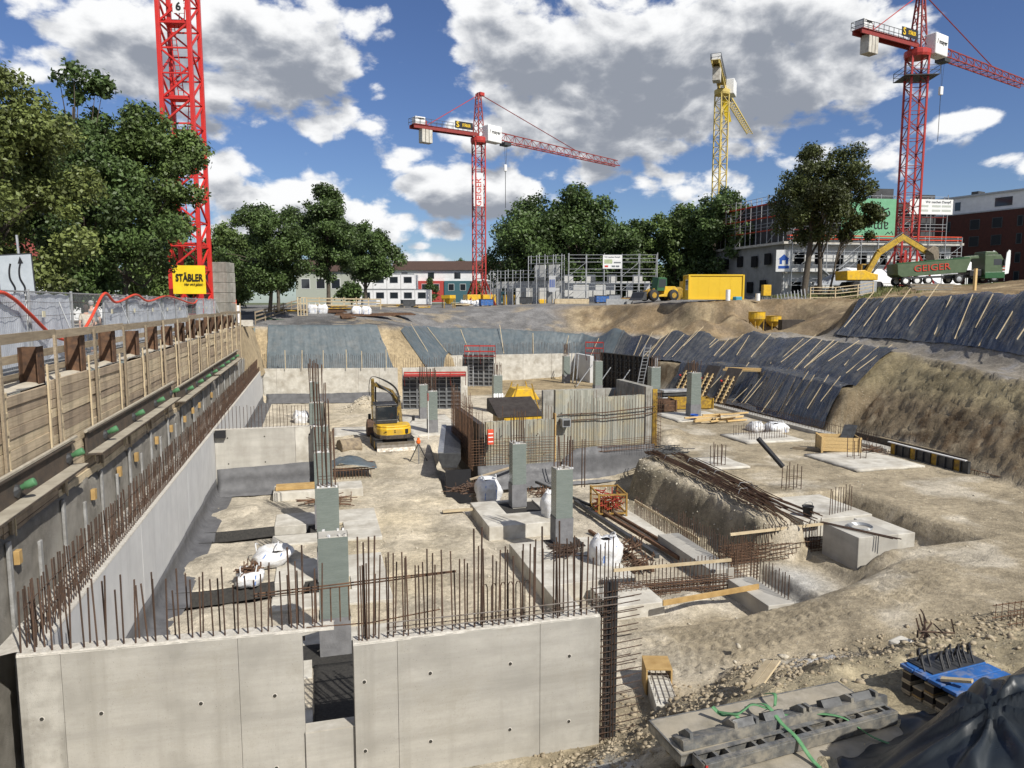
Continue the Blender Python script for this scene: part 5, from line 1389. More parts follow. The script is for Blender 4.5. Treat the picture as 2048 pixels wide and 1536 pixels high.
for k, u in enumerate(np.linspace(.10, .985, 25)):
    batten(eC, TC, BC, u+rng.uniform(-.016, .016), rng.uniform(-.14, .12), rng.uniform(.6, .98), rng.uniform(-.02, .022), rng.uniform(.028, .045))
TD = [(32.6,60),(34.2,50.5),(32.45,41.7),(32.05,38.0)]; BD = [(30.6,60.0),(30.9,50.2),(30.35,41.2),(30.3,37.9)]
eD = foil('foil_sheet', TD, BD, 320, 34, FOIL, 'lower black foil strip at the bank foot above the long strip foundation', .20, 31, 1.7, v0=-.25)
for k, u in enumerate(np.linspace(.28, .97, 13)): batten(eD, TD, BD, u+rng.uniform(-.02, .02), rng.uniform(-.05, .3), rng.uniform(.6, .97), rng.uniform(-.03, .02), .04)
TE = [(47.3,55.2),(45.9,43.5),(43.2,33.2),(41.2,26)]; BE = [(43.2,53.0),(42.2,41),(39.3,32),(37.4,25.5)]
eE = foil('foil_sheet', TE, BE, 340, 44, FOIL, 'large black foil with long laths on the hillside above the gravel road', .22, 41, 2.0, v0=-.12)
for k, (u, v0, v1) in enumerate(((.04,-.3,.95),(.12,-.35,.98),(.2,-.3,.8),(.3,-.4,.95),(.38,.1,.9),(.46,.1,.95),(.53,.05,.7),(.58,.35,1.0),(.63,-.2,.98),(.70,-.3,1.0),(.78,0,.98),(.88,.1,1.0))):
    batten(eE, TE, BE, u, v0, v1, rng.uniform(-.01, .02), .05)

# ---------------------------------------------------------------- strip foundation on the right
sf = empty('strip_foundation', (29.6, 42, -6.4), 0, 'long straight concrete strip foundation with rusty bars along the foot of the right bank', 'foundation')
for a, b_ in ((31.5, 43.8), (43.81, 56)): sub(MB().box((29.25, a, -6.9), (29.95, b_, -6.02)).build('strip', CONC, None, bevel=.02), sf)
m = MB()
for y in np.arange(33, 56, .19): m.tube([(29.9, y, -6.05), (29.9+rng.normal(0, .02), y, -5.45+rng.uniform(-.05, .05))], .014, 4, False)
for y in np.arange(31.5, 56, .3): m.tube([(29.4, y, -6.05), (29.4, y, -5.75)], .012, 4, False)
m.tube([(29.9, 31.5, -5.55), (29.9, 56, -5.55)], .012, 4)
stuff(sub(m.build('starter_bars', RUST_D, None), sf))
sfm = empty('strip_formwork', (29.6, 29, -6.5), 0, 'low steel formwork panels continuing the strip foundation towards the right', 'formwork')
for k in range(11):
    y = 31.2-.44*k
    sub(MB().box((29.2, y-.42, -6.9), (29.28, y, -5.62)).build('form_panel', STEEL_D if k % 3 else YEL_D, None, bevel=.01), sfm)
    sub(MB().box((29.12, y-.43, -6.9), (29.2, y-.39, -5.66)).build('rib', STEEL_D, None), sfm)
for a, b_ in ((31.4, 26.6), (27.5, 24.9)):
    x = 29.24 if a > 30 else 30.45
    sub(MB().bar((x, a, -5.60), (x, b_, -5.62), .12, .05).build('top_rail', WHITE_P if a > 30 else PLY, None), sfm)
sub(MB().box((30.1, 24.0, -6.9), (30.2, 35.5, -5.72)).build('rear_panel', PLY_D, None), sfm)
sub(MB().bar((30.15, 33, -5.7), (30.3, 22, -5.72), .05, .06).build('rear_rail', WOOD_L, None), sfm)
cg = empty('rebar_cage', (29.7, 24.5, -6.4), 0, 'long rusty reinforcement cage at the right end of the strip foundation', 'rebar cage')
m = MB()
for z in (-6.6, -6.3, -6.0):
    for x in (29.35, 29.6, 29.9): m.tube([(x, 20.5, z), (x, 26.8, z)], .018, 4)
for y in np.arange(20.6, 26.8, .2): m.tube([(29.33, y, -6.6), (29.33, y, -6.0), (29.92, y, -6.0), (29.92, y, -6.6), (29.33, y, -6.6)], .012, 4, False)
stuff(sub(m.build('cage_bars', RUST, None), cg))

# ---------------------------------------------------------------- reinforcement combs and cages in the pit
def comb(label, p, q, zt, step, drop, rail=True, cage=None, m=RUST_D):
    """upright bars hung from a timber rail between p and q"""
    e = empty('bar_comb', ((p[0]+q[0])/2, (p[1]+q[1])/2, zt-drop), 0, label, 'rebar', 'upright bar rows hung from timber rails')
    P, Q = Vector((*p, 0)), Vector((*q, 0)); L = (Q-P).length; n = int(L/step)
    if rail: sub(MB().bar((p[0], p[1], zt-.12), (q[0], q[1], zt-.10), .06, .09).build('timber_rail', WOOD_L, None), e)
    for k in range(n):
        a = P.lerp(Q, (k+.5)/n)
        o = inst(bar_src, 'rebar', (a.x, a.y+.05, zt-drop)); o.scale = (1, 1, drop+rng.uniform(-.05, .12)); o.rotation_euler = (rng.normal(0, .015), rng.normal(0, .015), 0); o.data.materials[0]; sub(o, e)
    if cage:
        h, wdt = cage; d = (Q-P).normalized(); nrm = Vector((d.y, -d.x, 0))
        m_ = MB()
        for i in range(5):
            for j in range(4):
                o1 = P+nrm*(wdt*(i/4-.5)); o2 = Q+nrm*(wdt*(i/4-.5)); z = zt-drop+h*j/3
                m_.tube([(o1.x, o1.y, z), (o2.x, o2.y, z+rng.normal(0, .02))], .014, 4)
        for k in range(int(L/.16)):
            a = P.lerp(Q, k*.16/L); c1 = a+nrm*wdt/2; c2 = a-nrm*wdt/2; z0, z1 = zt-drop, zt-drop+h
            m_.tube([(c1.x, c1.y, z0), (c1.x, c1.y, z1), (c2.x, c2.y, z1), (c2.x, c2.y, z0), (c1.x, c1.y, z0)], .010, 4, False)
        stuff(sub(m_.build('cage_bars', RUST, None), e))
    return e
comb('row of upright bars on a pale rail at the foot of the berm', (13.25, 28.4), (13.25, 22.9), -6.72, .14, .75)
comb('row of upright bars above a low cage beside the two narrow beams', (8.5, 19.62), (12.4, 19.45), -6.20, .13, 1.05, True, (.42, .5))
comb('row of upright bars on a pale rail across the berm end by the square block', (13.7, 21.6), (17.6, 21.75), -6.15, .13, 1.1, True, (.5, .55))
comb('row of bare bars along the narrow beam edge', (12.9, 23.8), (12.9, 19.8), -6.0, .15, .85, False)
comb('row of bare bars along the short beam', (12.95, 19.2), (12.95, 17.2), -6.1, .15, .8, False)
comb('row of bare bars on the flat concrete block', (18.2, 22.2), (19.6, 22.6), -5.2, .16, 1.0, False)
comb('row of short bars on the pale slab in the right half', (23.8, 36.0), (26.6, 36.2), -5.5, .17, .75, False)
comb('second row of short bars behind it on the pale slab', (23.8, 37.6), (26.6, 37.8), -5.5, .17, .75, False)
e = empty('rebar_cage', (13.1, 20.3, -7), 0, 'dense upright rusty cage where the narrow beams meet', 'rebar cage')
m = MB()
for x in np.arange(12.75, 13.75, .12):
    for y in (20.0, 20.35, 20.7): m.tube([(x, y, -7.3), (x+rng.normal(0, .02), y, -6.2+rng.uniform(-.2, .3))], .012, 4, False)
for z in np.arange(-7.2, -6.3, .11): m.tube([(12.7, 20, z), (13.8, 20, z), (13.8, 20.7, z), (12.7, 20.7, z), (12.7, 20, z)], .011, 4, False)
stuff(sub(m.build('cage_bars', RUST, None), e))
def starter(label, x, y, zb, n, h, w=.5, d=.35):
    e = empty('starter_bars', (x, y, zb), 0, label, 'rebar', 'free standing starter bars')
    pts = [(x-w/2+w*(k % (n//2))/(n//2-1), y+(d/2 if k >= n//2 else -d/2)) for k in range(n)]
    bars_at(pts, zb-.1, zb+h, .018, RUST_D, e)
    m = MB()
    for z in (zb+.15, zb+.5): m.tube([(x-w/2, y-d/2, z), (x+w/2, y-d/2, z), (x+w/2, y+d/2, z), (x-w/2, y+d/2, z), (x-w/2, y-d/2, z)], .008, 4)
    sub(m.build('tie_ring', RUST_D, None), e)
starter('bundle of eight upright bars on a pale slab left of the lone crate', 18.65, 30.7, -6.2, 8, 1.15, .6)
starter('six upright bars beside the leaning black pipe', 19.5, 26.2, -6.2, 6, 1.05, .75, .3)
starter('few thin upright bars on the large pale slab before the crate', 26.4, 30.4, -6.2, 6, 1.1, .7, .5)
e = tag(MB().tube([(18.9, 26.0, -5.15), (18.05, 26.6, -4.0)], .11, 10).build('black_pipe', BLACK_P, None), 'black plastic pipe leaning out over upright bars', 'pipe')
bk = empty('bucket', (17.4, 22.6, -6.1), 0, 'black builders bucket on the flat concrete block', 'bucket')
sub(MB().lathe([(.15, 0), (.20, .36), (.215, .36), (.215, .39), (.19, .39), (.14, .03)], (17.35, 22.3, -6.1), 14).build('tub', BLACK_P, None, True), bk)
sub(MB().tube(smooth_path([(17.15, 22.3, -5.74), (17.2, 22.28, -5.6), (17.35, 22.26, -5.55), (17.5, 22.28, -5.6), (17.55, 22.3, -5.74)], 4), .012, 5).build('handle', GALV, None), bk)
m = MB()
for k in range(5): m.tube([(18.0+(.33+.02*k)*math.cos(t), 20.3+(.33+.015*k)*math.sin(t)+.02*k, -5.985+.012*k+.01*math.sin(3*t)) for t in np.linspace(0, 2*math.pi, 26)], .013, 5)
tag(stuff(m.build('wire_coil', GALV, None)), 'coil of grey wire lying on the big square concrete block', 'wire coil'); bpy.data.objects['wire_coil']['kind'] = 'thing'
m = MB()
for k in range(3): m.tube([(17.0+.06*k, 21.2, -5.97), (18.0+.12*k, 18.9-.05*k, -5.93)], .02, 5)
stuff(m.build('loose_rods', RUST_D, None)); tag(bpy.data.objects['loose_rods'], 'three loose rods lying over the edge of the big square block', 'rods'); bpy.data.objects['loose_rods']['kind'] = 'thing'
# long bundles on the berm
for lab, p, q, n, w in (('long bundle of rusty rods on the berm edge', (16.3, 32.8), (15.9, 21.6), 22, .30), ('second long bundle of rusty rods on the berm, beyond the edge bundle', (17.5, 32.2), (16.7, 23.0), 26, .38), ('thin fanned out rusty rods at the near end of the berm', (16.9, 26.5), (17.2, 21.2), 9, .5)):
    e = empty('rod_bundle', ((p[0]+q[0])/2, (p[1]+q[1])/2, -6), 0, lab, 'rods', 'rusty rod bundles on the berm')
    m = MB()
    for k in range(n):
        dx = rng.normal(0, w*.55); l0, l1 = rng.uniform(-.1, .12), rng.uniform(.82, 1.04)
        pts = []
        for t in np.linspace(l0, l1, 7):
            x = p[0]+(q[0]-p[0])*t+dx*(1+.4*t); y = p[1]+(q[1]-p[1])*t
            z = max(Hs(x, y), -6.25)+.16+.18*max(0, 1-abs(dx)/w)*rng.uniform(.5, 1) + .10
            pts.append((x, y, z))
        m.tube(pts, .022, 4)
    stuff(sub(m.build('rods', RUST, None), e))
    for t in (.15, .45, .75):
        x, y = p[0]+(q[0]-p[0])*t, p[1]+(q[1]-p[1])*t; z = Hs(x, y)
        sub(MB().tube([(x-w, y, z+.1), (x-w*.5, y, z+.5), (x+w*.5, y, z+.5), (x+w, y, z+.1)], .012, 4).build('wire_tie', GALV, None), e)
for lab, p, q, r, m_ in (('dark steel pipe on the trench floor left of the pale strip', (11.0, 29.8, -7.1), (11.35, 22.4, -7.1), .09, STEEL_D), ('long rusty rail on the trench floor beside the dark pipe', (11.5, 28.6, -7.1), (12.0, 22.0, -7.1), .07, RUST), ('second rusty rail close to the blinding strip', (11.9, 28.9, -7.12), (12.5, 21.0, -7.15), .06, RUST), ('short dark pipe near the steel cage', (10.3, 33.5, -7.05), (11.4, 29.0, -7.08), .06, STEEL_D), ('rusty rail by the footing edge', (10.2, 26.0, -7.2), (10.7, 21.4, -7.2), .06, RUST)):
    tag(MB().bar(p, q, r*2, r*2).build('rail', m_, None, bevel=.02), lab, 'rail')
def scrap(label, x, y, n, ln, z=-7.0, m_=RUST, ang=0.0, spread=.5, h=.25):
    e = empty('rod_scraps', (x, y, z), 0, label, 'rods', 'heaps of cut rods in the pit')
    m = MB()
    for k in range(n):
        a = ang+rng.normal(0, .35); L = ln*rng.uniform(.5, 1.1); cx, cy = x+rng.normal(0, spread*.5), y+rng.normal(0, spread*.4); zz = z+.05+h*rng.random()
        dx, dy = math.cos(a)*L/2, math.sin(a)*L/2; b = rng.normal(0, .06)
        m.tube([(cx-dx, cy-dy, zz-b), (cx+dx, cy+dy, zz+b)] + ([(cx+dx, cy+dy+.1, zz+.2)] if k % 3 == 0 else []), .02, 4)
    return stuff(sub(m.build('rods', m_, None), e))
scrap('flat heap of rusty rod ends beside the lane trench', 6.6, 32.2, 46, 1.1, -7.0, RUST_D, .2, .8)
scrap('heap of rusty rods between the two columns on the right', 10.0, 31.2, 50, 1.0, -7.2, RUST, .9, .8)
scrap('bundle of bent rods on the long footing beside its column', 7.9, 22.3, 44, .8, -6.78, RUST_D, .3, .45, .35)
scrap('rusty flat bars stacked by the footing edge', 10.4, 22.9, 40, 1.1, -7.25, RUST, 1.0, .5, .5)
scrap('second stack of rusty flat bars nearer the front', 10.3, 21.6, 32, .9, -7.25, RUST, .9, .45, .4)
scrap('dark tangle of bent wire at the top of the berm', 17.6, 33.8, 40, 1.2, -6.15, STEEL_D, .1, .8, .35)
scrap('few rusty rods on wooden bearers before the third footing', .2, 31.6, 16, 2.6, -6.9, RUST, .02, .25, .2)
e = empty('rod_rack', (1.5, 37.2, -7), 0, 'low rack of rusty bars under a crumpled blue grey sheet', 'rods')
m = MB()
for x in np.arange(.7, 2.6, .15): m.tube([(x, 36.3, -7), (x, 36.3, -6.45)], .016, 4)
for z in (-6.45, -6.55): m.tube([(.6, 36.3, z), (2.7, 36.3, z)], .03, 4); m.tube([(.6, 37.6, z), (2.7, 37.6, z)], .03, 4)
stuff(sub(m.build('bars', RUST, None), e))
P = [[(x, y, -6.40+.35*max(0, 1-((x-1.4)/1.1)**2)*(.5+.5*float(fbm(x*2, y*2, 151))+.4)+.08*float(vnoise(x*4, y*4, 152))-.1*abs(y-36.9)) for y in np.linspace(36.1, 37.9, 12)] for x in np.linspace(.5, 2.8, 14)]
cloth('sheet', P, FOIL_G, 'crumpled blue grey plastic sheet thrown over the rusty rod rack', 'sheet')
tag(MB().box((-1.9, 33.2, -6.6), (.2, 33.9, -6.45)).build('ply_boards', PLY, None, bevel=.01), 'yellowish boards lying on the long low block', 'boards')
tag(MB().box((4.9, 29.0, -6.93), (6.6, 29.25, -6.86)).build('plank', WOOD_L, None, bevel=.005), 'pale plank bridging the gap beside the square footing', 'plank')
tag(MB().bar((9.3, 17.95, -6.75), (12.6, 18.25, -6.72), .05, .16).build('plank', PLY, None, bevel=.005), 'long yellow edge board lying before the wheel tracks', 'plank')
# white building site bags
def bag(label, x, y, z, w, h, seed, slump=.0, full=True):
    e = empty('big_bag', (x, y, z), 0, label, 'bag', 'white building site bags')
    P = []
    for j, v in enumerate(np.linspace(0, 1, 11)):
        row = []
        for k in range(25):
            t = 2*math.pi*k/24; c, s_ = math.cos(t), math.sin(t)
            q = (abs(c)**4.5+abs(s_)**4.5)**(-1/4.5)
            r = w/2*q*(1+.16*math.sin(v*math.pi)-.30*max(0, v-.72)*3)*(1+.30*float(fbm(c*1.9+seed, s_*1.9+v*2.2, 161))+.10*float(vnoise(c*6+seed, s_*6+v*5, 163)))
            row.append((x+r*c+slump*v*w*.6, y+r*s_, z+h*v*(1-slump*.35)*(1+.22*float(vnoise(c*1.4+seed, s_*1.4, 162)))))
        P.append(row)
    P.append([(x+slump*w*.6+(p[0]-x-slump*w*.6)*.45, y+(p[1]-y)*.45, z+h*(.92 if full else .55)) for p in P[-1]])
    sub(MB().sheet(P).build('fabric', BAGW, None, True), e)
    bs = mat('blue_strap', (.10, .22, .55), None, 3, .6)
    for sx in (-1, 1):
        sub(MB().bar((x+sx*w*.28, y-w*.535, z+.15*h), (x+sx*w*.24+slump*w*.45, y-w*.53, z+h*.8), .03, .01, up=(0, 1, 0)).build('strap', bs, None), e)
        sub(MB().tube(smooth_path([(x+sx*w*.3, y-w*.35, z+h*.9), (x+sx*w*.34, y-.1*w, z+h*1.2), (x+sx*w*.3, y+w*.3, z+h*.95)], 4), .02, 4).build('loop', BAGW, None), e)
    return e
bag('slumped white bag on the gravel between the left wall and the second footing', -1.75, 24.8, -6.95, 1.05, .62, 1, .5, False)
bag('small open bag of rusty rod scraps near the first black trench', -2.2, 23.1, -6.95, .72, .48, 2, .2, False)
scrap('rusty rod scraps in the small open bag', -2.2, 23.1, 40, .45, -6.62, RUST, .5, .25, .12)
bag('white bag standing left behind the square footing column', 7.35, 31.2, -7.15, .95, 1.0, 3)
bag('white bag with a blue stripe on the square footing', 9.05, 27.0, -6.78, .80, .95, 4)
bag('white bag on the long footing beside the heap of bent rods', 9.05, 21.6, -6.80, .85, .85, 5)
bag('wide white bag lying near the strip foundation', 27.4, 38.6, -6.25, 1.15, .6, 6)
bag('second white bag leaning on the wide one near the strip foundation', 26.4, 39.2, -6.25, .85, .55, 7)
bag('white bag behind the board marked wall by the yellow box', 12.4, 40.5, -5.6, .95, .95, 8)
bag('small white bag by the far black trench', -1.2, 55.0, -7.0, .9, .8, 9)
# steel basket with red clamps
BASK = mat('basket_yellow', (.36, .22, .05), (.22, .13, .04), 5, .7)
gb = empty('steel_basket', (12.0, 28.4, -7.25), R(-8), 'yellow steel basket filled with red clamps at the berm foot', 'basket')
def loc(o, parent): o.parent = parent; return o
for x in (-.6, .6):
    for y in (-.75, .75): loc(MB().box((x-.035, y-.035, 0), (x+.035, y+.035, 1.0)).build('post', BASK, None), gb)
for z in (.14, .95):
    for y in (-.75, .75): loc(MB().box((-.6, y-.03, z-.03), (.6, y+.03, z+.03)).build('rail', BASK, None), gb)
    for x in (-.6, .6): loc(MB().box((x-.03, -.75, z-.031), (x+.03, .75, z+.029)).build('rail', BASK, None), gb)
loc(MB().box((-.6, -.75, .1), (.6, .75, .13)).build('floor', WOOD, None), gb)
m = MB()
for k in np.linspace(-.55, .55, 12):
    for y in (-.75, .75): m.box((k-.004, y-.004, .14), (k+.004, y+.004, .92))
for k in np.linspace(-.7, .7, 14):
    for x in (-.6, .6): m.box((x-.004, k-.004, .14), (x+.004, k+.004, .92))
stuff(loc(m.build('wire_mesh', BASK, None), gb))
m = MB()
for k in range(90):
    c = Vector((rng.uniform(-.5, .5), rng.uniform(-.65, .65), rng.uniform(.2, .85))); d = Vector((rng.normal(), rng.normal(), rng.normal(0, .3))).normalized()*rng.uniform(.15, .35)
    m.bar(c-d, c+d, .045, .03)
o = m.build('red_clamps', mat('clamp_red', (.42, .05, .03), (.16, .03, .025), 8, .6), None); o.location = gb.location; o.rotation_euler = gb.rotation_euler
tag(o, 'heap of red formwork clamps lying in the yellow steel basket', 'clamps', None, 'thing')
# wooden crate on the right
def crate(label, x, y, z, L, W, Hh, rz, m_, rows=4, nm='crate'):
    e = empty(nm, (x, y, z), rz, label, 'crate')
    for k in range(rows):
        z0 = .12+Hh*k/rows; z1 = .12+Hh*(k+1)/rows-.012
        for s_ in (-1, 1):
            loc(MB().box((-L/2, s_*W/2-.02, z0), (L/2, s_*W/2+.02, z1)).build('board', m_, None), e)
            loc(MB().box((s_*L/2-.02, -W/2+.021, z0), (s_*L/2+.02, W/2-.021, z1)).build('board', m_, None), e)
    for sx in (-1, 1):
        for sy in (-1, 1): loc(MB().box((sx*L/2-.05, sy*W/2-.05 + sy*.045, 0), (sx*L/2+.05, sy*W/2+.05 + sy*.045, Hh+.14)).build('post', m_, None), e)
    loc(MB().box((-L/2+.02, -W/2+.02, .1), (L/2-.02, W/2-.02, .12)).build('floor', WOOD, None), e)
    return e
crate('open wooden crate with leaning dark panels before the strip foundation', 26.9, 32.4, -6.2, 1.9, 1.2, .75, R(-25), WOOD_Y)
for k in range(2): tag(MB().bar((27.0+.25*k, 32.2, -5.9), (28.0+.2*k, 32.9, -4.9), .5, .05).build('steel_sheet', STEEL_D, None), '%s dark formwork panel sticking out of the wooden crate' % ('left' if k == 0 else 'right'), 'panel', 'dark panels in the crate')
tag(MB().bar((25.0, 33.6, -6.12), (26.0, 32.6, -6.1), .18, .14).build('timber_beam', WOOD, None), 'weathered timber beam lying before the wooden crate', 'beam')
scrap('reddish rod pieces right of the wooden crate', 28.3, 31.4, 24, .9, -6.2, RUST, .2, .5, .3)
crate('flat yellow crate behind the lone wrapped column', 27.3, 49.0, -6.25, 3.0, 1.2, .75, R(-8), YEL_D, 3)
crate('rust red steel basket left of the lone wrapped column', 24.7, 48.3, -6.25, 1.5, 1.1, .8, R(-8), RUST, 5, 'steel_crate')
gs = empty('panel_stack', (27.0, 52.5, -6.2), 0, 'stack of grey formwork panels with red ends beside the tall formwork column', 'stack')
for k in range(4):
    sub(MB().box((26.4+.05*k, 51.9, -6.15+.27*k), (29.0+.08*k, 53.0, -5.98+.27*k)).build('grey_panel', GALV if k % 2 else STEEL_D, None, bevel=.01), gs)
    sub(MB().box((29.0+.08*k, 51.95, -6.13+.27*k), (29.25+.08*k, 52.2, -6.0+.27*k)).build('red_end', RED, None), gs)
# leaning panels
for k, (x, y) in enumerate(((29.0, 54.6), (29.5, 52.0), (29.9, 49.6))):
    e = empty('leaning_shuttering', (x, y, -6.1), R(28), '%s of three dark formwork panels leaning on the foil bank, backed with timber girders' % ('leftmost', 'middle', 'rightmost')[k], 'panel', 'dark panels leaning on the bank')
    e.rotation_euler = (0, R(33), R(12))
    loc(MB().box((-.02, -.75, 0), (.02, .75, 3.3)).build('form_ply', PLY_D, None), e)
    for yy in (-.5, .1):
        loc(MB().box((-.22, yy-.05, .1), (-.16, yy+.05, 2.5)).build('girder_chord', WOOD_Y, None), e)
        for zz in np.arange(.2, 2.5, .33): loc(MB().box((-.18, yy-.03, zz), (-.02, yy+.25, zz+.09)).build('girder_rung', WOOD_L, None), e)
    loc(MB().cbox((-.15, .6, 2.0), (.2, .1, .12)).build('red_clamp', RED, None), e)
e = empty('timber_pile', (25.6, 43.4, -6.2), 0, 'loose pile of yellowish squared timbers before the lone column', 'timber')
for k in range(14):
    a = rng.normal(.08, .12); x, y = 26.0+rng.uniform(-1.2, 1.6), 42.6+rng.uniform(-.5, .9); L = rng.uniform(1.4, 3.0)
    dx, dy = math.cos(a)*L/2, math.sin(a)*L/2
    sub(MB().bar((x-dx, y-dy, -6.1+.1*(k % 4)), (x+dx, y+dy, -6.1+.1*(k % 4)), .14, .09).build('timber', WOOD_Y if k % 3 else WOOD_L, None), e)
tag(MB().lathe([(.22, 0), (.27, .4), (.29, .4), (.24, .36), (.2, .05)], (24.6, 43.6, -6.15), 12).build('blue_tub', mat('blue_tub', (.03, .10, .42), None, 3, .4), None), 'blue plastic tub at the foot of the lone column', 'tub')
e = empty('beam_stack', (33.2, 50.6, -4), 0, 'short stack of yellow timber beams on the ledge of the foil bank', 'timber')
for k in range(4): sub(MB().bar((31.6+.1*k, 51.6+.2*(k % 2), -3.6+.13*(k//2)), (33.6+.1*k, 49.4+.22*(k % 2), -3.55+.13*(k//2)), .2, .13).build('timber', WOOD_Y, None), e)
# laser level on a tripod
tp = empty('laser_tripod', (5.3, 39.2, -7), 0, 'orange laser level on a tripod at the lane edge', 'tripod')
for k in range(3):
    a = k*2.1+.4; sub(MB().tube([(5.3+.55*math.cos(a), 39.2+.55*math.sin(a), -7.0), (5.3, 39.2, -5.95)], .03, 5).build('leg', STEEL_D, None), tp)
sub(MB().lathe([(.09, 0), (.12, .05), (.12, .17), (.07, .2), (.07, .32)], (5.3, 39.2, -5.95), 10).build('laser_head', ORANGE, None), tp)
rodp = empty('survey_pole', (7.1, 46.5, -7), 0, 'tall red and white survey pole before the wrapped columns', 'pole')
for k in range(6): sub(MB().tube([(6.85, 45.8, -7+.5*k), (6.85, 45.8, -6.5+.5*k)], .025, 6).build('segment', RED if k == 5 else WHITE, None), rodp)

# ================================================================ excavator on the lane
ex = empty('excavator', (4.35, 44.1, -7), R(3), 'yellow compact excavator with black cab seen from behind on the pit lane', 'excavator')
def T_(m): return loc(m, ex)
for sx in (-1, 1):
    pr = [(-1.25, .28), (-1.1, .08), (-.85, 0), (.95, 0), (1.2, .1), (1.3, .32), (1.2, .55), (.95, .66), (-.85, .66), (-1.15, .52)]
    t = T_(MB().prism([(y, z) for y, z in pr], 'x', sx*.95-.22, sx*.95+.22).build('track', BLACK, None, bevel=.03))
    g = MB()
    for k in range(16):
        y = -1.1+.147*k
        g.box((sx*.95-.235, y, -.02), (sx*.95+.235, y+.05, .02)); g.box((sx*.95-.235, y, .64), (sx*.95+.235, y+.05, .69))
    loc(stuff(g.build('grouser', BLACK, None)), t)
    for y in (-.85, .95): loc(MB().lathe([(.24, sx*.95+sx*.20), (.24, sx*.95+sx*.235), (.1, sx*.95+sx*.25)], (0, y, .33), 14, 'x').build('idler', YEL_D, None), t)
T_(MB().box((-.74, -.9, .25), (.74, .9, .62)).build('undercarriage', STEEL_D, None, bevel=.04))
bl = MB()
prof = [(-1.62, .02), (-1.52, .05), (-1.46, .25), (-1.46, .40), (-1.54, .56), (-1.60, .58), (-1.52, .40), (-1.53, .22), (-1.6, .06)]
bl.prism(prof, 'x', -1.12, 1.12); T_(bl.build('dozer_blade', mat('worn_blade_steel', (.33, .31, .28), (.22, .19, .15), 4, .5, metal=.5), None))
for sx in (-.55, .55): T_(MB().bar((sx, -1.5, .3), (sx, -.6, .4), .12, .14).build('blade_arm', YEL_D, None))
house = T_(MB().prism([(-1.02,-.10),(-1.0,-.62),(-.86,-1.02),(-.5,-1.22),(.5,-1.22),(.88,-1.02),(1.06,-.62),(1.08,-.05),(1.05,.95),(-1.0,.95)], 'z', .78, 1.36).build('counterweight', YEL, None, bevel=.10))
loc(MB().prism([(-1.04,-.10),(-1.03,-.63),(-.88,-1.04),(-.51,-1.245),(.51,-1.245),(.9,-1.04),(1.085,-.63),(1.10,-.05),(1.07,.6),(-1.02,.6)], 'z', .66, .93).build('bumper_skirt', mat('scuffed_black', (.04, .038, .035), (.10, .075, .055), 7, .7), None, bevel=.05), house)
loc(MB().prism([(-.98,-.05),(-.96,-.58),(-.82,-.96),(-.5,-1.14),(.5,-1.14),(.84,-.96),(1.02,-.58),(1.04,0),(1.0,.3),(-.95,.3)], 'z', 1.36, 1.46).build('hood', YEL, None, bevel=.06), house)
loc(MB().box((.62, -1.19, 1.0), (.80, -.98, 1.24)).build('vent', BLACK_P, None), house)
loc(MB().box((-.62, -1.245, 1.12), (-.48, -1.22, 1.16)).build('emblem', BLACK_P, None), house)
loc(MB().prism([(-.06, 1.06), (.06, 1.06), (.0, 1.13), (.06, 1.2), (-.06, 1.2), (0, 1.13)], 'y', -1.235, -1.215).build('emblem', BLACK_P, None), house)
CABM = mat('cab_black', (.03, .031, .033), (.045, .045, .045), 4, .4)
cab = T_(MB().prism([(-.98, -.28), (-.98, 1.15), (.30, 1.15), (.30, -.28)], 'z', 1.46, 1.72).build('cab', CABM, None, bevel=.04))
for x, y in ((-.94, -.24), (.26, -.24), (-.94, 1.1), (.26, 1.1)): loc(MB().box((x-.05, y-.05, 1.72), (x+.05, y+.05, 2.52)).build('pillar', BLACK_P, None, bevel=.015), cab)
loc(MB().box((-1.0, -.32, 2.52), (.33, 1.2, 2.66)).build('roof', BLACK_P, None, bevel=.05), cab)
loc(MB().box((-.89, -.25, 1.74), (.21, -.235, 2.50)).build('rear_window', GLASS, None), cab)
loc(MB().box((-.995, -.19, 1.74), (-.98, 1.05, 2.50)).build('side_window', GLASS, None), cab)
loc(MB().box((.30, -.19, 1.74), (.315, 1.05, 2.50)).build('side_window', GLASS, None), cab)
loc(MB().box((-.62, .1, 1.5), (-.25, .5, 2.25)).build('seat', BLACK, None, bevel=.06), cab)
for x, y in ((-1.22, .9), (1.25, -.45)):
    loc(MB().bar((x*.85, y, 1.5), (x, y, 1.75), .03).build('mirror_arm', BLACK_P, None), cab); loc(MB().box((x-.09, y-.03, 1.6), (x+.09, y+.03, 1.95)).build('mirror', BLACK_P, None, bevel=.03), cab)
YEL_M = mat('muddy_yellow', (.25, .165, .03), (.09, .06, .025), 6, .6, grime=((.06, .045, .03), 5, .8))
# swung boom right of the cab, stick folded down in front
boom = MB()
bp = [(.68, .7, 1.25), (.75, 1.7, 2.4), (.38, 2.6, 3.1), (-.75, 2.9, 3.6)]
for p, q, w0 in zip(bp[:-1], bp[1:], (.24, .20, .16)): boom.bar(p, q, .2, w0+.06)
T_(boom.build('boom', YEL_M, None, bevel=.03))
st = MB().bar((-.75, 2.8, 3.9), (-.70, 3.3, 2.2), .2, .24).bar((-.70, 3.4, 2.2), (-.68, 3.3, 1.2), .18, .18); T_(st.build('stick', YEL_M, None, bevel=.03))
cy = MB().tube([(.45, 1.2, 1.5), (.48, 2.3, 2.75)], .07, 8).tube([(.40, 2.1, 2.95), (-.55, 2.85, 3.65)], .06, 8).tube([(-.55, 3.0, 3.4), (-.5, 3.5, 2.2)], .055, 8); T_(cy.build('hydraulic_ram', STEEL_D, None, True))
hs_ = MB()
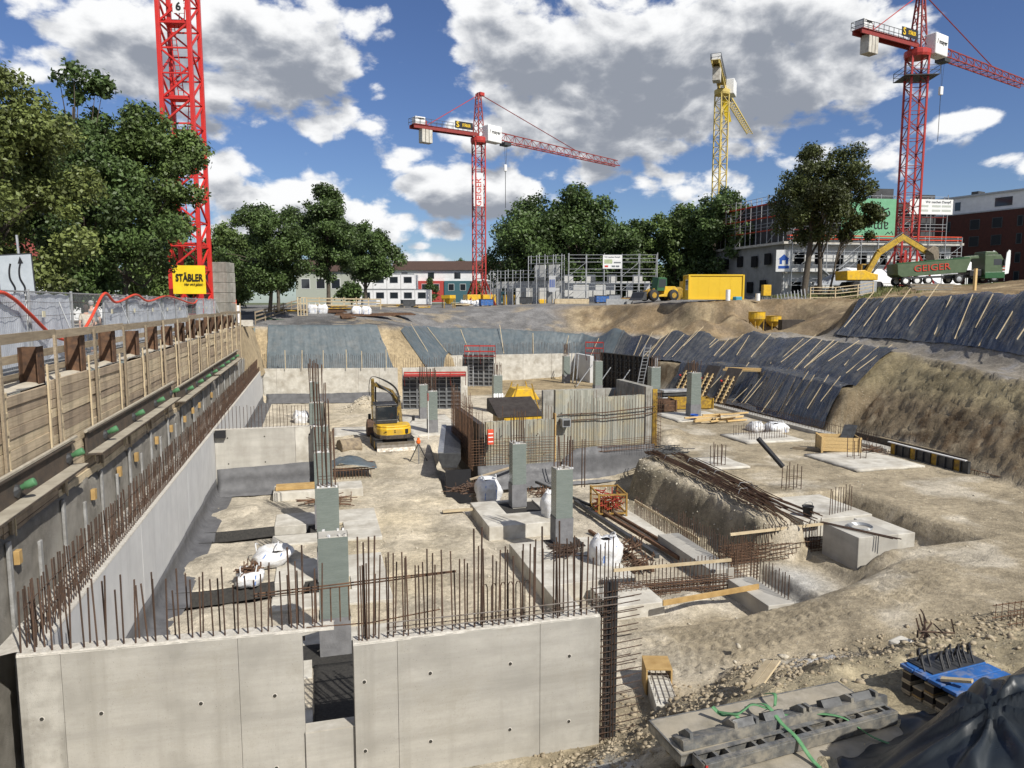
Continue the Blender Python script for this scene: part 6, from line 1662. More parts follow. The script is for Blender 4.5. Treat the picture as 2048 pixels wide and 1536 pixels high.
for k in range(3): hs_.tube(smooth_path([(.5+.07*k, .8, 1.4), (.7+.05*k, 1.9, 2.9), (.4, 2.6, 3.5+.05*k), (-.7, 2.9, 4.05), (-.95, 3.0, 3.5), (-.9, 3.3, 2.8)], 5), .022, 5)
T_(hs_.build('hose', BLACK, None))
T_(MB().prism([(3.0, .2), (3.7, .0), (4.0, .35), (3.9, .8), (3.4, 1.25), (3.1, 1.1)], 'x', -1.1, -.3).build('bucket', RUST_D, None, bevel=.02))
T_(MB().bar((.3, 1.0, 1.5), (.62, 1.15, 2.25), .18).build('work_lamp', YEL_D, None))
lb_ = empty('digging_bucket', (1.75, 43.0, -6.9), R(20), 'muddy loose digging bucket lying left of the excavator', 'bucket')
MUD = mat('muddy_steel', (.30, .24, .16), (.15, .12, .09), 5, .85, .3, 20)
loc(MB().prism([(-.45, 0), (.35, -.02), (.55, .3), (.35, .62), (-.1, .75), (-.4, .5), (-.5, .2)], 'x', -.62, .62).build('shell', MUD, None, bevel=.03), lb_)
for k in range(5): loc(MB().prism([(.52, .2), (.8, .27), (.52, .36)], 'x', -.58+.27*k, -.48+.27*k).build('tooth', STEEL_D, None), lb_)

# ================================================================ near bank, lower right
def slab_panel(e, c, L, W, T, rz, m_top, m_edge):
    loc(MB().cbox((c[0], c[1], c[2]), (L, W, T), rz).build('panel_face', m_top, None, bevel=.012), e)
SL_TOP = mat('used_panel_face', (.36, .325, .265), (.20, .18, .14), 2.6, .75, .15, 20, col3=(.33, .29, .22), scale3=1.6)
SL_EDGE = mat('panel_edge_steel', (.20, .205, .20), (.10, .10, .098), 5, .5, .15, 30, metal=.4, col3=(.30, .28, .24), scale3=3, grime=((.34, .31, .25), 6, .7))
def form_element(label, cx, cy, z, L, W, rz):
    e = empty('formwork_element', (cx, cy, z), rz, label, 'formwork', 'formwork elements stacked on the near bank')
    loc(MB().box((-L/2, -W/2, -.03), (L/2, W/2, 0)).build('face', SL_TOP, None), e)
    for s_ in (-1, 1):
        loc(MB().box((-L/2, s_*W/2-.012-s_*.012, -.15), (L/2, s_*W/2+.012-s_*.012, .004)).build('edge_frame', SL_EDGE, None), e)
        loc(MB().box((s_*L/2-.012-s_*.012, -W/2+.012, -.15), (s_*L/2+.012-s_*.012, W/2-.012, .003)).build('edge_frame', SL_EDGE, None), e)
    for k in range(5): loc(MB().box((-L/2+L*(k+.8)/6.0, -W/2+.03, -.14), (-L/2+L*(k+.8)/6.0+.06, W/2-.03, -.032)).build('cross_rib', SL_EDGE, None), e)
    return e
form_element('used flat formwork element at the back of the near stack', 6.12, 8.56, -4.20, 3.35, .86, R(3.5))
form_element('used flat formwork element at the front of the near stack', 6.5, 7.75, -4.34, 3.4, 1.05, R(3.5))
form_element('lowest flat formwork element, its face showing at the frame bottom', 6.75, 7.35, -4.55, 3.4, 1.35, R(3.5))
def trough(label, cx, cy, z, L, rz, cells, tilt=0):
    """steel corner piece: open box with cross plates"""
    e = empty('steel_corner', (cx, cy, z), rz, label, 'formwork', 'steel corner pieces on the near stack')
    w, h = .27, .17
    for s_ in (-1, 1):
        loc(MB().box((-L/2, s_*w/2-.012, 0), (L/2, s_*w/2+.012, h)).build('side_plate', SL_EDGE, None, bevel=.004), e)
        loc(MB().box((-L/2, s_*(w/2-.04)-.035, h+.002), (L/2, s_*(w/2-.04)+.035, h+.014)).build('flange', SL_EDGE, None), e)
    loc(MB().box((-L/2, -w/2+.014, .0), (L/2, w/2-.014, .012)).build('bottom_plate', SL_EDGE, None), e)
    for x in cells: loc(MB().box((-L/2+L*x-.02, -w/2+.013, .013), (-L/2+L*x+.02, w/2-.013, h-.004)).build('cross_plate', SL_EDGE, None), e)
    loc(MB().box((-L/2-.004, -w/2-.002, .01), (-L/2+.03, -w/2-.0125, h-.01)).build('red_mark', RED, None), e)
    return e
trough('steel corner piece with open cells along the front element, red mark at its end', 6.28, 8.02, -4.32, 3.3, R(6.0), (0.0, .08, .14, .27, .32, .42, .52, .56, .68, .77, .84, .96, 1.0))
t2 = empty('steel_corner', (6.25, 8.36, -4.19), R(3.8), 'second steel corner piece with bent brackets lying between the flat elements', 'formwork', 'steel corner pieces on the near stack')
loc(MB().prism([(-.16, 0), (.16, 0), (.12, .05), (-.10, .13), (-.14, .13)], 'x', -1.72, 1.75).build('angle_profile', SL_EDGE, None), t2)
for x in (-1.6, -.9, -.55, .25, .35, 1.1, 1.55): loc(MB().prism([(-.13, .10), (.15, .02), (.17, .06), (.02, .19), (-.11, .2)], 'x', x, x+.05).build('bracket', SL_EDGE, None), t2)
for x in (-.75, -.25, .75, 1.3): loc(MB().prism([(-.12, .12), (.02, .06), (.05, .16), (-.04, .21)], 'x', x-.13, x+.2).build('cover_plate', STEEL_D, None), t2)
# green lashing straps
STRAP = mat('green_strap', (.07, .20, .085), (.12, .26, .125), 12, .7, rnd=.1)
def ribbon(name, pts, w, m, label, side=(1, 0, 0)):
    pts = smooth_path(pts, 7); S = Vector(side).normalized()
    P = [[p-S*w/2, p+S*w/2] for p in pts]
    return cloth(name, P, m, label, 'strap', 'green lashing straps', .006)
ribbon('strap', [(6.0, 8.78, -4.14), (6.03, 8.45, -3.97), (6.08, 8.15, -4.08), (6.12, 7.88, -4.13), (6.17, 7.6, -4.29), (6.2, 7.24, -4.33), (6.21, 7.2, -4.5), (6.2, 7.05, -4.56)], .06, STRAP, 'green strap hanging over the front element down to its edge')
ribbon('strap', [(5.35, 8.6, -4.05), (5.5, 8.38, -3.98), (5.65, 8.42, -3.97), (5.85, 8.5, -3.96), (6.05, 8.38, -4.0), (6.3, 8.3, -4.08), (6.7, 8.28, -4.10), (7.05, 8.1, -4.12), (7.3, 7.85, -4.28), (7.5, 7.6, -4.32), (7.55, 7.4, -4.36)], .055, STRAP, 'green strap laid across the steel corner pieces to the right', (.35, 1, 0))
ribbon('strap', [(5.3, 8.66, -4.0), (5.4, 8.55, -4.08), (5.5, 8.38, -4.0), (5.55, 8.28, -4.1)], .07, STRAP, 'green strap end tied in a knot at the back element', (1, .5, 0))
ribbon('strap', [(6.35, 8.95, -4.12), (6.38, 8.75, -4.02), (6.3, 8.62, -4.1), (6.2, 8.5, -4.04)], .06, STRAP, 'short green strap loop at the rear edge of the stack', (1, .2, 0))
# board on the bank
pl = empty('bank_boards', (7.75, 11.0, -5.4), R(36), 'pale double board lying on the rubble bank', 'board')
for k in range(2):
    o = loc(MB().box((-.75, -.15+.16*k, 0), (.75, -.0+.16*k, .035)).build('board', WOOD_L, None, bevel=.004), pl)
pl.rotation_euler = (R(-18), R(-6), R(36)); pl.location = (7.72, 11.05, Hs(7.72, 11.05)+.16)
# ply boxed beam stub with exposed bars
st = empty('beam_stub', (7.1, 13.8, -6.8), R(-10), 'half boxed concrete beam stub with bare bars sticking out of the bank', 'beam')
st.location = (7.12, 13.75, -6.85); st.rotation_euler = (0, 0, R(-17))
loc(MB().box((-.24, -.85, -.3), (.24, .5, .22)).build('concrete', CONC_L, None, bevel=.01), st)
for s_ in (-1, 1): loc(MB().box((s_*.275-.018, .2, -.2), (s_*.275+.018, .85, .42)).build('side_board', PLY, None), st)
loc(MB().box((-.295, .22, .42), (.295, .85, .45)).build('top_board', PLY, None), st)
m = MB()
for x in (-.18, -.06, .06, .18): m.tube([(x, -.9, .32), (x, .5, .32)], .010, 5)
for y in (-.75, -.5, -.25, 0, .15): m.tube([(-.2, y, .2), (-.2, y, .34), (.2, y, .34), (.2, y, .2)], .008, 4)
stuff(loc(m.build('bars', REBAR_G, None), st))
tag(stone_field('pale_stones', np.array([[10.1+rng.normal(0, .7), 13.4+rng.normal(0, .5), 0] for k in range(60)])*[1, 1, 0]+np.array([0, 0, -6.6]), rng.uniform(.03, .12, 60), STONE_P))
# blue formwork stack
bs = empty('girder_stack', (9.58, 8.62, -4.98), R(6), 'stack of formwork girders with pale wooden ends under blue panels', 'stack')
for r_ in range(5):
    for k in range(5):
        y = -.42+.2*k; z = .02+.17*r_
        if r_ == 4 and k in (1, 3): continue
        loc(MB().box((-.62, y-.08, z), (.62, y+.08, z+.025)).build('girder_flange', WOOD_L if (k+r_) % 3 else PLY, None), bs)
        loc(MB().box((-.61, y-.074, z+.026), (.61, y+.074, z+.136)).build('girder_web', PLY_D, None), bs)
        loc(MB().box((-.62, y-.08, z+.137), (.62, y+.08, z+.16)).build('girder_flange', WOOD_L, None), bs)
for k in range(4):
    loc(MB().box((-.66, -.5+.25*k, .90), (.66, -.27+.25*k, .96)).build('blue_panel', BLUE_B, None, bevel=.01), bs)
loc(MB().box((-.5, .02, .962), (.65, .5, .985)).build('grey_cover', STEEL_D, None), bs)
cl = empty('clamp_heap', (9.8, 9.1, -3.95), 0, 'row of bent dark clamps lying on the blue panels', 'clamps')
for k in range(13):
    x = 9.1+.085*k+rng.normal(0, .02); y = 8.85+rng.normal(0, .06); a = rng.normal(0, .35)
    c, s_ = math.cos(a), math.sin(a)
    pts = [(x-.09*c, y-.16, -3.98), (x-.05*c, y-.05, -3.84), (x+.02, y+.02, -3.80), (x+.07*c, y+.1, -3.88), (x+.10*c, y+.2*s_+.16, -3.98)]
    sub(MB().tube(smooth_path(pts, 3), .016, 5).build('clamp', BLACK_P, None), cl)
tag(MB().bar((9.05, 8.4, -3.98), (9.25, 8.05, -3.86), .1, .04).build('timber_wedge', WOOD_L, None), 'pale timber offcut lying on the blue panels', 'wood')
tag(MB().cbox((12.1, 12.3, Hs(12.1, 12.3)+.1), (.5, .35, .3), .3).build('concrete_lump', CONC_L, None, bevel=.06), 'broken concrete lump behind the blue panels', 'lump')
scrap('rusty bent rods beside the concrete lump', 12.6, 12.2, 16, .9, Hs(12.6, 12.2), RUST_D, .9, .3, .5)
e = empty('rebar_cage', (16.8, 13.4, -6.4), 0, 'small rusty cage at the right edge of the view', 'rebar cage')
m = MB()
for x in np.arange(16.2, 18.2, .2): m.tube([(x, 13.2, -6.45), (x, 13.2, -5.75), (x, 13.6, -5.75), (x, 13.6, -6.45), (x, 13.2, -6.45)], .012, 4, False)
for z in (-6.4, -6.1, -5.78):
    for y in (13.2, 13.6): m.tube([(16.1, y, z), (18.3, y, z)], .014, 4)
stuff(sub(m.build('cage_bars', RUST, None), e))
# tarpaulin covered heap
xs_, ys_ = np.linspace(4.2, 14.5, 260), np.linspace(2.2, 8.2, 170)
gx, gy = np.meshgrid(xs_, ys_, indexing='ij')
def tarp_z(x, y):
    r = np.interp(x, [4.6, 5.2, 6.6, 7.6, 8.4, 9.4, 11, 13.5], [.0, .6, 1.32, 1.74, 1.86, 1.88, 1.9, 1.9])
    yc = np.interp(x, [4.6, 7, 9.4, 13], [5.0, 5.7, 6.2, 6.4])
    prof = np.exp(-np.abs((y-yc)/1.35)**2.6)
    z = -4.5 + r*1.02*prof
    fold = np.abs(fbm(x*.55-y*.25, y*.35+x*.1, 201, 4))*.30 + .16*np.maximum(0, 1-np.abs(((x*.8+y*.55+.6*fbm(x*.5, y*.5, 203)) % 1.7)-.8)*3.2)
    fan = np.arctan2(y-6.0, x-7.2); fold2 = .10*np.maximum(0, np.sin(fan*9+2*fbm(x, y, 205)))*np.exp(-((x-7.2)**2+(y-6)**2)/4)
    def crease(px_, py_, sd): return np.maximum(0, .16-np.abs(fbm(px_, py_, sd, 2)))/.16
    c1 = crease(x*.55+y*.3, y*.22-x*.12, 211); c2 = crease(x*1.1-y*.5, y*.5+x*.2, 213)
    fold = fold*.6 + .13*c1**1.5 + .06*c2**1.5
    return z + (fold*.75+fold2)*(r > .05)*np.clip(r, 0, 1) + .02*fbm(x*3, y*3, 207)
tz = tarp_z(gx, gy)
i, j = np.meshgrid(np.arange(259), np.arange(169), indexing='ij'); a = (i*170+j).ravel()
TARP = mat('dark_tarpaulin', (.026, .032, .037), (.016, .020, .024), 1.2, .36, .06, 9, spec=.4)
tag(np_mesh('tarpaulin', np.dstack([gx, gy, tz]).reshape(-1, 3), np.c_[a, a+170, a+171, a+1], TARP, None, True), 'dark glossy tarpaulin draped over a heap in the lower right corner', 'tarpaulin', None, 'thing')

# ================================================================ beyond the pit
def text(s, size, m, parent, M, name='lettering', bold=0.0, squash=1.0):
    """letters as thin solid mesh; M places the XY plane of the text in the parent's frame"""
    cu = bpy.data.curves.new('letters', 'FONT'); cu.body = s; cu.size = size; cu.extrude = .012; cu.align_x = 'CENTER'; cu.align_y = 'CENTER'; cu.offset = bold; cu.resolution_u = 3
    o = bpy.data.objects.new('letters', cu); COL.objects.link(o)
    dg = bpy.context.evaluated_depsgraph_get()
    me = bpy.data.meshes.new_from_object(o.evaluated_get(dg))
    bpy.data.objects.remove(o); bpy.data.curves.remove(cu)
    me.transform(M @ Matrix.Diagonal((squash, 1, 1, 1))); me.materials.clear(); me.materials.append(m)
    o = bpy.data.objects.new(name, me); COL.objects.link(o)
    if parent is not None: o.parent = parent
    return o
def facing(p, rz, extra=None):
    """text plane standing upright at p, its front turned to -Y and then by rz"""
    M = Matrix.Translation(Vector(p)) @ Matrix.Rotation(rz, 4, 'Z') @ Matrix.Rotation(R(90), 4, 'X')
    return M @ extra if extra is not None else M
LET_B = basic('lettering_black', (.015, .015, .015)); LET_R = basic('lettering_red', (.50, .05, .03)); LET_Y = basic('lettering_yellow', (.75, .50, .03)); LET_BL = basic('lettering_blue', (.03, .10, .40)); LET_G = basic('lettering_grey', (.16, .17, .18))
SIGN_Y = mat('banner_yellow', (.80, .58, .02), (.72, .50, .02), 2, .5)

def lattice_mast(e, w, z0, z1, m_ch, m_br, chord=.22, brace=.09, step=1.55, name='mast', rot=0.0):
    h = w/2; cz, sz = math.cos(rot), math.sin(rot)
    def rp(x, y): return (x*cz-y*sz, x*sz+y*cz)
    for sx in (-1, 1):
        for sy in (-1, 1):
            x, y = rp(sx*h, sy*h); b = MB().bar((x, y, z0), (x, y, z1), chord, chord, up=(-sz, cz, 0)); loc(b.build('mast_chord', m_ch, None), e)
    m = MB(); n = int((z1-z0)/step)
    for k in range(n):
        a = z0+(z1-z0)*k/n; c = z0+(z1-z0)*(k+1)/n
        fs = [((-h,-h),(h,-h)), ((h,-h),(h,h)), ((h,h),(-h,h)), ((-h,h),(-h,-h))]
        for i, (p, q) in enumerate(fs):
            p, q = rp(*p), rp(*q)
            if (k+i) % 2: p, q = q, p
            m.bar((*p, a), (*q, c), brace); m.bar((*p, c), (*q, c), brace*.8)
    loc(stuff(m.build('mast_lattice', m_br, None)), e)
def lattice_jib(e, P, Q, w, h, m_, n, name='jib', taper=1.0, brace=.07, chord=.13):
    P, Q = Vector(P), Vector(Q); d = (Q-P).normalized(); r = Vector((d.y, -d.x, 0)).normalized()
    m = MB(); pts = []
    for k in range(n+1):
        c = P.lerp(Q, k/n); hh = h*(1+(taper-1)*k/n)
        pts.append((c-r*w/2, c+r*w/2, c+Vector((0, 0, hh))))
    for i in range(3): m.bar(pts[0][i], pts[-1][i], chord)
    for k in range(n):
        a, b = pts[k], pts[k+1]; mid = (a[2]+b[2])/2
        for i in (0, 1):
            m.bar(a[i], a[2].lerp(b[2], .5), brace); m.bar(a[2].lerp(b[2], .5), b[i], brace)
        m.bar(a[0], b[1], brace); m.bar(a[0], a[1], brace)
    return loc(stuff(m.build(name, m_, None)), e)
def tower_crane(label, base, zt, w, jib_tip, cj_end, apex, m_ch, m_br, cab_side, rot, chord=.2, brace=.08, names=True, flat=False):
    """base (x,y,z), slewing height zt; jib_tip and cj_end in the plan"""
    bx, by, bz = base
    e = empty('tower_crane', base, 0, label, 'crane', None)
    lattice_mast(e, w, 0, zt-bz-1.2, m_ch, m_br, chord, brace, w*.85, rot=rot)
    J = Vector((jib_tip[0]-bx, jib_tip[1]-by, 0)); C_ = Vector((cj_end[0]-bx, cj_end[1]-by, 0)); d = J.normalized(); s_ = Vector((d.y, -d.x, 0)); z = zt-bz
    loc(MB().lathe([(w*.75, z-1.3), (w*.8, z-1.0), (w*.8, z-.5), (w*.6, z-.3)], (0, 0, 0), 16).build('slewing_ring', m_ch, None), e)
    th = MB()
    for sx in (-1, 1):
        for sy in (-1, 1): th.bar(d*(sx*w*.4)+s_*(sy*w*.4)+Vector((0, 0, z-.4)), d*(sx*.25)+s_*(sy*.3)+Vector((0, 0, apex-bz)), .16)
    for k in range(5 if not flat else 1):
        t0, t1 = k/5, (k+1)/5; za, zb_ = z+(apex-bz-z)*t0, z+(apex-bz-z)*t1; wa, wb = w*.4*(1-t0)+.25*t0, w*.4*(1-t1)+.25*t1
        for sx, sy in ((-1, -1), (1, -1), (-1, 1), (1, 1)):
            th.bar(d*sx*wa+s_*sy*wa+Vector((0, 0, za)), d*(-sx)*wb+s_*sy*wb+Vector((0, 0, zb_)), .08); th.bar(d*sx*wb+s_*sy*wb+Vector((0, 0, zb_)), d*sx*wb-s_*sy*wb+Vector((0, 0, zb_)), .06)
    loc(stuff(th.build('tower_head', m_br, None)), e)
    loc(MB().cbox((d.x*.5, d.y*.5, apex-bz), (.9, .9, .5), math.atan2(d.y, d.x)).build('head_platform', m_ch, None), e)
    lattice_jib(e, d*w*.5+Vector((0, 0, z-.2)), J+Vector((0, 0, z-.2)), 1.2, 1.45, m_br, int(J.length/2.1), 'jib', .75)
    # counter jib: two girders, deck, railing, winch, ballast
    cz = Vector((0, 0, z-.1))
    for q in (-.55, .55): loc(MB().bar(s_*q+cz-d*w*.4, C_+s_*q+cz, .18, .5).build('counter_girder', m_br, None), e)
    L = C_.length; c = C_.normalized()
    loc(MB().bar(c*w*.5+cz+Vector((0, 0, .3)), C_+cz+Vector((0, 0, .3)), 1.5, .06).build('deck', m_br, None), e)
    rl = MB()
    for q in (-.8, .8):
        for hgt in (.7, 1.25): rl.bar(c*L*.12+s_*q+cz+Vector((0, 0, hgt)), C_+s_*q+cz+Vector((0, 0, hgt)), .05)
        for k in range(12): rl.bar(c*L*(.12+.88*k/11)+s_*q+cz+Vector((0, 0, .3)), c*L*(.12+.88*k/11)+s_*q+cz+Vector((0, 0, 1.25)), .05)
    for hgt in (.7, 1.25): rl.bar(C_+s_*.8+cz+Vector((0, 0, hgt)), C_-s_*.8+cz+Vector((0, 0, hgt)), .05)
    loc(stuff(rl.build('railing', STEEL_D, None)), e)
    ang = math.atan2(c.y, c.x)
    for k in range(3):
        q = c*(L*.80+.62*k-.6); loc(MB().cbox((q.x, q.y, z-1.25), (.55, 1.25, 2.2), ang).build('counterweight', CONC_L, None, bevel=.06), e)
    q = C_*.9; loc(MB().cbox((q.x, q.y, z+.85), (1.7, 1.3, 1.1), ang).build('winch_house', WHITE_P, None, bevel=.05), e)
    q = C_*.84; loc(MB().cbox((q.x, q.y, z+.6), (.9, 1.1, .7), ang).build('winch_motor', RED, None, bevel=.05), e)
    ties = MB().tube([d*.3+Vector((0, 0, apex-bz)), C_*.78+Vector((0, 0, z+.4))], .06, 5); loc(ties.build('tie_bar', m_ch, None), e)
    if not flat: loc(MB().tube([d*.3+Vector((0, 0, apex-bz)), J*.66+Vector((0, 0, z+1.0))], .07, 5).build('tie_bar', m_br, None), e)
    # cab
    cc = d*(w*.5+1.0)+s_*(cab_side*1.25)
    rzc = math.atan2(d.y, d.x)
    cb = loc(MB().cbox((cc.x, cc.y, z+.2), (3.0, 1.5, 2.6), rzc).build('cab', WHITE, None, bevel=.12), e)
    g = cc+d*1.46; loc(MB().cbox((g.x, g.y, z+.55), (.12, 1.25, 1.5), rzc).build('cab_window', GLASS, None), cb)
    # hook
    hk = d*(w*.5+5.2)
    loc(MB().cbox((hk.x, hk.y, z-.55), (1.5, 1.3, .5), rzc).build('trolley', STEEL_D, None), e)
    loc(MB().tube([hk+Vector((-.15, 0, z-.6)), hk+Vector((0, 0, z-4.0))], .025, 4).tube([hk+Vector((.3, 0, z-.6)), hk+Vector((.1, 0, z-4.0))], .025, 4).build('rope', STEEL_D, None), e)
    loc(MB().cbox((hk.x, hk.y, z-4.4), (.5, .4, 1.1), 0).build('hook_block', WHITE, None, bevel=.08), e)
    loc(MB().tube([hk+Vector((0, 0, z-4.9)), hk+Vector((0, 0, z-11))], .05, 4).build('sling', STEEL_D, None), e)
    if names:
        # company boards on the side seen from the pit
        fr = Vector((-c.y, c.x, 0)); 
        if fr.dot(Vector((-bx, -by, 0))) < 0: fr = -fr
        rzz = math.atan2(fr.x, -fr.y)*1.0
        bq = c*L*.27+fr*.95
        bd = loc(MB().cbox((bq.x, bq.y, z+.95), (.06, 3.2, 1.1), math.atan2(fr.y, fr.x)).build('name_board', BLACK_P, None), e)
        yaw_ = math.atan2(fr.y, fr.x)+math.pi/2
        text('S', 1.2, LET_Y, bd, facing(bq+fr*.05+Vector((0, 0, z+.95))+Matrix.Rotation(yaw_, 3, 'Z') @ Vector((-1.15, 0, 0)), yaw_), bold=.02)
        text('STÄBLER', .62, LET_Y, bd, facing(bq+fr*.05+Vector((0, 0, z+.95))+Matrix.Rotation(yaw_, 3, 'Z') @ Vector((.4, 0, 0)), yaw_), bold=.015, squash=.62)
        yawc = math.atan2(s_.y*cab_side, s_.x*cab_side)+math.pi/2
        text('/ mayer', .78, LET_B, cb, facing(cc+s_*cab_side*.77+Vector((0, 0, z+.45)), yawc), bold=.012)
        wq = C_*.9+fr*.68; text('/ mayer', .42, LET_B, e, facing(wq+Vector((0, 0, z+1.15)), yaw_), bold=.01)
    return e
c2 = tower_crane('red tower crane with white vertical name panel standing mid plateau on yellow ballast', (26.5, 118.5, 1.4), 28.8, 1.65, (58.5, 136.3), (15.2, 114.9), 35.3, RED, RED_D, 1, R(8), .18, .085)
pn = loc(MB().box((-.95, -1.0, 16.0), (.62, -.9, 21.3)).build('name_panel', WHITE_P, None), c2); pn.rotation_euler = (0, 0, R(-6))
text('GEIGER', 1.35, LET_R, pn, facing((-.12, -1.02, 18.2), 0, Matrix.Rotation(R(90), 4, 'Z')))
for sx in (-1, 1):
    for sy in (-1, 1):
        loc(MB().bar((sx*2.3, sy*2.3, -.2), (sx*.8, sy*.8, 4.2), .22).build('base_strut', RED_D, None), c2)
for sx in (-1.3, 1.3): loc(MB().box((sx-1.1, -1.9, -.3), (sx+1.1, 1.9, 1.75)).build('base_ballast', YEL, None, bevel=.05), c2)
c3 = tower_crane('large red tower crane with white cab at the upper right, behind the green truck', (75.9, 80.4, 4.0), 34.4, 2.0, (104.5, 89.6), (64.2, 77.6), 41.2, RED, RED_D, 1, R(-20), .22, .09)
for sx in (-1, 1):
    for sy in (-1, 1): loc(MB().bar((sx*2.6, sy*2.6, -.2), (sx*.9, sy*.9, 4.6), .24).build('base_strut', RED, None), c3)
pf = loc(MB().cbox((0, 0, 26.6), (4.2, 3.6, .08), R(-20)).build('mast_platform', STEEL_D, None), c3)
m = MB()
for a, b in (((-2.1,-1.8),(2.1,-1.8)), ((2.1,-1.8),(2.1,1.8)), ((2.1,1.8),(-2.1,1.8)), ((-2.1,1.8),(-2.1,-1.8))):
    for h in (.55, 1.1): m.bar((*a, 26.6+h), (*b, 26.6+h), .05)
    m.bar((*a, 26.6), (*a, 27.7), .06)
o = loc(stuff(m.build('platform_railing', STEEL_D, None)), pf); o.rotation_euler = (0, 0, R(-20))
c4 = tower_crane('yellow tower crane seen from behind, rising over the trees on the right', (71.0, 119.3, 2.5), 39.8, 1.7, (95.7, 148.5), (62.3, 106.9), 41.5, YEL_K, YEL_K, 1, R(10), .19, .085, names=False, flat=True)
loc(MB().cbox((3.6, 4.3, 34.6), (.08, 1.0, 4.2), m=Matrix.Rotation(R(-14), 3, 'Y') @ Matrix.Rotation(R(60), 3, 'Z')).build('hanging_banner', SIGN_Y, None), c4)
# nearest crane on the left: only its mast reaches into view
c1 = empty('tower_crane', (-8.35, 55.9, 0), R(-11), 'bright red tower crane mast on the left, rising out of the picture behind the trees', 'crane')
RED1 = mat('bright_red_paint', (.58, .032, .025), (.48, .03, .024), 2, .4, coat=.15)
h = 1.0
for sx in (-1, 1):
    for sy in (-1, 1):
        loc(MB().bar((sx*h, sy*h, -.2), (sx*h, sy*h, 34), .27, .27, up=(0, 1, 0)).build('mast_chord', RED1, None, bevel=.02), c1)
for s in range(7):
    z0 = .8+4.9*s
    m = MB()
    for i, (p, q) in enumerate((((-h,-h),(h,-h)), ((h,-h),(h,h)), ((h,h),(-h,h)), ((-h,h),(-h,-h)))):
        pts = [p, q, p, q]
        for k in range(3): m.bar((*pts[k], z0+1.63*k), (*pts[k+1], z0+1.63*(k+1)), .12)
        for k in range(3): m.bar((*p, z0+1.63*(k+.5)+.8), (*q, z0+1.63*(k+.5)+.8), .10)
    loc(stuff(m.build('mast_bracing', RED1, None)), c1)
    loc(MB().box((-h+.14, -h+.14, z0+.1), (h-.14, h-.5, z0+.2)).build('rest_platform', RED1, None), c1)
    m = MB()
    for x in (-.1, .25): m.bar((x, .2-.5*(s % 2), z0), (x+.45*(1-2*(s % 2)), .2-.5*(s % 2), z0+4.9), .05)
    for k in range(15): m.bar((-.1+.03*k*(1-2*(s % 2)), .2-.5*(s % 2), z0+.33*k), (.25+.03*k*(1-2*(s % 2)), .2-.5*(s % 2), z0+.33*k), .03)
    loc(stuff(m.build('ladder', RED1, None)), c1)
nb = loc(MB().box((.05, -1.16, 20.9), (.75, -1.14, 21.75)).build('number_board', WHITE, None), c1)
text('6', .72, LET_B, nb, facing((.42, -1.17, 21.3), 0), bold=.02)
bn = empty('banner', (-8.1, 53.4, 3.3), R(-6), 'yellow company banner with black lettering at the foot of the near red crane', 'banner')
P = [[(x, .04*float(vnoise(x*2, z*2, 301)), z) for z in np.linspace(-.95, .95, 8)] for x in np.linspace(-1.05, 1.05, 12)]
loc(MB().sheet(P).build('sheet', SIGN_Y, None, False, solid=.01), bn)
text('STÄBLER', .66, LET_B, bn, facing((.02, -.06, .12), 0), bold=.014, squash=.68)
text('Hier wird gebaut.', .20, LET_B, bn, facing((.3, -.06, -.30), 0), bold=.002, squash=.85)
# concrete ballast blocks
for k in range(6):
    o = MB().box((-.85, -.8, .015), (.85, .8, .74)).build('concrete_block', CONC_D, None, bevel=.03)
    o.location = (-6.75+rng.uniform(-.02, .02), 58.3, .25+.745*k); o.rotation_euler = (0, 0, R(-14)+rng.uniform(-.01, .01))
    tag(o, 'weathered concrete block in the stack beside the red crane, %s' % ('lowest of six', 'second from below', 'third from below', 'third from the top', 'second from the top', 'topmost')[k], 'block', 'stacked concrete blocks')
# red cage and barriers behind the shoring end
rc = empty('red_cage', (-6.9, 60.5, .1), 0, 'open red steel cage with timber posts behind the end of the shoring wall', 'cage')
for x in (-.9, .9):
    for y in (-.8, .8): loc(MB().box((x-.07, y-.07, 0), (x+.07, y+.07, 1.9)).build('post', RED_B, None), rc)
for z in (.35, 1.0, 1.8):
    for y in (-.8, .8): loc(MB().box((-.83, y-.05, z-.1), (.83, y+.05, z+.1)).build('rail', RED_B, None), rc)
loc(MB().box((-.5, -.86, .5), (.5, -.81, .9)).build('board', RED_D, None), rc)
tag(MB().box((-6.2, 62.3, .1), (-5.75, 62.6, 1.55)).build('white_sack', BAGW, None, bevel=.08), 'tall white sack hanging beside the red cage', 'sack')
for k in range(4): tag(MB().bar((-6.3+.25*k, 59.6, -.1), (-6.28+.25*k, 59.62, 1.7), .06).build('timber_stake', WOOD_L, None), 'thin timber stake before the red cage, %s from the left' % ordn[k], 'stake', 'stakes at the shoring end')
tag(MB().cbox((-5.6, 63.2, .1), (1.4, .8, .5), .1).build('concrete_slab_piece', CONC_L, None, bevel=.02), 'pale concrete slab piece at the end of the shoring wall', 'slab')
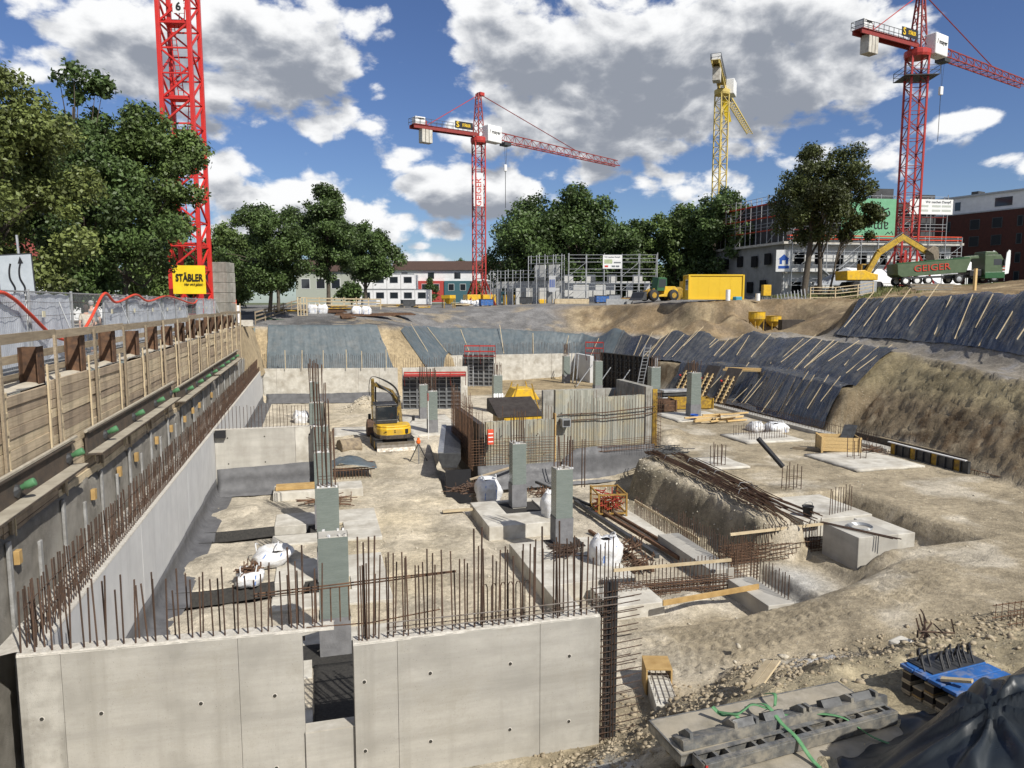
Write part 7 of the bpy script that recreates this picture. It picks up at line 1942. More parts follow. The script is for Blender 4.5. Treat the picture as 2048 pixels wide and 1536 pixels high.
# ---------------------------------------------------------------- site things on the plateau
sk = empty('skip', (-3.1, 76.6, .0), R(-16), 'flat green skip lying at the edge of the far bank', 'skip')
loc(MB().prism([(-2.3, -.75), (2.2, -.9), (2.2, -.1), (-2.4, .35)], 'y', -1.0, 1.0).build('tub', GREEN_K, None, bevel=.03), sk)
for x in (-1.4, -.3, .8): loc(MB().box((x-.05, -1.06, -.75), (x+.05, -1.01, .1)).build('rib', GREEN_D, None), sk)
loc(MB().box((1.1, -1.075, -.35), (1.8, -1.065, -.1)).build('label', WHITE, None), sk); loc(MB().bar((-2.4, -1.04, .33), (2.2, -1.04, -.1), .08, .1).build('rim', GREEN_D, None), sk)
tag(MB().bar((-4.6, 72.6, -.3), (-3.4, 71.7, -.6), .35, .2).build('dark_beam', STEEL_D, None), 'short dark steel beam at the corner of the blue grey foil', 'beam')
pt = empty('pallet', (-1.2, 78.2, .4), R(6), 'pale wooden pallet stood on end by the plateau fence', 'pallet')
for x in (-.45, -.15, .15, .45): loc(MB().box((x-.05, -.03, 0), (x+.05, .03, 1.95)).build('slat', WOOD_L, None), pt)
for z in (.05, .65, 1.3, 1.9): loc(MB().box((-.52, .031, z-.04), (.52, .08, z+.04)).build('cross_slat', WOOD_L, None), pt)
def timber_fence(label, p, q, z, posts, rails, hgt, m_, group, nm='timber_fence'):
    e = empty(nm, (*p, z), 0, label, 'fence', group)
    for k in range(posts):
        t = k/(posts-1); x, y = p[0]+(q[0]-p[0])*t, p[1]+(q[1]-p[1])*t; zz = Hs(x, y)
        sub(MB().box((x-.05, y-.04, zz-.1), (x+.05, y+.04, zz+hgt)).build('post', m_, None), e)
    za, zb_ = Hs(*p), Hs(*q)
    for h in rails: sub(MB().bar((p[0], p[1]-.06, za+h), (q[0], q[1]-.06, zb_+h), .04, .14).build('rail', m_, None), e)
    return e
timber_fence('weathered timber rail fence beside the white sack, before the forked tree', (-5.4, 72.5), (-1.6, 84.0), .3, 6, (.35, .75, 1.1), 1.2, WOOD, 'timber fences on the plateau')
timber_fence('timber fence of three rails behind the rusty plates', (-.8, 86.5), (7.4, 85.2), 1.2, 7, (.4, .8, 1.15), 1.25, WOOD_L, 'timber fences on the plateau')
for k, (lab, x, y, n) in enumerate((('white bags in front of the pallet on the plateau', -.2, 80.5, 2), ('white bags on the rusty plates', 4.4, 80.5, 2), ('row of white bags at the mid crane base', 22.6, 112.5, 4))):
    for i in range(n): bag('white bag of the %s, %s from the left' % (lab.split(' ', 2)[2] if lab.startswith('white') else 'row at the mid crane base', ordn[i]), x+1.0*i, y, Hs(x, y)-.05, 1.0, .95, 20+3*k+i)
for k, (x, y, L, a) in enumerate(((1.2, 81.0, 4.5, -.1), (5.2, 80.0, 6.5, .05), (8.5, 82.5, 5.0, -.08), (3.2, 77.5, 1.6, .4))):
    z = Hs(x, y); dx, dy = L/2*math.cos(a), L/2*math.sin(a)
    e = empty('steel_plates', (x, y, z), a, 'flat stack of rusty steel sections on the plateau gravel, %s' % ('behind the white bags', 'in the middle', 'farthest right', 'short one near the foil')[k], 'steel', 'rusty steel on the plateau')
    for i in range(4): loc(MB().box((-L/2+.1*i, -.6+.3*i, .02+.03*i), (L/2-.15*i, -.38+.3*i, .16+.05*i)).build('section', RUST, None), e)
yk = empty('concrete_bucket', (17.9, 99.5, .9), 0, 'yellow crane concrete bucket standing alone on the gravel', 'bucket')
loc(MB().lathe([(.25, .75), (1.0, 1.5), (1.0, 1.95), (.95, 1.95), (.2, .8)], (0, 0, 0), 4).build('hopper', YEL, None), yk)
for sx in (-.75, .75):
    for sy in (-.75, .75): loc(MB().box((sx-.05, sy-.05, 0), (sx+.05, sy+.05, 1.4)).build('leg', YEL_D, None), yk)
ys2 = empty('site_box', (31.0, 113.0, 1.3), 0, 'yellow open site box right of the mid crane base', 'box'); loc(MB().box((-1.6, -1, 0), (1.6, 1, 1.6)).build('body', YEL, None, bevel=.05), ys2); loc(MB().box((-1.7, -1.1, 1.6), (1.7, 1.1, 1.75)).build('lid', YEL_D, None), ys2)
ys2 = empty('site_box', (34.5, 109.0, 1.4), 0, 'low yellow box before the scaffolded shell', 'box'); loc(MB().box((-1.4, -.8, 0), (1.4, .8, .95)).build('body', YEL, None, bevel=.05), ys2); loc(MB().box((-1.3, -.7, .95), (1.3, .7, 1.0)).build('lid', YEL_D, None), ys2)
tm = empty('timber_stack', (33.7, 93.5, 1.3), R(-12), 'large stack of pale squared timber before the scaffolded shell', 'timber')
for r_ in range(5):
    for k in range(5): loc(MB().box((-2.3+rng.uniform(-.05, .05), -.6+.24*k, .05+.2*r_), (2.3+rng.uniform(-.05, .05), -.38+.24*k, .23+.2*r_)).build('timber', WOOD_L, None), tm)
# clutter between the far bank and the fences
ORDC = ['left of the pallet', 'behind the white bags', 'before the office containers', 'beside the concrete bucket', 'near the mid crane base', 'right of the mid crane base', 'before the scaffolded corner', 'under the scaffolding']
for k, (x, y) in enumerate(((-2.6, 80.5), (2.6, 83.5), (9.5, 96.0), (14.0, 97.0), (21.5, 108.0), (31.5, 105.0), (36.0, 97.0), (43.0, 95.0))):
    z = Hs(x, y); e = empty('material_heap', (x, y, z), rng.uniform(-.3, .3), 'mixed heap of beams and boards on the plateau, %s' % ORDC[k], 'heap', 'heaps of building material on the plateau')
    for i in range(7):
        L_ = rng.uniform(1.2, 3.4); a = rng.normal(0, .15); yy = rng.uniform(-.6, .6); zz = .08+.11*(i % 4)
        loc(MB().bar((-L_/2, yy-a, zz), (L_/2, yy+a, zz+rng.uniform(-.02, .04)), rng.uniform(.12, .3), rng.uniform(.08, .14)).build('beam', (RUST, WOOD, WOOD_L, STEEL_D, YEL_D)[int(rng.integers(5))], None), e)
for k, (x, y, m_) in enumerate(((12.5, 101.0, STEEL_D), (24.0, 103.0, BLUE_B), (29.0, 99.5, STEEL_D), (38.5, 94.5, BLUE_B), (40.5, 95.0, GALV), (7.0, 99.0, GALV))):
    z = Hs(x, y); e = empty('material_box', (x, y, z), rng.uniform(-.4, .4), '%s site crate with a lid on the plateau, %s' % (('dark', 'blue', 'dark', 'blue', 'grey', 'grey')[k], ('before the office containers', 'left of the mid crane base', 'right of the mid crane base', 'before the scaffolded shell', 'beside the blue crate at the shell', 'before the coloured houses')[k]), 'crate', 'site crates on the plateau')
    loc(MB().box((-.9, -.6, .1), (.9, .6, .95)).build('body', m_, None, bevel=.03), e); loc(MB().box((-.95, -.65, .95), (.95, .65, 1.03)).build('lid', STEEL_D, None), e)
    for sx in (-.7, .7): loc(MB().box((sx-.1, -.6, 0), (sx+.1, .6, .1)).build('skid', WOOD, None), e)
P = [[(8.8+5*u+1.2*math.sin(v*3), 72.9+7*u*.3+v*1.2, Hs(8.8+5*u+1.2*math.sin(v*3), 72.9+7*u*.3+v*1.2)+.1+.12*float(vnoise(u*5, v*5, 311))) for v in np.linspace(0, .9, 6)] for u in np.linspace(.8, 1.0, 6)]
cloth('white_sheet', P, BAGW, 'crumpled white plastic sheet lying on the gravel edge', 'sheet')
# wheel loader
wl = empty('wheel_loader', (42.9, 86.2, 2.0), R(190), 'yellow wheel loader with green cab parked left of the yellow container', 'loader')
loc(MB().prism([(-2.6, .6), (-2.6, 1.5), (-2.2, 1.9), (-.6, 1.9), (-.4, .9), (.5, .7), (.5, .55)], 'y', -.75, .75).build('rear_body', YEL, None, bevel=.05), wl)
loc(MB().prism([(-.9, 1.3), (-.9, 2.9), (-.6, 3.05), (.4, 3.05), (.65, 1.3)], 'y', -.68, .68).build('cab', GREEN_D, None, bevel=.05), wl)
loc(MB().prism([(-.75, 1.75), (-.75, 2.8), (.35, 2.8), (.5, 1.75)], 'y', -.7, .7).build('cab_window', GLASS, None), wl)
loc(MB().box((.55, -.6, .6), (1.9, .6, 1.3)).build('front_frame', YEL, None, bevel=.05), wl)
for y in (-.5, .5): loc(MB().bar((.9, y, 1.5), (2.9, y, .6), .16, .3).build('lift_arm', YEL_D, None), wl)
loc(MB().prism([(2.7, .15), (3.7, .1), (3.3, .4), (3.0, 1.1), (2.7, 1.2)], 'y', -1.35, 1.35).build('bucket', STEEL_D, None), wl)
for x in (-1.7, 1.4):
    for y in (-.95, .95):
        t = loc(MB().lathe([(.38, -.25), (.70, -.25), (.75, -.12), (.75, .12), (.70, .25), (.38, .25)], (x, y, .75), 20, 'y').build('tyre', BLACK, None, True), wl)
        loc(MB().lathe([(.36, -.26), (.36, .26)], (x, y, .75), 14, 'y').build('rim', YEL_D, None), t)
tag(MB().box((36.6, 88.2, 1.2), (40.3, 88.4, 2.3)).build('steel_trough', GALV, None), 'grey steel sheet standing before the wheel loader', 'sheet metal')
yl2 = empty('site_box', (47.2, 90.0, 2.1), 0, 'yellow tank and box behind the wheel loader', 'tank'); loc(MB().lathe([(1.2, 0), (1.2, 1.5), (.9, 1.8)], (0, 0, 0), 14).build('tank', YEL_D, None), yl2); loc(MB().box((1.2, -.8, 1.0), (3.4, .8, 2.6)).build('box', YEL, None), yl2)
# yellow site container
sc = empty('site_container', (43.2, 73.2, 2.15), R(-15), 'yellow site office container with one white framed window', 'container')
loc(MB().box((-2.95, -1.2, .06), (2.95, 1.2, 2.62)).build('body', YEL_C, None, bevel=.02), sc)
for x in (-3.0, 3.0):
    for y in (-1.22, 1.22): loc(MB().box((x-.09, y-.09, 0), (x+.09, y+.09, 2.7)).build('corner_post', YEL_C, None), sc)
for z in (.06, 2.66): loc(MB().box((-2.91, -1.29, z-.08), (2.91, -1.205, z+.08)).build('frame_rail', YEL_C, None), sc); loc(MB().box((-3.09, -1.13, z-.081), (-2.955, 1.13, z+.079)).build('frame_rail', YEL_C, None), sc)
for k in range(4): loc(MB().box((-2.0+1.2*k, -1.21, .14), (-1.985+1.2*k, -1.2, 2.58)).build('panel_joint', YEL_C, None), sc)
wn = loc(MB().box((-3.0, -.75, 1.05), (-2.955, .45, 2.2)).build('window_frame', WHITE, None), sc); loc(MB().box((-3.02, -.65, 1.15), (-2.99, -.2, 2.1)).build('pane', GLASS, None), wn); loc(MB().box((-3.02, -.1, 1.15), (-2.99, .35, 2.1)).build('pane', GLASS, None), wn)
for k, x in enumerate((43.5, 47.2)): tag(MB().tube([(x, 70.6, 2.0), (x, 70.6, 3.2-.4*k)], .25, 10).build('white_pipe', WHITE, None), 'white pipe section standing before the yellow container, %s' % ('left one' if k == 0 else 'right one'), 'pipe', 'white pipes at the yellow container')
tag(MB().cbox((44.6, 70.5, 2.2), (.9, .6, .5), .2).build('blue_bundle', mat('turquoise', (.05, .25, .35), None, 3, .6), None, bevel=.1), 'turquoise bundle on the ground before the yellow container', 'bundle')
eb = empty('power_cabinet', (50.7, 74.2, 2.1), R(-15), 'yellow power cabinet on a steel frame', 'cabinet'); loc(MB().box((-.45, -.4, .5), (.45, .4, 1.75)).build('cabinet', YEL, None, bevel=.03), eb)
for x in (-.4, .4):
    for y in (-.35, .35): loc(MB().box((x-.03, y-.03, 0), (x+.03, y+.03, .5)).build('leg', STEEL_D, None), eb)
ls = empty('rung_stack', (53.0, 72.6, 2.2), R(-12), 'stack of grey scaffold frames lying tilted under the big tree', 'scaffold frames')
for k in range(9): loc(MB().bar((-1.8+.4*k, -.5, .0), (-1.5+.4*k, .5, .55+.08*k), .1, .05).build('frame', GALV, None), ls)
# concrete silos in the cut
for k, (x, y, r_, h_) in enumerate(((44.5, 66.6, .85, 1.95), (47.2, 67.6, .8, 1.5))):
    e = empty('hopper', (x, y, -1.1), 0, ('tall yellow round hopper on legs in the brown cut', 'smaller yellow hopper behind the dark formwork stack')[k], 'hopper', 'yellow hoppers in the cut')
    loc(MB().lathe([(.3, h_*.25), (r_, h_*.62), (r_, h_*.98), (r_+.05, h_), (r_-.06, h_), (.25, h_*.3)], (0, 0, 0), 18).build('bowl', YEL, None), e)
    for a in range(4): loc(MB().bar((r_*.8*math.cos(a*1.57+.78), r_*.8*math.sin(a*1.57+.78), 0), (r_*.85*math.cos(a*1.57+.78), r_*.85*math.sin(a*1.57+.78), h_*.7), .09).build('leg', YEL_D, None), e)
e = empty('panel_stack', (47.4, 64.8, -1.1), R(-12), 'dark formwork stack standing before the yellow hoppers', 'stack')
for k in range(6): loc(MB().box((-1.2, -.5+.17*k, .05), (1.2, -.37+.17*k, 1.15)).build('panel', STEEL_D if k else PLY_D, None), e)

# ---------------------------------------------------------------- truck, excavator and tents on the hill
def wheel(parent, x, y, z, r, w, rimm):
    t = loc(MB().lathe([(r*.55, -w/2), (r*.93, -w/2), (r, -w*.3), (r, w*.3), (r*.93, w/2), (r*.55, w/2)], (x, y, z), 22, 'y').build('tyre', BLACK, None, True), parent)
    loc(MB().lathe([(r*.2, -w*.56), (r*.56, -w*.50), (r*.56, w*.50), (r*.2, w*.56)], (x, y, z), 16, 'y').build('rim', rimm, None), t)
tx0, ty0, tx1, ty1 = 66.3, 71.9, 79.3, 68.8
trz = math.atan2(ty1-ty0, tx1-tx0)
tr = empty('tipper_truck', (tx0, ty0, 3.78), trz, 'olive green tipper truck and trailer with red lettering on the hilltop', 'truck')
tr.rotation_euler = (0, R(-2.2), trz)
loc(MB().prism([(-.1, 1.25), (.35, .95), (8.0, 1.25), (8.6, 2.75), (8.5, 2.95), (-.2, 2.55)], 'y', -1.2, 1.2).build('tipping_body', GREEN_T, None, bevel=.05), tr)
loc(MB().box((-.2, -1.23, 2.5), (8.5, -1.17, 2.62)).build('body_rim', GREEN_D, None), tr).rotation_euler = (0, R(-2.6), 0)
bpy.data.objects[-1] if False else None
loc(MB().prism([(7.6, 2.75), (9.6, 2.8), (9.5, 3.15), (7.8, 3.1)], 'y', -1.1, 1.1).build('front_hood', GREEN_T, None, bevel=.05), tr)
loc(MB().box((.2, -.55, .75), (9.0, .55, .98)).build('trailer_frame', STEEL_D, None), tr)
loc(MB().box((.9, -1.2, .72), (5.4, -1.12, .95)).build('side_guard', STEEL_D, None), tr)
text('GEIGER', 1.05, LET_R, tr, facing((3.9, -1.26, 1.92), 0) @ Matrix.Rotation(R(2.0), 4, 'Z'), squash=1.25)
for x in (.85, 2.2, 3.55): wheel(tr, x, -1.0, .5, .53, .36, WHITE); wheel(tr, x, 1.0, .5, .53, .36, WHITE)
for x in (7.2, 11.4): wheel(tr, x, -1.0, .5, .53, .36, GALV); wheel(tr, x, 1.0, .5, .53, .36, GALV)
loc(MB().box((6.2, -.5, .6), (12.2, .5, .9)).build('tractor_frame', STEEL_D, None), tr)
loc(MB().box((8.5, -1.1, .75), (9.9, 1.1, 1.5)).build('fuel_tank', BLACK_P, None, bevel=.05), tr)
cb = loc(MB().prism([(10.2, .9), (12.45, .75), (12.6, 1.5), (12.45, 2.55), (12.1, 3.15), (10.2, 3.2)], 'y', -1.22, 1.22).build('driver_cab', GREEN_T, None, bevel=.06), tr)
loc(MB().prism([(10.25, .45), (12.6, .4), (12.62, 1.15), (10.25, 1.2)], 'y', -1.235, 1.235).build('lower_cab', GREEN_D, None, bevel=.05), cb)
loc(MB().prism([(10.3, 3.2), (12.0, 3.2), (11.7, 3.55), (10.4, 3.6)], 'y', -1.0, 1.0).build('roof_spoiler', GREEN_T, None, bevel=.08), cb)
loc(MB().prism([(11.25, 1.95), (12.3, 1.95), (12.2, 2.65), (11.25, 2.65)], 'y', -1.232, 1.232).build('side_window', GLASS, None), cb)
loc(MB().prism([(12.5, 1.75), (12.62, 1.75), (12.35, 2.85), (12.25, 2.85)], 'y', -1.1, 1.1).build('windscreen', GLASS, None), cb)
loc(MB().box((12.35, -1.42, 1.9), (12.5, -1.26, 2.6)).build('mirror', BLACK_P, None), cb); loc(MB().box((12.55, -1.1, .5), (12.68, 1.1, .8)).build('bumper', BLACK_P, None), cb)
for k in range(4): loc(MB().box((12.3, -1.25, 1.15+.18*k), (12.58, -1.236, 1.24+.18*k)).build('warning_stripe', RED if k % 2 else WHITE, None), cb)
e2 = empty('excavator', (63.6, 74.0, 3.45), R(-8), 'large yellow excavator reaching its bucket over the green truck', 'excavator')
for y in (-1.1, 1.1): loc(MB().prism([(-2.0, .45), (-1.7, .1), (1.7, .1), (2.0, .45), (1.7, .85), (-1.7, .85)], 'y', y-.28, y+.28).build('track', BLACK, None, bevel=.04), e2)
loc(MB().prism([(-2.6, 1.0), (-2.7, 2.1), (-.4, 2.2), (.2, 1.9), (1.3, 1.7), (1.3, 1.0)], 'y', -1.3, 1.3).build('house', YEL, None, bevel=.08), e2)
cbx = loc(MB().prism([(.1, 1.6), (.1, 3.0), (1.2, 3.0), (1.5, 2.3), (1.4, 1.6)], 'y', .3, 1.25).build('cab', YEL_D, None, bevel=.05), e2)
loc(MB().prism([(.25, 1.9), (.25, 2.85), (1.1, 2.85), (1.35, 2.25), (1.3, 1.9)], 'y', .28, 1.27).build('cab_window', GLASS, None), cbx)
m = MB()
for p, q, w0 in (((.5, -.2, 1.8), (1.9, -.2, 4.3), .55), ((1.9, -.2, 4.3), (4.1, -.2, 5.7), .62), ((4.1, -.2, 5.7), (4.9, -.2, 6.15), .55)): m.bar(p, q, .5, w0+.1)
YEL_X = mat('digger_yellow', (.50, .33, .03), (.34, .21, .03), 3, .5, grime=((.12, .09, .06), 2.5, .6))
loc(m.build('boom', YEL_X, None, bevel=.05), e2)
loc(MB().bar((4.6, -.2, 6.3), (8.0, -.2, 4.5), .4, .62).build('stick', YEL_X, None, bevel=.05), e2)
loc(MB().tube([(1.0, -.55, 1.9), (3.0, -.55, 4.4)], .13, 8).tube([(2.6, -.2, 5.2), (4.9, -.2, 6.7)], .11, 8).tube([(5.1, -.2, 6.5), (7.6, -.2, 5.2)], .09, 8).build('hydraulic_ram', STEEL_D, None), e2)
loc(MB().prism([(7.7, 4.6), (8.5, 5.15), (9.1, 4.9), (9.3, 4.0), (9.1, 3.0), (8.8, 3.0), (8.5, 4.1)], 'y', -.95, .55).build('bucket', mat('bucket_steel', (.24, .20, .15), (.15, .12, .09), 4, .6, metal=.3), None, bevel=.04), e2)
text('ATLAS', .5, LET_B, e2, facing((2.8, -.52, 5.0), 0) @ Matrix.Rotation(R(33), 4, 'Z'), bold=.02) if False else None
# white tents
tn = empty('marquee', (65.0, 79.5, 2.3), 0, 'long white marquee with grey gable behind the excavator and truck', 'tent')
A0, A1, Rg, E0, E1 = Vector((61.2, 79.6, 0)), Vector((68.5, 77.0, 0)), Vector((64.9, 78.3, 0)), Vector((92.5, 86.8, 0)), Vector((88.5, 92.8, 0))
zt_, zr_ = 4.3, 6.2
dv = Vector((24, 9.6, 0))
def V3(p, z): return (p.x, p.y, z)
b = MB().add([V3(A0, zt_), V3(A1, zt_), V3(Rg, zr_), V3(A0, zt_-.25), V3(A1, zt_-.25)], [(0, 1, 2), (0, 3, 4, 1)])
sub(b.build('gable', TARPW, None), tn)
b = MB().add([V3(A1, zt_), V3(A1+dv, zt_), V3(Rg+dv, zr_), V3(Rg, zr_), V3(A0, zt_), V3(A0+dv, zt_)], [(0, 1, 2, 3), (3, 2, 5, 4)])
sub(b.build('roof', WHITE_P, None, solid=.03), tn)
for k in range(6):
    p = A1+dv*k/5; sub(MB().bar(V3(p, 2.2), V3(p, zt_), .12).build('post', GALV, None), tn)
    if k < 5 and k != 1: sub(MB().add([V3(p+Vector((.1, .05, 0)), 2.4), V3(p+dv/5.2, 2.4), V3(p+dv/5.2, zt_-.05), V3(p+Vector((.1, .05, 0)), zt_-.05)], [(0, 1, 2, 3)]).build('side_sheet', WHITE_P, None), tn)
for k in range(3): p = A0.lerp(A1, k/2); sub(MB().bar(V3(p, 2.2), V3(p, zt_), .12).build('post', GALV, None), tn)
pv = empty('pavilion', (86.6, 80.8, 4.3), 0, 'small white pointed pavilion behind the truck cab', 'tent')
b = MB().add([(-2.2,-2.2,1.4),(2.2,-2.2,1.4),(2.2,2.2,1.4),(-2.2,2.2,1.4),(0,0,3.3)], [(0,1,4),(1,2,4),(2,3,4),(3,0,4)]); loc(b.build('roof', WHITE_P, None), pv)
for x in (-2.1, 2.1):
    for y in (-2.1, 2.1): loc(MB().box((x-.05, y-.05, 0), (x+.05, y+.05, 1.4)).build('post', WHITE, None), pv)
for k, (x, y, z, h_) in enumerate(((84.9, 82.2, 4.4, 3.6), (90.6, 80.9, 4.8, 4.2), (92.5, 80.2, 4.8, 4.3))):
    e = empty('beach_flag', (x, y, z), 0, 'white curved beach flag near the truck, %s' % ('left of the cab', 'right above the cab', 'at the far right')[k], 'flag', 'white beach flags')
    loc(MB().tube([(0, 0, 0), (0, 0, h_*.6), (.15, 0, h_*.9), (.5, 0, h_)], .03, 5).build('mast', GALV, None), e)
    loc(MB().sheet([[(0.0, 0, h_*.22+.0), (.75, .05, h_*.25)], [(0, 0, h_*.6), (.95, .1, h_*.55)], [(.15, 0, h_*.9), (.95, .1, h_*.85)], [(.5, 0, h_), (.85, .05, h_*.98)]]).build('cloth', WHITE_P, None, True), e)
# white rail barrier
e = empty('barrier_fence', (58, 70.2, 2.3), 0, 'pale rail barrier fence under the big tree, left of the excavator', 'fence')
pts = [(54.4, 71.2), (57.0, 70.3), (59.5, 69.7), (61.3, 69.4)]
for i, (x, y) in enumerate(pts): sub(MB().box((x-.05, y-.05, Hs(x, y)), (x+.05, y+.05, Hs(x, y)+1.5)).build('post', WOOD_L, None), e)
for h_ in (.3, .75, 1.1, 1.45):
    for p, q in zip(pts[:-1], pts[1:]): sub(MB().bar((*p, Hs(*p)+h_), (*q, Hs(*q)+h_), .05, .09).build('rail', WOOD_L, None), e)
tag(MB().box((60.9, 71.0, 2.6), (63.2, 71.2, 4.3)).build('leaning_mesh', GALV, None), 'bundle of grey mesh panels leaning beside the barrier fence', 'mesh panels')
e = empty('board_pile', (55.5, 55.0, 2.9), R(-20), 'pile of weathered boards and beams on the hill above the large foil', 'boards')
for k in range(7): loc(MB().box((-2.2+rng.uniform(-.3, .3), -.6+.1*k, .02+.09*k), (1.8+rng.uniform(-.6, .4), .1+.1*k, .09+.09*k)).build('board', WOOD if k % 3 else CONC_D, None), e)
tag(MB().bar((58.9, 54.0, 2.9), (58.9, 54.0, 4.9), .22).build('timber_post', WOOD_Y, None), 'thick timber post at the hill edge before the truck', 'post')
# ---------------------------------------------------------------- buildings
def window(parent, x0, x1, z0, z1, yf, frame=WHITE, depth=.12, pane=GLASS):
    f = loc(MB().box((x0-.06, yf-.03, z0-.06), (x1+.06, yf+.05, z1+.06)).build('window', frame, None), parent)
    loc(MB().box((x0, yf-.045, z0), (x1, yf-.035, z1)).build('pane', pane, None), f)
    return f
for r_, n, x00 in ((0, 6, 0), (1, 5, 0)):
    for k in range(n):
        d = Vector((11.9, -3.3, 0)).normalized(); p = Vector((5.4, 134.3, 1.5))+d*(2.5*k)+Vector((0, 0, 2.75*r_))
        e = empty('office_container', p, math.atan2(d.y, d.x), 'white office container in the %s row behind the plateau fence, %s from the left' % (('lower', 'upper')[r_], ordn[k]), 'container', 'white office containers')
        loc(MB().box((.02, 0, .05), (2.46, 5, 2.70)).build('body', WHITE_P, None, bevel=.03), e)
        window(e, .6, 1.95, 1.15, 2.15, 0, GALV)
        loc(MB().box((.02, -.04, 2.62), (2.46, 0, 2.74)).build('roof_edge', GALV, None), e)
tc = [(.34,.42,.10), (.40,.06,.05), (.05,.12,.14), (.16,.165,.17), (.05,.12,.14), (.30,.31,.31), (.05,.12,.14)]
tn_ = ('lime green', 'red', 'teal', 'grey', 'second teal', 'pale grey', 'rightmost teal')
ROOF = mat('brown_roof_tiles', (.085, .05, .038), (.055, .035, .028), 4, .8)
for k in range(7):
    d = Vector((21.8, -6.0, 0)).normalized(); p = Vector((18.0, 163.5, 2.0))+d*(5.9*k-1.5)
    e = empty('terraced_house', p, math.atan2(d.y, d.x), '%s terraced house with brown roof far behind the mid crane' % tn_[k], 'house', 'coloured terraced houses')
    loc(MB().box((.05, 0, 0), (5.8, 6, 4.7)).build('coloured_front', mat('house_%d' % k, tc[k], None, 2, .8), None), e)
    loc(MB().box((0, 1.2, 4.7), (5.9, 9, 7.2)).build('upper_wall', WHITE_P, None), e)
    loc(MB().prism([(.6, 7.1), (9.5, 7.1), (5.0, 9.3), (4.6, 9.3)], 'x', -.02, 5.9).build('roof', ROOF, None), e)
    for x in (1.0, 3.6): window(e, x, x+1.2, 2.6, 4.0, 0)
    window(e, 2.2, 3.6, 5.2, 6.6, 1.2)
e = empty('house', (-3.0, 131.5, 1.5), R(-14), 'pale grey green house half hidden behind the tall trees', 'house')
loc(MB().box((0, 0, 0), (9, 8, 5.8)).build('wall', mat('pale_green_wall', (.34, .36, .30), None, 2, .9), None), e)
for x in (1.0, 3.6, 6.2): window(e, x, x+1.4, 2.8, 4.4, 0)
loc(MB().prism([(-.4, 5.7), (8.4, 5.7), (4, 8)], 'x', -.3, 9.3).build('roof', ROOF, None), e)
e = empty('house', (-27.0, 71.0, 0), R(15), 'white house with a red tiled roof and balcony behind the trees on the left', 'house')
loc(MB().box((0, 0, 0), (9.0, 9, 3.6)).build('wall', WHITE_P, None), e); loc(MB().box((0, 1.3, 3.6), (8.6, 9, 5.2)).build('upper_wall', STEEL_D, None), e)
loc(MB().prism([(.4, 5.2), (10, 5.2), (5, 8.5)], 'x', -.3, 8.9).build('roof', mat('red_roof_tiles', (.22, .05, .04), (.15, .04, .03), 4, .8), None), e)
for x in (.8, 3.0, 5.2, 7.0): window(e, x, x+1.2, 3.9, 4.9, 1.3)
for z in (4.0, 4.4): loc(MB().box((0, -.05, z), (9, 0, z+.05)).build('balcony_rail', STEEL_D, None), e)
e = empty('van', (-15.5, 62.0, .2), R(80), 'white delivery van parked behind the trees', 'van')
loc(MB().prism([(-2.6, .4), (2.5, .4), (2.6, 1.1), (1.6, 1.4), (1.1, 2.3), (-2.6, 2.4)], 'y', -1, 1).build('body', WHITE, None, bevel=.08), e)
loc(MB().prism([(1.15, 1.45), (1.6, 1.45), (1.1, 2.1), (.9, 2.1)], 'y', -1.01, 1.01).build('window', GLASS, None), e)
for x in (-1.6, 1.6): wheel(e, x, -.9, .4, .36, .25, GALV); wheel(e, x, .9, .4, .36, .25, GALV)

# scaffolding helpers
def scaffold(e, p, q, z0, levels, bay, lift, depth, m_=GALV, deck=True, side=1, toe=None):
    """two rows of standards from p to q with ledgers, decks and guard rails"""
    P, Q = Vector((*p, z0)), Vector((*q, z0)); d = (Q-P); L = d.length; d.normalize(); n = Vector((d.y, -d.x, 0))*side
    k = max(1, int(round(L/bay))); top = levels*lift+1.1
    for i in range(k+1):
        a = P+d*(L*i/k)
        m = MB()
        for off in (0, depth):
            b = a+n*off; m.bar(b, b+Vector((0, 0, top+rng.uniform(-.1, .25))), .09)
        for l in range(levels+1): m.bar(a+Vector((0, 0, l*lift)), a+n*depth+Vector((0, 0, l*lift)), .06)
        m.bar(a+Vector((0, 0, top-.05)), a+n*depth+Vector((0, 0, top-.05)), .07)
        sub(m.build('standard_frame', m_, None), e)
    for l in range(1, levels+1):
        z = Vector((0, 0, l*lift))
        if deck: sub(MB().bar(P+z+n*depth/2, Q+z+n*depth/2, depth*.9, .06).build('deck', toe or m_, None), e)
        m = MB()
        for h_ in (.5, 1.0): m.bar(P+z+n*depth+Vector((0, 0, h_)), Q+z+n*depth+Vector((0, 0, h_)), .06)
        sub(stuff(m.build('guard_rail', m_, None)), e)
    m = MB()
    for i in range(0, k, 3):
        a, b = P+d*(L*i/k)+n*depth, P+d*(L*(i+1)/k)+n*depth
        for l in range(levels): m.bar(a+Vector((0, 0, l*lift)), b+Vector((0, 0, (l+1)*lift)), .06)
    if m.v: sub(stuff(m.build('diagonal_brace', m_, None)), e)
LIME = mat('sand_lime_brick', (.56, .56, .54), (.46, .46, .44), 1.5, .85)
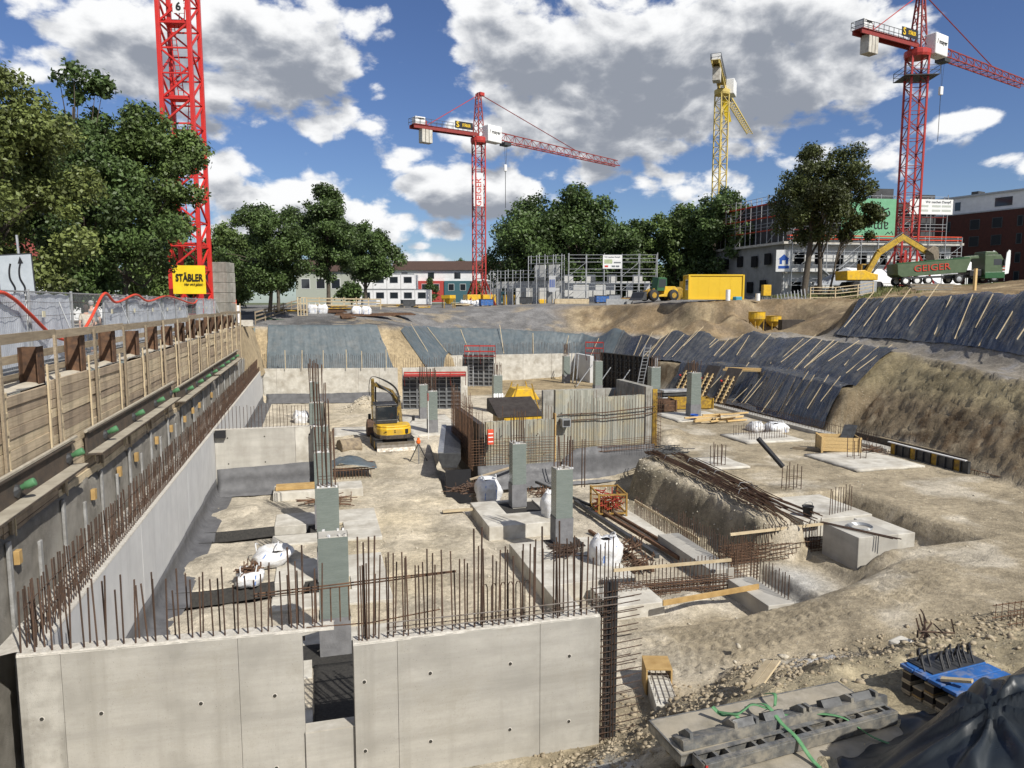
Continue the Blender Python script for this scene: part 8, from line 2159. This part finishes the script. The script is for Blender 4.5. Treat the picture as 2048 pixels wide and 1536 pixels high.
def pier_wall(e, p, q, z0, z1, openings, m_=LIME, th=.25, name='wall'):
    """wall from p to q with door and window openings given as (t0, t1, sill, head)"""
    P, Q = Vector((*p, 0)), Vector((*q, 0)); d = Q-P
    cuts = sorted(openings); t = 0.0
    for a, b, s_, h_ in cuts+[(1.0, 1.0, 0, 0)]:
        if a > t: u, v = P+d*t, P+d*a; sub(MB().bar((u.x, u.y, (z0+z1)/2), (v.x, v.y, (z0+z1)/2), th, z1-z0).build(name, m_, None), e)
        if b > a:
            u, v = P+d*a, P+d*b
            if s_ > 0: sub(MB().bar((u.x, u.y, z0+s_/2), (v.x, v.y, z0+s_/2), th*.98, s_).build('parapet', m_, None), e)
            if z1-z0-h_ > .05: sub(MB().bar((u.x, u.y, (z0+h_+z1)/2), (v.x, v.y, (z0+h_+z1)/2), th*.98, z1-z0-h_).build('lintel', m_, None), e)
        t = b
sh1 = empty('building_shell', (36, 100, 1.6), 0, 'unfinished pale one storey building shell inside grey scaffolding, mid distance', 'building')
SA, SB, SC_ = (27.0, 108.5), (35.3, 100.8), (47.3, 97.6)
pier_wall(sh1, SA, SB, 1.4, 5.0, [(.06,.16,0,2.6),(.24,.36,0,2.6),(.44,.54,0,2.6),(.62,.74,0,2.6),(.82,.93,0,2.6)])
pier_wall(sh1, SB, SC_, 1.6, 4.9, [(.10,.28,.9,2.9),(.36,.48,.9,2.9),(.58,.72,.9,2.9),(.80,.93,.9,2.9)])
for t in (.04, .3, .55, .85):
    a = Vector((*SB, 0)).lerp(Vector((*SC_, 0)), t); sub(MB().cbox((a.x, a.y, 5.4), (1.4, .3, .95), R(-15)).build('pier', LIME, None), sh1)
for t in (.65, .85): a = Vector((*SA, 0)).lerp(Vector((*SB, 0)), t); sub(MB().cbox((a.x, a.y, 6.2), (1.7, .3, 2.3), R(-43)).build('pier', LIME, None), sh1)
sub(MB().add([(30.5,110.5,1.4),(45,105,1.4),(45,105,4.6),(30.5,110.5,4.6)], [(0,1,2,3)]).build('rear_wall', LIME, None, solid=.25), sh1)
s1 = empty('scaffolding', (41, 98.5, 1.6), 0, 'grey scaffolding along the long side of the unfinished shell', 'scaffolding')
scaffold(s1, (35.5, 99.9), (47.7, 96.6), 1.6, 3, 2.6, 2.0, .9)
s2 = empty('scaffolding', (31, 104, 1.6), 0, 'stepped grey scaffolding along the receding side of the unfinished shell', 'scaffolding')
scaffold(s2, (26.4, 108.2), (31.0, 103.6), 1.5, 2, 1.3, 2.0, .9); scaffold(s2, (31.0, 103.6), (34.9, 100.0), 1.5, 3, 1.3, 2.0, .9)
e = empty('info_board', (41.2, 97.3, 7.6), R(-15), 'white site information board on the scaffolding of the unfinished shell', 'sign')
loc(MB().box((-1.35, -.05, -.95), (1.35, 0, .95)).build('board', WHITE, None), e)
text('Wir machen Dampf!', .27, LET_G, e, facing((0, -.06, .68), 0), bold=.006)
loc(MB().box((-1.15, -.06, -.25), (.0, -.051, .35)).build('picture', mat('board_picture', (.45, .50, .30), (.30, .36, .22), 4, .7), None), e)
loc(MB().box((.2, -.06, -.2), (1.2, -.051, .0)).build('text_block', LET_G, None), e)
for x in (-1.1, -.1, .5): loc(MB().box((x, -.06, -.75), (x+.5, -.051, -.5)).build('logo', LET_G if x > -1 else LET_R, None), e)
e = empty('poster', (32.9, 99.4, 4.5), R(-42), 'tall white poster with blue marks on the corner scaffolding', 'sign')
loc(MB().box((-.5, -.04, -1.15), (.5, 0, 1.15)).build('sheet', WHITE, None), e)
for x in (-.3, 0, .3): loc(MB().box((x-.09, -.05, -.5), (x+.09, -.041, .6)).build('mark', LET_BL, None), e)

# scaffolded block on the right
rb_ = empty('apartment_block', (80, 93, 2.5), 0, 'large unfinished white apartment block with dark upper floors and scaffolding', 'building')
BA, BB_, BC = (67.0, 116.0), (67.8, 95.2), (94.6, 91.5)
pier_wall(rb_, BA, BB_, 2.2, 10.6, [], mat('shaded_side_plaster', (.30, .30, .29), (.24, .24, .23), 1.2, .9))  # receding side: its shade is put into the darker wall colour
op = [(.05,.11,1,2.8),(.17,.22,1,2.8),(.30,.34,0,2.6),(.42,.48,1,2.8),(.56,.60,1,2.8),(.66,.71,1,2.8),(.80,.86,.8,2.8),(.92,.96,1,2.8)]
pier_wall(rb_, BB_, BC, 2.2, 6.2, op); pier_wall(rb_, BB_, BC, 6.45, 10.4, [(a+.01, b+.012, s_, h_) for a, b, s_, h_ in op])
GAP = basic('unlit_interior_shade', (.012, .012, .013), .9)  # near-black: shade of the unlit rooms put into the colour
sub(MB().bar((68.2, 96.2, 6.3), (94.4, 92.5, 6.3), .4, 8.0).build('interior_shade_slab', GAP, None), rb_)
sub(MB().bar((67.7, 95.1, 6.32), (94.7, 91.4, 6.32), .8, .22).build('floor_slab', CONC_L, None), rb_)
sub(MB().add([(66.9,94.0,10.45),(95.6,90.0,10.45),(95.6,112,10.45),(66.2,117,10.45),(66.9,94.0,10.8),(95.6,90.0,10.8),(95.6,112,10.8),(66.2,117,10.8)], [(0,3,2,1),(4,5,6,7),(0,1,5,4),(1,2,6,5),(2,3,7,6),(3,0,4,7)]).build('terrace_slab', CONC_L, None), rb_)
DKB = mat('dark_cladding', (.075, .078, .082), (.05, .052, .055), 1, .8)
sub(MB().add([(70.5,98.5,10.8),(95.0,95.0,10.8),(95.0,110,10.8),(70,113,10.8),(70.5,98.5,17.4),(95.0,95.0,17.4),(95.0,110,17.4),(70,113,17.4)], [(0,3,2,1),(4,5,6,7),(0,1,5,4),(1,2,6,5),(2,3,7,6),(3,0,4,7)]).build('upper_floors', DKB, None), rb_)
for x0, x1, zt2 in ((76.5, 80.5, 19.6), (84.0, 87.5, 19.4), (91.5, 94.5, 18.6)): sub(MB().bar((x0, 98.5-.14*(x0-70), (17.4+zt2)/2), (x1, 98.5-.14*(x1-70), (17.4+zt2)/2), .5, zt2-17.4).build('gable_wall', DKB, None), rb_)
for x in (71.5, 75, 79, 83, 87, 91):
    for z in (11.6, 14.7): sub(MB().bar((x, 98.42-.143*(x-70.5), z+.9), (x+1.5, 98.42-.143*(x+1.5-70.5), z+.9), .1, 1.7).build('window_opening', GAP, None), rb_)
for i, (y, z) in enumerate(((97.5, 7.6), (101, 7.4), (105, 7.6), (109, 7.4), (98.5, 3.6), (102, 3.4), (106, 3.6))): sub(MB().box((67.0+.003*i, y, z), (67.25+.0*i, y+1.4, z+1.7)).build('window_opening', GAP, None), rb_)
s3 = empty('scaffolding', (81, 93, 2.4), 0, 'tall grey scaffolding over the front of the white apartment block', 'scaffolding')
scaffold(s3, (68.3, 94.6), (95.2, 90.8), 2.4, 4, 2.7, 2.0, .9); scaffold(s3, (70.7, 97.8), (95.6, 94.2), 10.8, 3, 2.7, 2.1, .9, toe=RED_D)
s4 = empty('scaffolding', (67, 104, 10.8), 0, 'grey scaffolding with red toe boards on the receding side of the white apartment block', 'scaffolding')
scaffold(s4, (67.0, 114.5), (67.9, 95.6), 10.8, 3, 2.7, 2.0, .9, toe=RED_B)
for z in (11.2, 11.7): sub(MB().bar((67.5, 94.1, z), (95.3, 90.2, z), .05, .14).build('red_guard_board', RED_B, None), s3)
for k in range(3):
    o = MB(); a0 = Vector((75.0, 92.6, 2.6+2.1*k)); a1 = Vector((77.6, 92.2, 4.7+2.1*k)) if k % 2 == 0 else Vector((72.4, 93.0, 4.7+2.1*k))
    o.bar(a0+Vector((0, -.4, 0)), a1+Vector((0, -.4, 0)), .7, .12); sub(o.build('stair_flight', GALV, None), s3)
e = empty('green_banner', (80.8, 92.3, 14.0), R(-8), 'large mint green banner with dark upside down lettering on the scaffolding', 'banner')
loc(MB().box((-5.0, -.05, -2.6), (3.6, 0, 3.2)).build('sheet', mat('mint_green', (.17, .40, .235), (.145, .35, .20), 1, .7), None), e)
text('am', 2.3, LET_B, e, facing((1.3, -.07, -.9), 0, Matrix.Rotation(R(180), 4, 'Z')), squash=.9)
text('er', 2.3, LET_B, e, facing((1.9, -.07, 1.3), 0, Matrix.Rotation(R(110), 4, 'Z')), squash=.9)
loc(MB().prism([(2.0, -2.1), (2.5, -1.6), (2.75, -1.85), (3.1, -1.5), (3.4, -2.1), (3.3, -2.1), (3.05, -1.65), (2.75, -2.0), (2.5, -1.78), (2.15, -2.1)], 'y', -.07, -.055).build('mountain_mark', LET_B, None), e)
e = empty('info_board', (90.2, 90.6, 16.0), R(-8), 'wide white information board high on the right scaffolding', 'sign')
loc(MB().box((-4.0, -.05, -1.0), (3.0, 0, 1.2)).build('board', WHITE, None), e)
text('Wir machen Dampf!', .5, LET_G, e, facing((.6, -.07, .8), 0), bold=.006)
for x, w0 in ((-2.6, 1.6), (-.4, 1.4), (1.2, 1.5)):
    for z in (-.6, .05): loc(MB().box((x, -.06, z), (x+w0, -.051, z+.3)).build('text_block', mat('board_grey', (.42, .45, .40), None, 2, .7), None), e)
e = empty('blue_logo_board', (67.3, 94.4, 8.0), R(-30), 'white board with a blue house emblem at the corner of the apartment block', 'sign')
loc(MB().box((-1.1, -.05, -1.6), (1.1, 0, 1.6)).build('board', WHITE, None), e)
loc(MB().prism([(-.8, .2), (0, .95), (.8, .2), (.6, .2), (.6, -.5), (.25, -.5), (.25, .05), (-.25, .05), (-.25, -.5), (-.6, -.5), (-.6, .2)], 'y', -.065, -.055).build('house_emblem', LET_BL, None), e)
loc(MB().box((-.75, -.065, -1.15), (.75, -.055, -.75)).build('text_bar', LET_BL, None), e)
e = tag(MB().prism([(68.3, 13.0), (70.4, 13.4), (70.4, 14.6), (68.3, 15.4)], 'y', 94.2, 94.26).build('yellow_sheet', SIGN_Y, None), 'yellow triangular sheet hung on the upper scaffolding beside the big tree', 'sheet')
# brick block
bb = empty('brick_building', (107, 96, 5), 0, 'dark red brick apartment building with white attic storey at the right edge', 'building')
F0, F1 = Vector((105.0, 108.5, 0)), Vector((112.0, 80.0, 0))
BRK = mat('red_brick', (.082, .030, .023), (.060, .024, .019), 3, .9, .1, 20)
dF = (F1-F0); nF = Vector((-dF.y, dF.x, 0)).normalized()
if nF.dot(Vector((1, 0, 0))) < 0: nF = -nF
def bslab(z0, z1, off, th, m_, nm, t0=0, t1=1):
    a, b = F0+dF*t0+nF*(off+th/2), F0+dF*t1+nF*(off+th/2); return sub(MB().bar((a.x, a.y, (z0+z1)/2), (b.x, b.y, (z0+z1)/2), th, z1-z0).build(nm, m_, None), bb)
bslab(3, 16.8, 0, 12, BRK, 'brick_wall'); bslab(16.8, 19.6, .5, 11, WHITE_P, 'attic_wall'); bslab(19.6, 19.9, .3, 11.6, GALV, 'roof_edge'); bslab(16.75, 16.95, -.06, 1, GALV, 'cornice')
bslab(19.9, 20.9, 4, 2, STEEL_D, 'chimney', .22, .26)
for t in (.05, .16, .30, .42, .55, .68, .82, .92):
    for z in (5.2, 8.2, 11.2, 14.0):
        wide = .055 if int(t*100) % 3 == 0 else .03
        f = bslab(z, z+1.7, -.05, .1, STEEL_D, 'window', t, t+wide)
        a = bslab(z+.1, z+1.6, -.062, .1, GLASS, 'pane', t+.004, t+wide-.004); a.parent = f; a.matrix_parent_inverse = Matrix.Identity(4)
for t, w0 in ((.03, .04), (.2, .03), (.42, .09), (.7, .05)): bslab(17.5, 18.9, .42, .1, GLASS, 'attic_window', t, t+w0)

# ================================================================ trees
def leaf_mat(name, c):
    m = bpy.data.materials.new(name); m.use_nodes = True; nt = m.node_tree; N, L = nt.nodes, nt.links
    b = N['Principled BSDF']; b.inputs['Roughness'].default_value = .5; b.inputs['Specular IOR Level'].default_value = .35
    a = N.new('ShaderNodeAttribute'); a.attribute_name = 'tone'
    mx = N.new('ShaderNodeMix'); mx.data_type = 'RGBA'; L.new(a.outputs['Fac'], mx.inputs[0])
    mx.inputs[6].default_value = (*[v*.55 for v in c], 1); mx.inputs[7].default_value = (*[min(1, v*1.5) for v in c], 1)
    L.new(mx.outputs[2], b.inputs['Base Color'])
    t = N.new('ShaderNodeBsdfTranslucent'); L.new(mx.outputs[2], t.inputs[0]); ms = N.new('ShaderNodeMixShader'); ms.inputs[0].default_value = .22
    L.new(b.outputs[0], ms.inputs[1]); L.new(t.outputs[0], ms.inputs[2]); L.new(ms.outputs[0], N['Material Output'].inputs[0])
    return m
LEAF_NEAR = leaf_mat('lime_leaves', (.145, .175, .052)); LEAF_MID = leaf_mat('dark_leaves', (.072, .112, .034)); LEAF_OAK = leaf_mat('olive_leaves', (.078, .094, .03)); LEAF_FRESH = leaf_mat('fresh_leaves', (.10, .145, .042))
BARK = mat('bark', (.12, .10, .075), (.06, .05, .04), 3, .95, .5, 14, stretch=(4, 4, .7))
def tree(label, x, y, zb, ztop, zlow, r, n_clump, n_leaf, leaf, m_leaf, trunks=((0, 0, .25),), group='trees round the site', seed=0, lean=(0, 0), shape=1.0, fork=None, gap=.62, name='broadleaf_tree', topw=1.0):
    g = np.random.default_rng(seed+900)
    if seed < 33: n_leaf = int(n_leaf*1.45); leaf *= .86
    e = empty(name, (x, y, zb), 0, label, 'tree', group)
    cz, hz = (ztop+zlow)/2, (ztop-zlow)/2
    # clump centres through the crown volume, more towards the outside
    C_ = []
    tries = 0
    while len(C_) < n_clump and tries < 8000:
        tries += 1
        v = g.normal(size=3); v /= np.linalg.norm(v); rad = g.uniform(.15, 1)**.45
        zz = v[2]*rad
        w = (1-.30*max(0, zz)*shape) if zz > 0 else (1+.10*zz)
        w *= (1+.26*math.sin(3*math.atan2(v[1], v[0])+seed)+.16*math.sin(5*math.atan2(v[1], v[0])+2*seed+4*zz))
        if zz > .3: w *= topw
        p = np.array([v[0]*rad*r*w + lean[0]*(zz+1)/2, v[1]*rad*r*w + lean[1]*(zz+1)/2, cz-zb+zz*hz])
        cr = r*g.uniform(.12, .27)
        if all(np.linalg.norm(p-q[0]) > gap*min(cr, q[1]) for q in C_): C_.append((p, cr))
    cen = np.array([c[0] for c in C_]); crs = np.array([c[1] for c in C_])
    wgt = crs**2; k = g.choice(len(cen), n_leaf, p=wgt/wgt.sum())
    d = g.normal(size=(n_leaf, 3)); d /= np.linalg.norm(d, axis=1)[:, None]
    rr = g.uniform(.25, 1, n_leaf)**.42
    lump = 1+.30*np.sin(d[:, 0]*7+k)*np.sin(d[:, 1]*7+k*2)*np.sin(d[:, 2]*6)
    pos = cen[k] + d*(crs[k]*rr*lump)[:, None]*np.array([1, 1, .82])
    pos += g.normal(0, leaf*1.1, (n_leaf, 3))
    nrm = d*.55 + g.normal(0, .62, (n_leaf, 3)) + np.array([0, 0, .35]); nrm /= np.linalg.norm(nrm, axis=1)[:, None]
    ref = g.normal(size=(n_leaf, 3)); t1 = np.cross(nrm, ref); t1 /= np.linalg.norm(t1, axis=1)[:, None]; t2 = np.cross(nrm, t1)
    s1 = leaf*g.uniform(.6, 1.25, n_leaf)[:, None]; s2 = s1*g.uniform(.45, .7, n_leaf)[:, None]
    bend = nrm*s1*.18
    V = np.stack([pos-t1*s1, pos-t2*s2-bend*.0+bend, pos+t1*s1, pos+t2*s2+bend], 1).reshape(-1, 3)
    F = np.arange(n_leaf*4).reshape(-1, 4)
    o = np_mesh('crown', V, F, m_leaf); o.parent = e
    tone = np.clip(.5 + .32*g.normal(size=len(cen))[k] + .28*g.normal(size=n_leaf), 0, 1)
    at = o.data.attributes.new('tone', 'FLOAT', 'POINT'); at.data.foreach_set('value', np.repeat(tone, 4).astype(np.float32))
    # trunk and limbs
    tb = MB()
    for tx, ty, tr_ in trunks:
        top = np.array([lean[0]*.5+tx*.3, lean[1]*.5, (zlow+.55*(ztop-zlow))-zb])
        pts = [np.array([tx, ty, -.3])]
        for q in (.25, .5, .75, 1.0): pts.append(np.array([tx, ty, 0])*(1-q)+top*q+np.array([g.normal(0, .12*r*.2), g.normal(0, .12*r*.2), 0]))
        tb.tube(smooth_path([tuple(p) for p in pts], 3), tr_, 9, True, tr_*.35)
    o = tb.build('trunk', BARK, None, True, fix=False); o.parent = e
    lb = MB()
    for q in g.choice(len(cen), min(len(cen), 16), replace=False):
        tx, ty, tr_ = trunks[int(g.integers(len(trunks)))]
        f = g.uniform(.3, .85); a = np.array([tx, ty, 0])*(1-f)+np.array([lean[0]*.5+tx*.3, lean[1]*.5, (zlow+.5*(ztop-zlow))-zb])*f
        mid = (a+cen[q])/2+np.array([0, 0, .15*r*g.normal()])
        lb.tube(smooth_path([tuple(a), tuple(mid), tuple(cen[q])], 3), tr_*.38, 6, True, tr_*.08)
    o = stuff(lb.build('limbs', BARK, None, True, fix=False)); o.parent = e
    return e
G1 = 'tall trees behind the pavement fence'
tree('leafy tree at the left edge, behind the road sign, its leaves lit yellow green', -10.9, 29.5, 0, 10.2, 1.9, 3.2, 76, 30000, .105, LEAF_NEAR, ((0, .6, .2),), G1, 1, gap=.5)
tree('darker ragged tree with thin topmost twigs, second from the left edge', -9.95, 36.6, 0, 9.4, 1.6, 3.2, 78, 30000, .12, LEAF_MID, ((.1, 0, .22),), G1, 2, topw=.75, gap=.5)
tree('thin bare topped young tree with sparse leaves sticking out above the left trees', -10.3, 37.8, 0, 13.0, 7.5, 2.0, 22, 5200, .12, LEAF_MID, ((0, 0, .12),), G1, 33, topw=.9)
tree('broad tree whose branches reach in front of the near red crane', -9.5, 42.8, 0, 11.7, 3.1, 3.4, 84, 32000, .13, LEAF_FRESH, ((-.4, 0, .25),), G1, 3, lean=(1.1, 0), gap=.5)
G2 = 'trees beyond the far bank'
tree('forked tree with pale double trunk on the plateau left of the white containers', -3.9, 74.6, 1.2, 11.3, 2.6, 3.9, 90, 24000, .17, LEAF_MID, ((-.3, 0, .2), (.5, 0, .18)), G2, 4)
tree('lighter loose tree standing behind the forked tree', -8.2, 82.0, .8, 10.6, 1.4, 2.9, 54, 12000, .18, LEAF_FRESH, ((0, 0, .2),), G2, 5)
tree('tallest upright tree before the white containers', 1.6, 88.6, 1.4, 15.2, 4.6, 3.5, 84, 22000, .19, LEAF_MID, ((0, 0, .26),), G2, 6, topw=.85)
tree('rounded dark tree right of the tallest upright tree', 7.4, 110.5, 1.4, 13.0, 4.7, 4.3, 84, 18000, .24, LEAF_MID, ((0, 0, .3),), G2, 7)
tree('dense tree behind the forked tree, closing the view to the far houses', -9.5, 96.0, 1, 10.5, 1.4, 5.0, 70, 12000, .24, LEAF_MID, ((0, 0, .25),), G2, 17)
tree('low dense tree at the left of the plateau behind the timber fence', -14.5, 88.0, 1, 8.5, 1.0, 4.6, 60, 10000, .24, LEAF_MID, ((0, 0, .25),), G2, 18)
G3 = 'wood behind the unfinished shell'
tree('big dark tree just right of the mid red crane', 38.6, 127, 1.8, 20.0, 2.2, 9.2, 120, 25000, .36, LEAF_MID, ((0, 0, .4),), G3, 8)
tree('highest dark tree behind the unfinished shell', 45.2, 121, 1.9, 21.6, 2.2, 8.0, 110, 24000, .36, LEAF_MID, ((0, 0, .4),), G3, 9)
tree('low dark tree at the right slope of the wood behind the shell', 53.5, 127.5, 2, 16.2, 2, 4.8, 60, 11000, .34, LEAF_MID, ((0, 0, .3),), G3, 10)
tree('small dark tree in the dip between the two woods', 59.8, 130.5, 2, 15.8, 2, 4.6, 60, 11000, .34, LEAF_MID, ((0, 0, .3),), G3, 11)
tree('broad dark tree filling the wood between its dip and the yellow container', 56.5, 124, 2, 17.6, 2, 5.0, 70, 13000, .34, LEAF_MID, ((0, 0, .3),), G3, 19)
tree('bright green rounded tree above the yellow container', 62.8, 119.5, 2.2, 19.6, 2.4, 6.4, 90, 18000, .34, LEAF_FRESH, ((0, 0, .35),), G3, 12)
tree('tall dark tree below the yellow crane', 67.6, 113.6, 2.3, 21.6, 2.4, 6.2, 90, 18000, .34, LEAF_MID, ((0, 0, .35),), G3, 13)
tree('dark tree between the yellow crane and the white apartment block', 75.6, 119, 2.4, 20.2, 2.4, 5.6, 76, 14000, .34, LEAF_MID, ((0, 0, .35),), G3, 14)
tree('large double trunked tree in front of the white apartment block', 58.6, 76.8, 2.6, 21.4, 9.2, 5.2, 84, 24000, .21, LEAF_OAK, ((-.9, 0, .42), (1.2, -.2, .30)), 'single trees', 15, lean=(1.3, 0), shape=.5)
tree('lower right bough of leaves spreading from the double trunked tree', 63.2, 75.4, 2.9, 14.8, 8.8, 2.4, 24, 6500, .21, LEAF_OAK, ((-2.6, .6, .14),), 'single trees', 16)
for k, (x, y, zt, r_) in enumerate(((40.5, 205, 14, 2.6), (24.5, 158, 6.8, 1.6), (34.0, 155, 6.4, 1.6), (36.5, 114, 5.2, 1.2), (-17.0, 66, 4.6, 2.6), (-21, 58, 5.0, 2.4), (-14, 78, 6.0, 3.0), (4.6, 95, 4.2, 1.6))):
    tree(('small round tree far beyond the terraced houses', 'green shrub before the lime green house', 'green shrub before the grey house', 'small bush behind the mid crane base', 'dark bush behind the fence near the crane', 'dark bush at the left edge behind the fence', 'bushy dark tree behind the concrete blocks', 'low bush before the white containers')[k],
         x, y, Hs(x, y) if y < 140 else 1.6, zt, 2.0 if k else 10.0, r_, 26, 3500, .2, LEAF_MID if k % 2 else LEAF_FRESH, ((0, 0, .12),), 'bushes and small trees', 40+k, name='bush' if k else 'broadleaf_tree')
# grass and weeds on the hill
n = 9000
gx = rng.uniform(46, 66, n); gy = rng.uniform(64, 80, n); gz = H(gx, gy); kk = (gz > 2.2) & (fbm(gx*.35, gy*.35, 31) > .02)
gx, gy, gz = gx[kk], gy[kk], gz[kk]; n = len(gx)
a = rng.uniform(0, 6.28, n); w0, hh = rng.uniform(.03, .08, n), rng.uniform(.12, .4, n)
V = np.stack([np.c_[gx-w0*np.cos(a), gy-w0*np.sin(a), gz-.05], np.c_[gx+w0*np.cos(a), gy+w0*np.sin(a), gz-.05], np.c_[gx+rng.normal(0, .1, n), gy+rng.normal(0, .1, n), gz+hh]], 1).reshape(-1, 3)
stuff(np_mesh('grass', V, np.arange(3*n).reshape(-1, 3), mat('grass', (.10, .13, .04), (.16, .15, .06), 1, .8)))
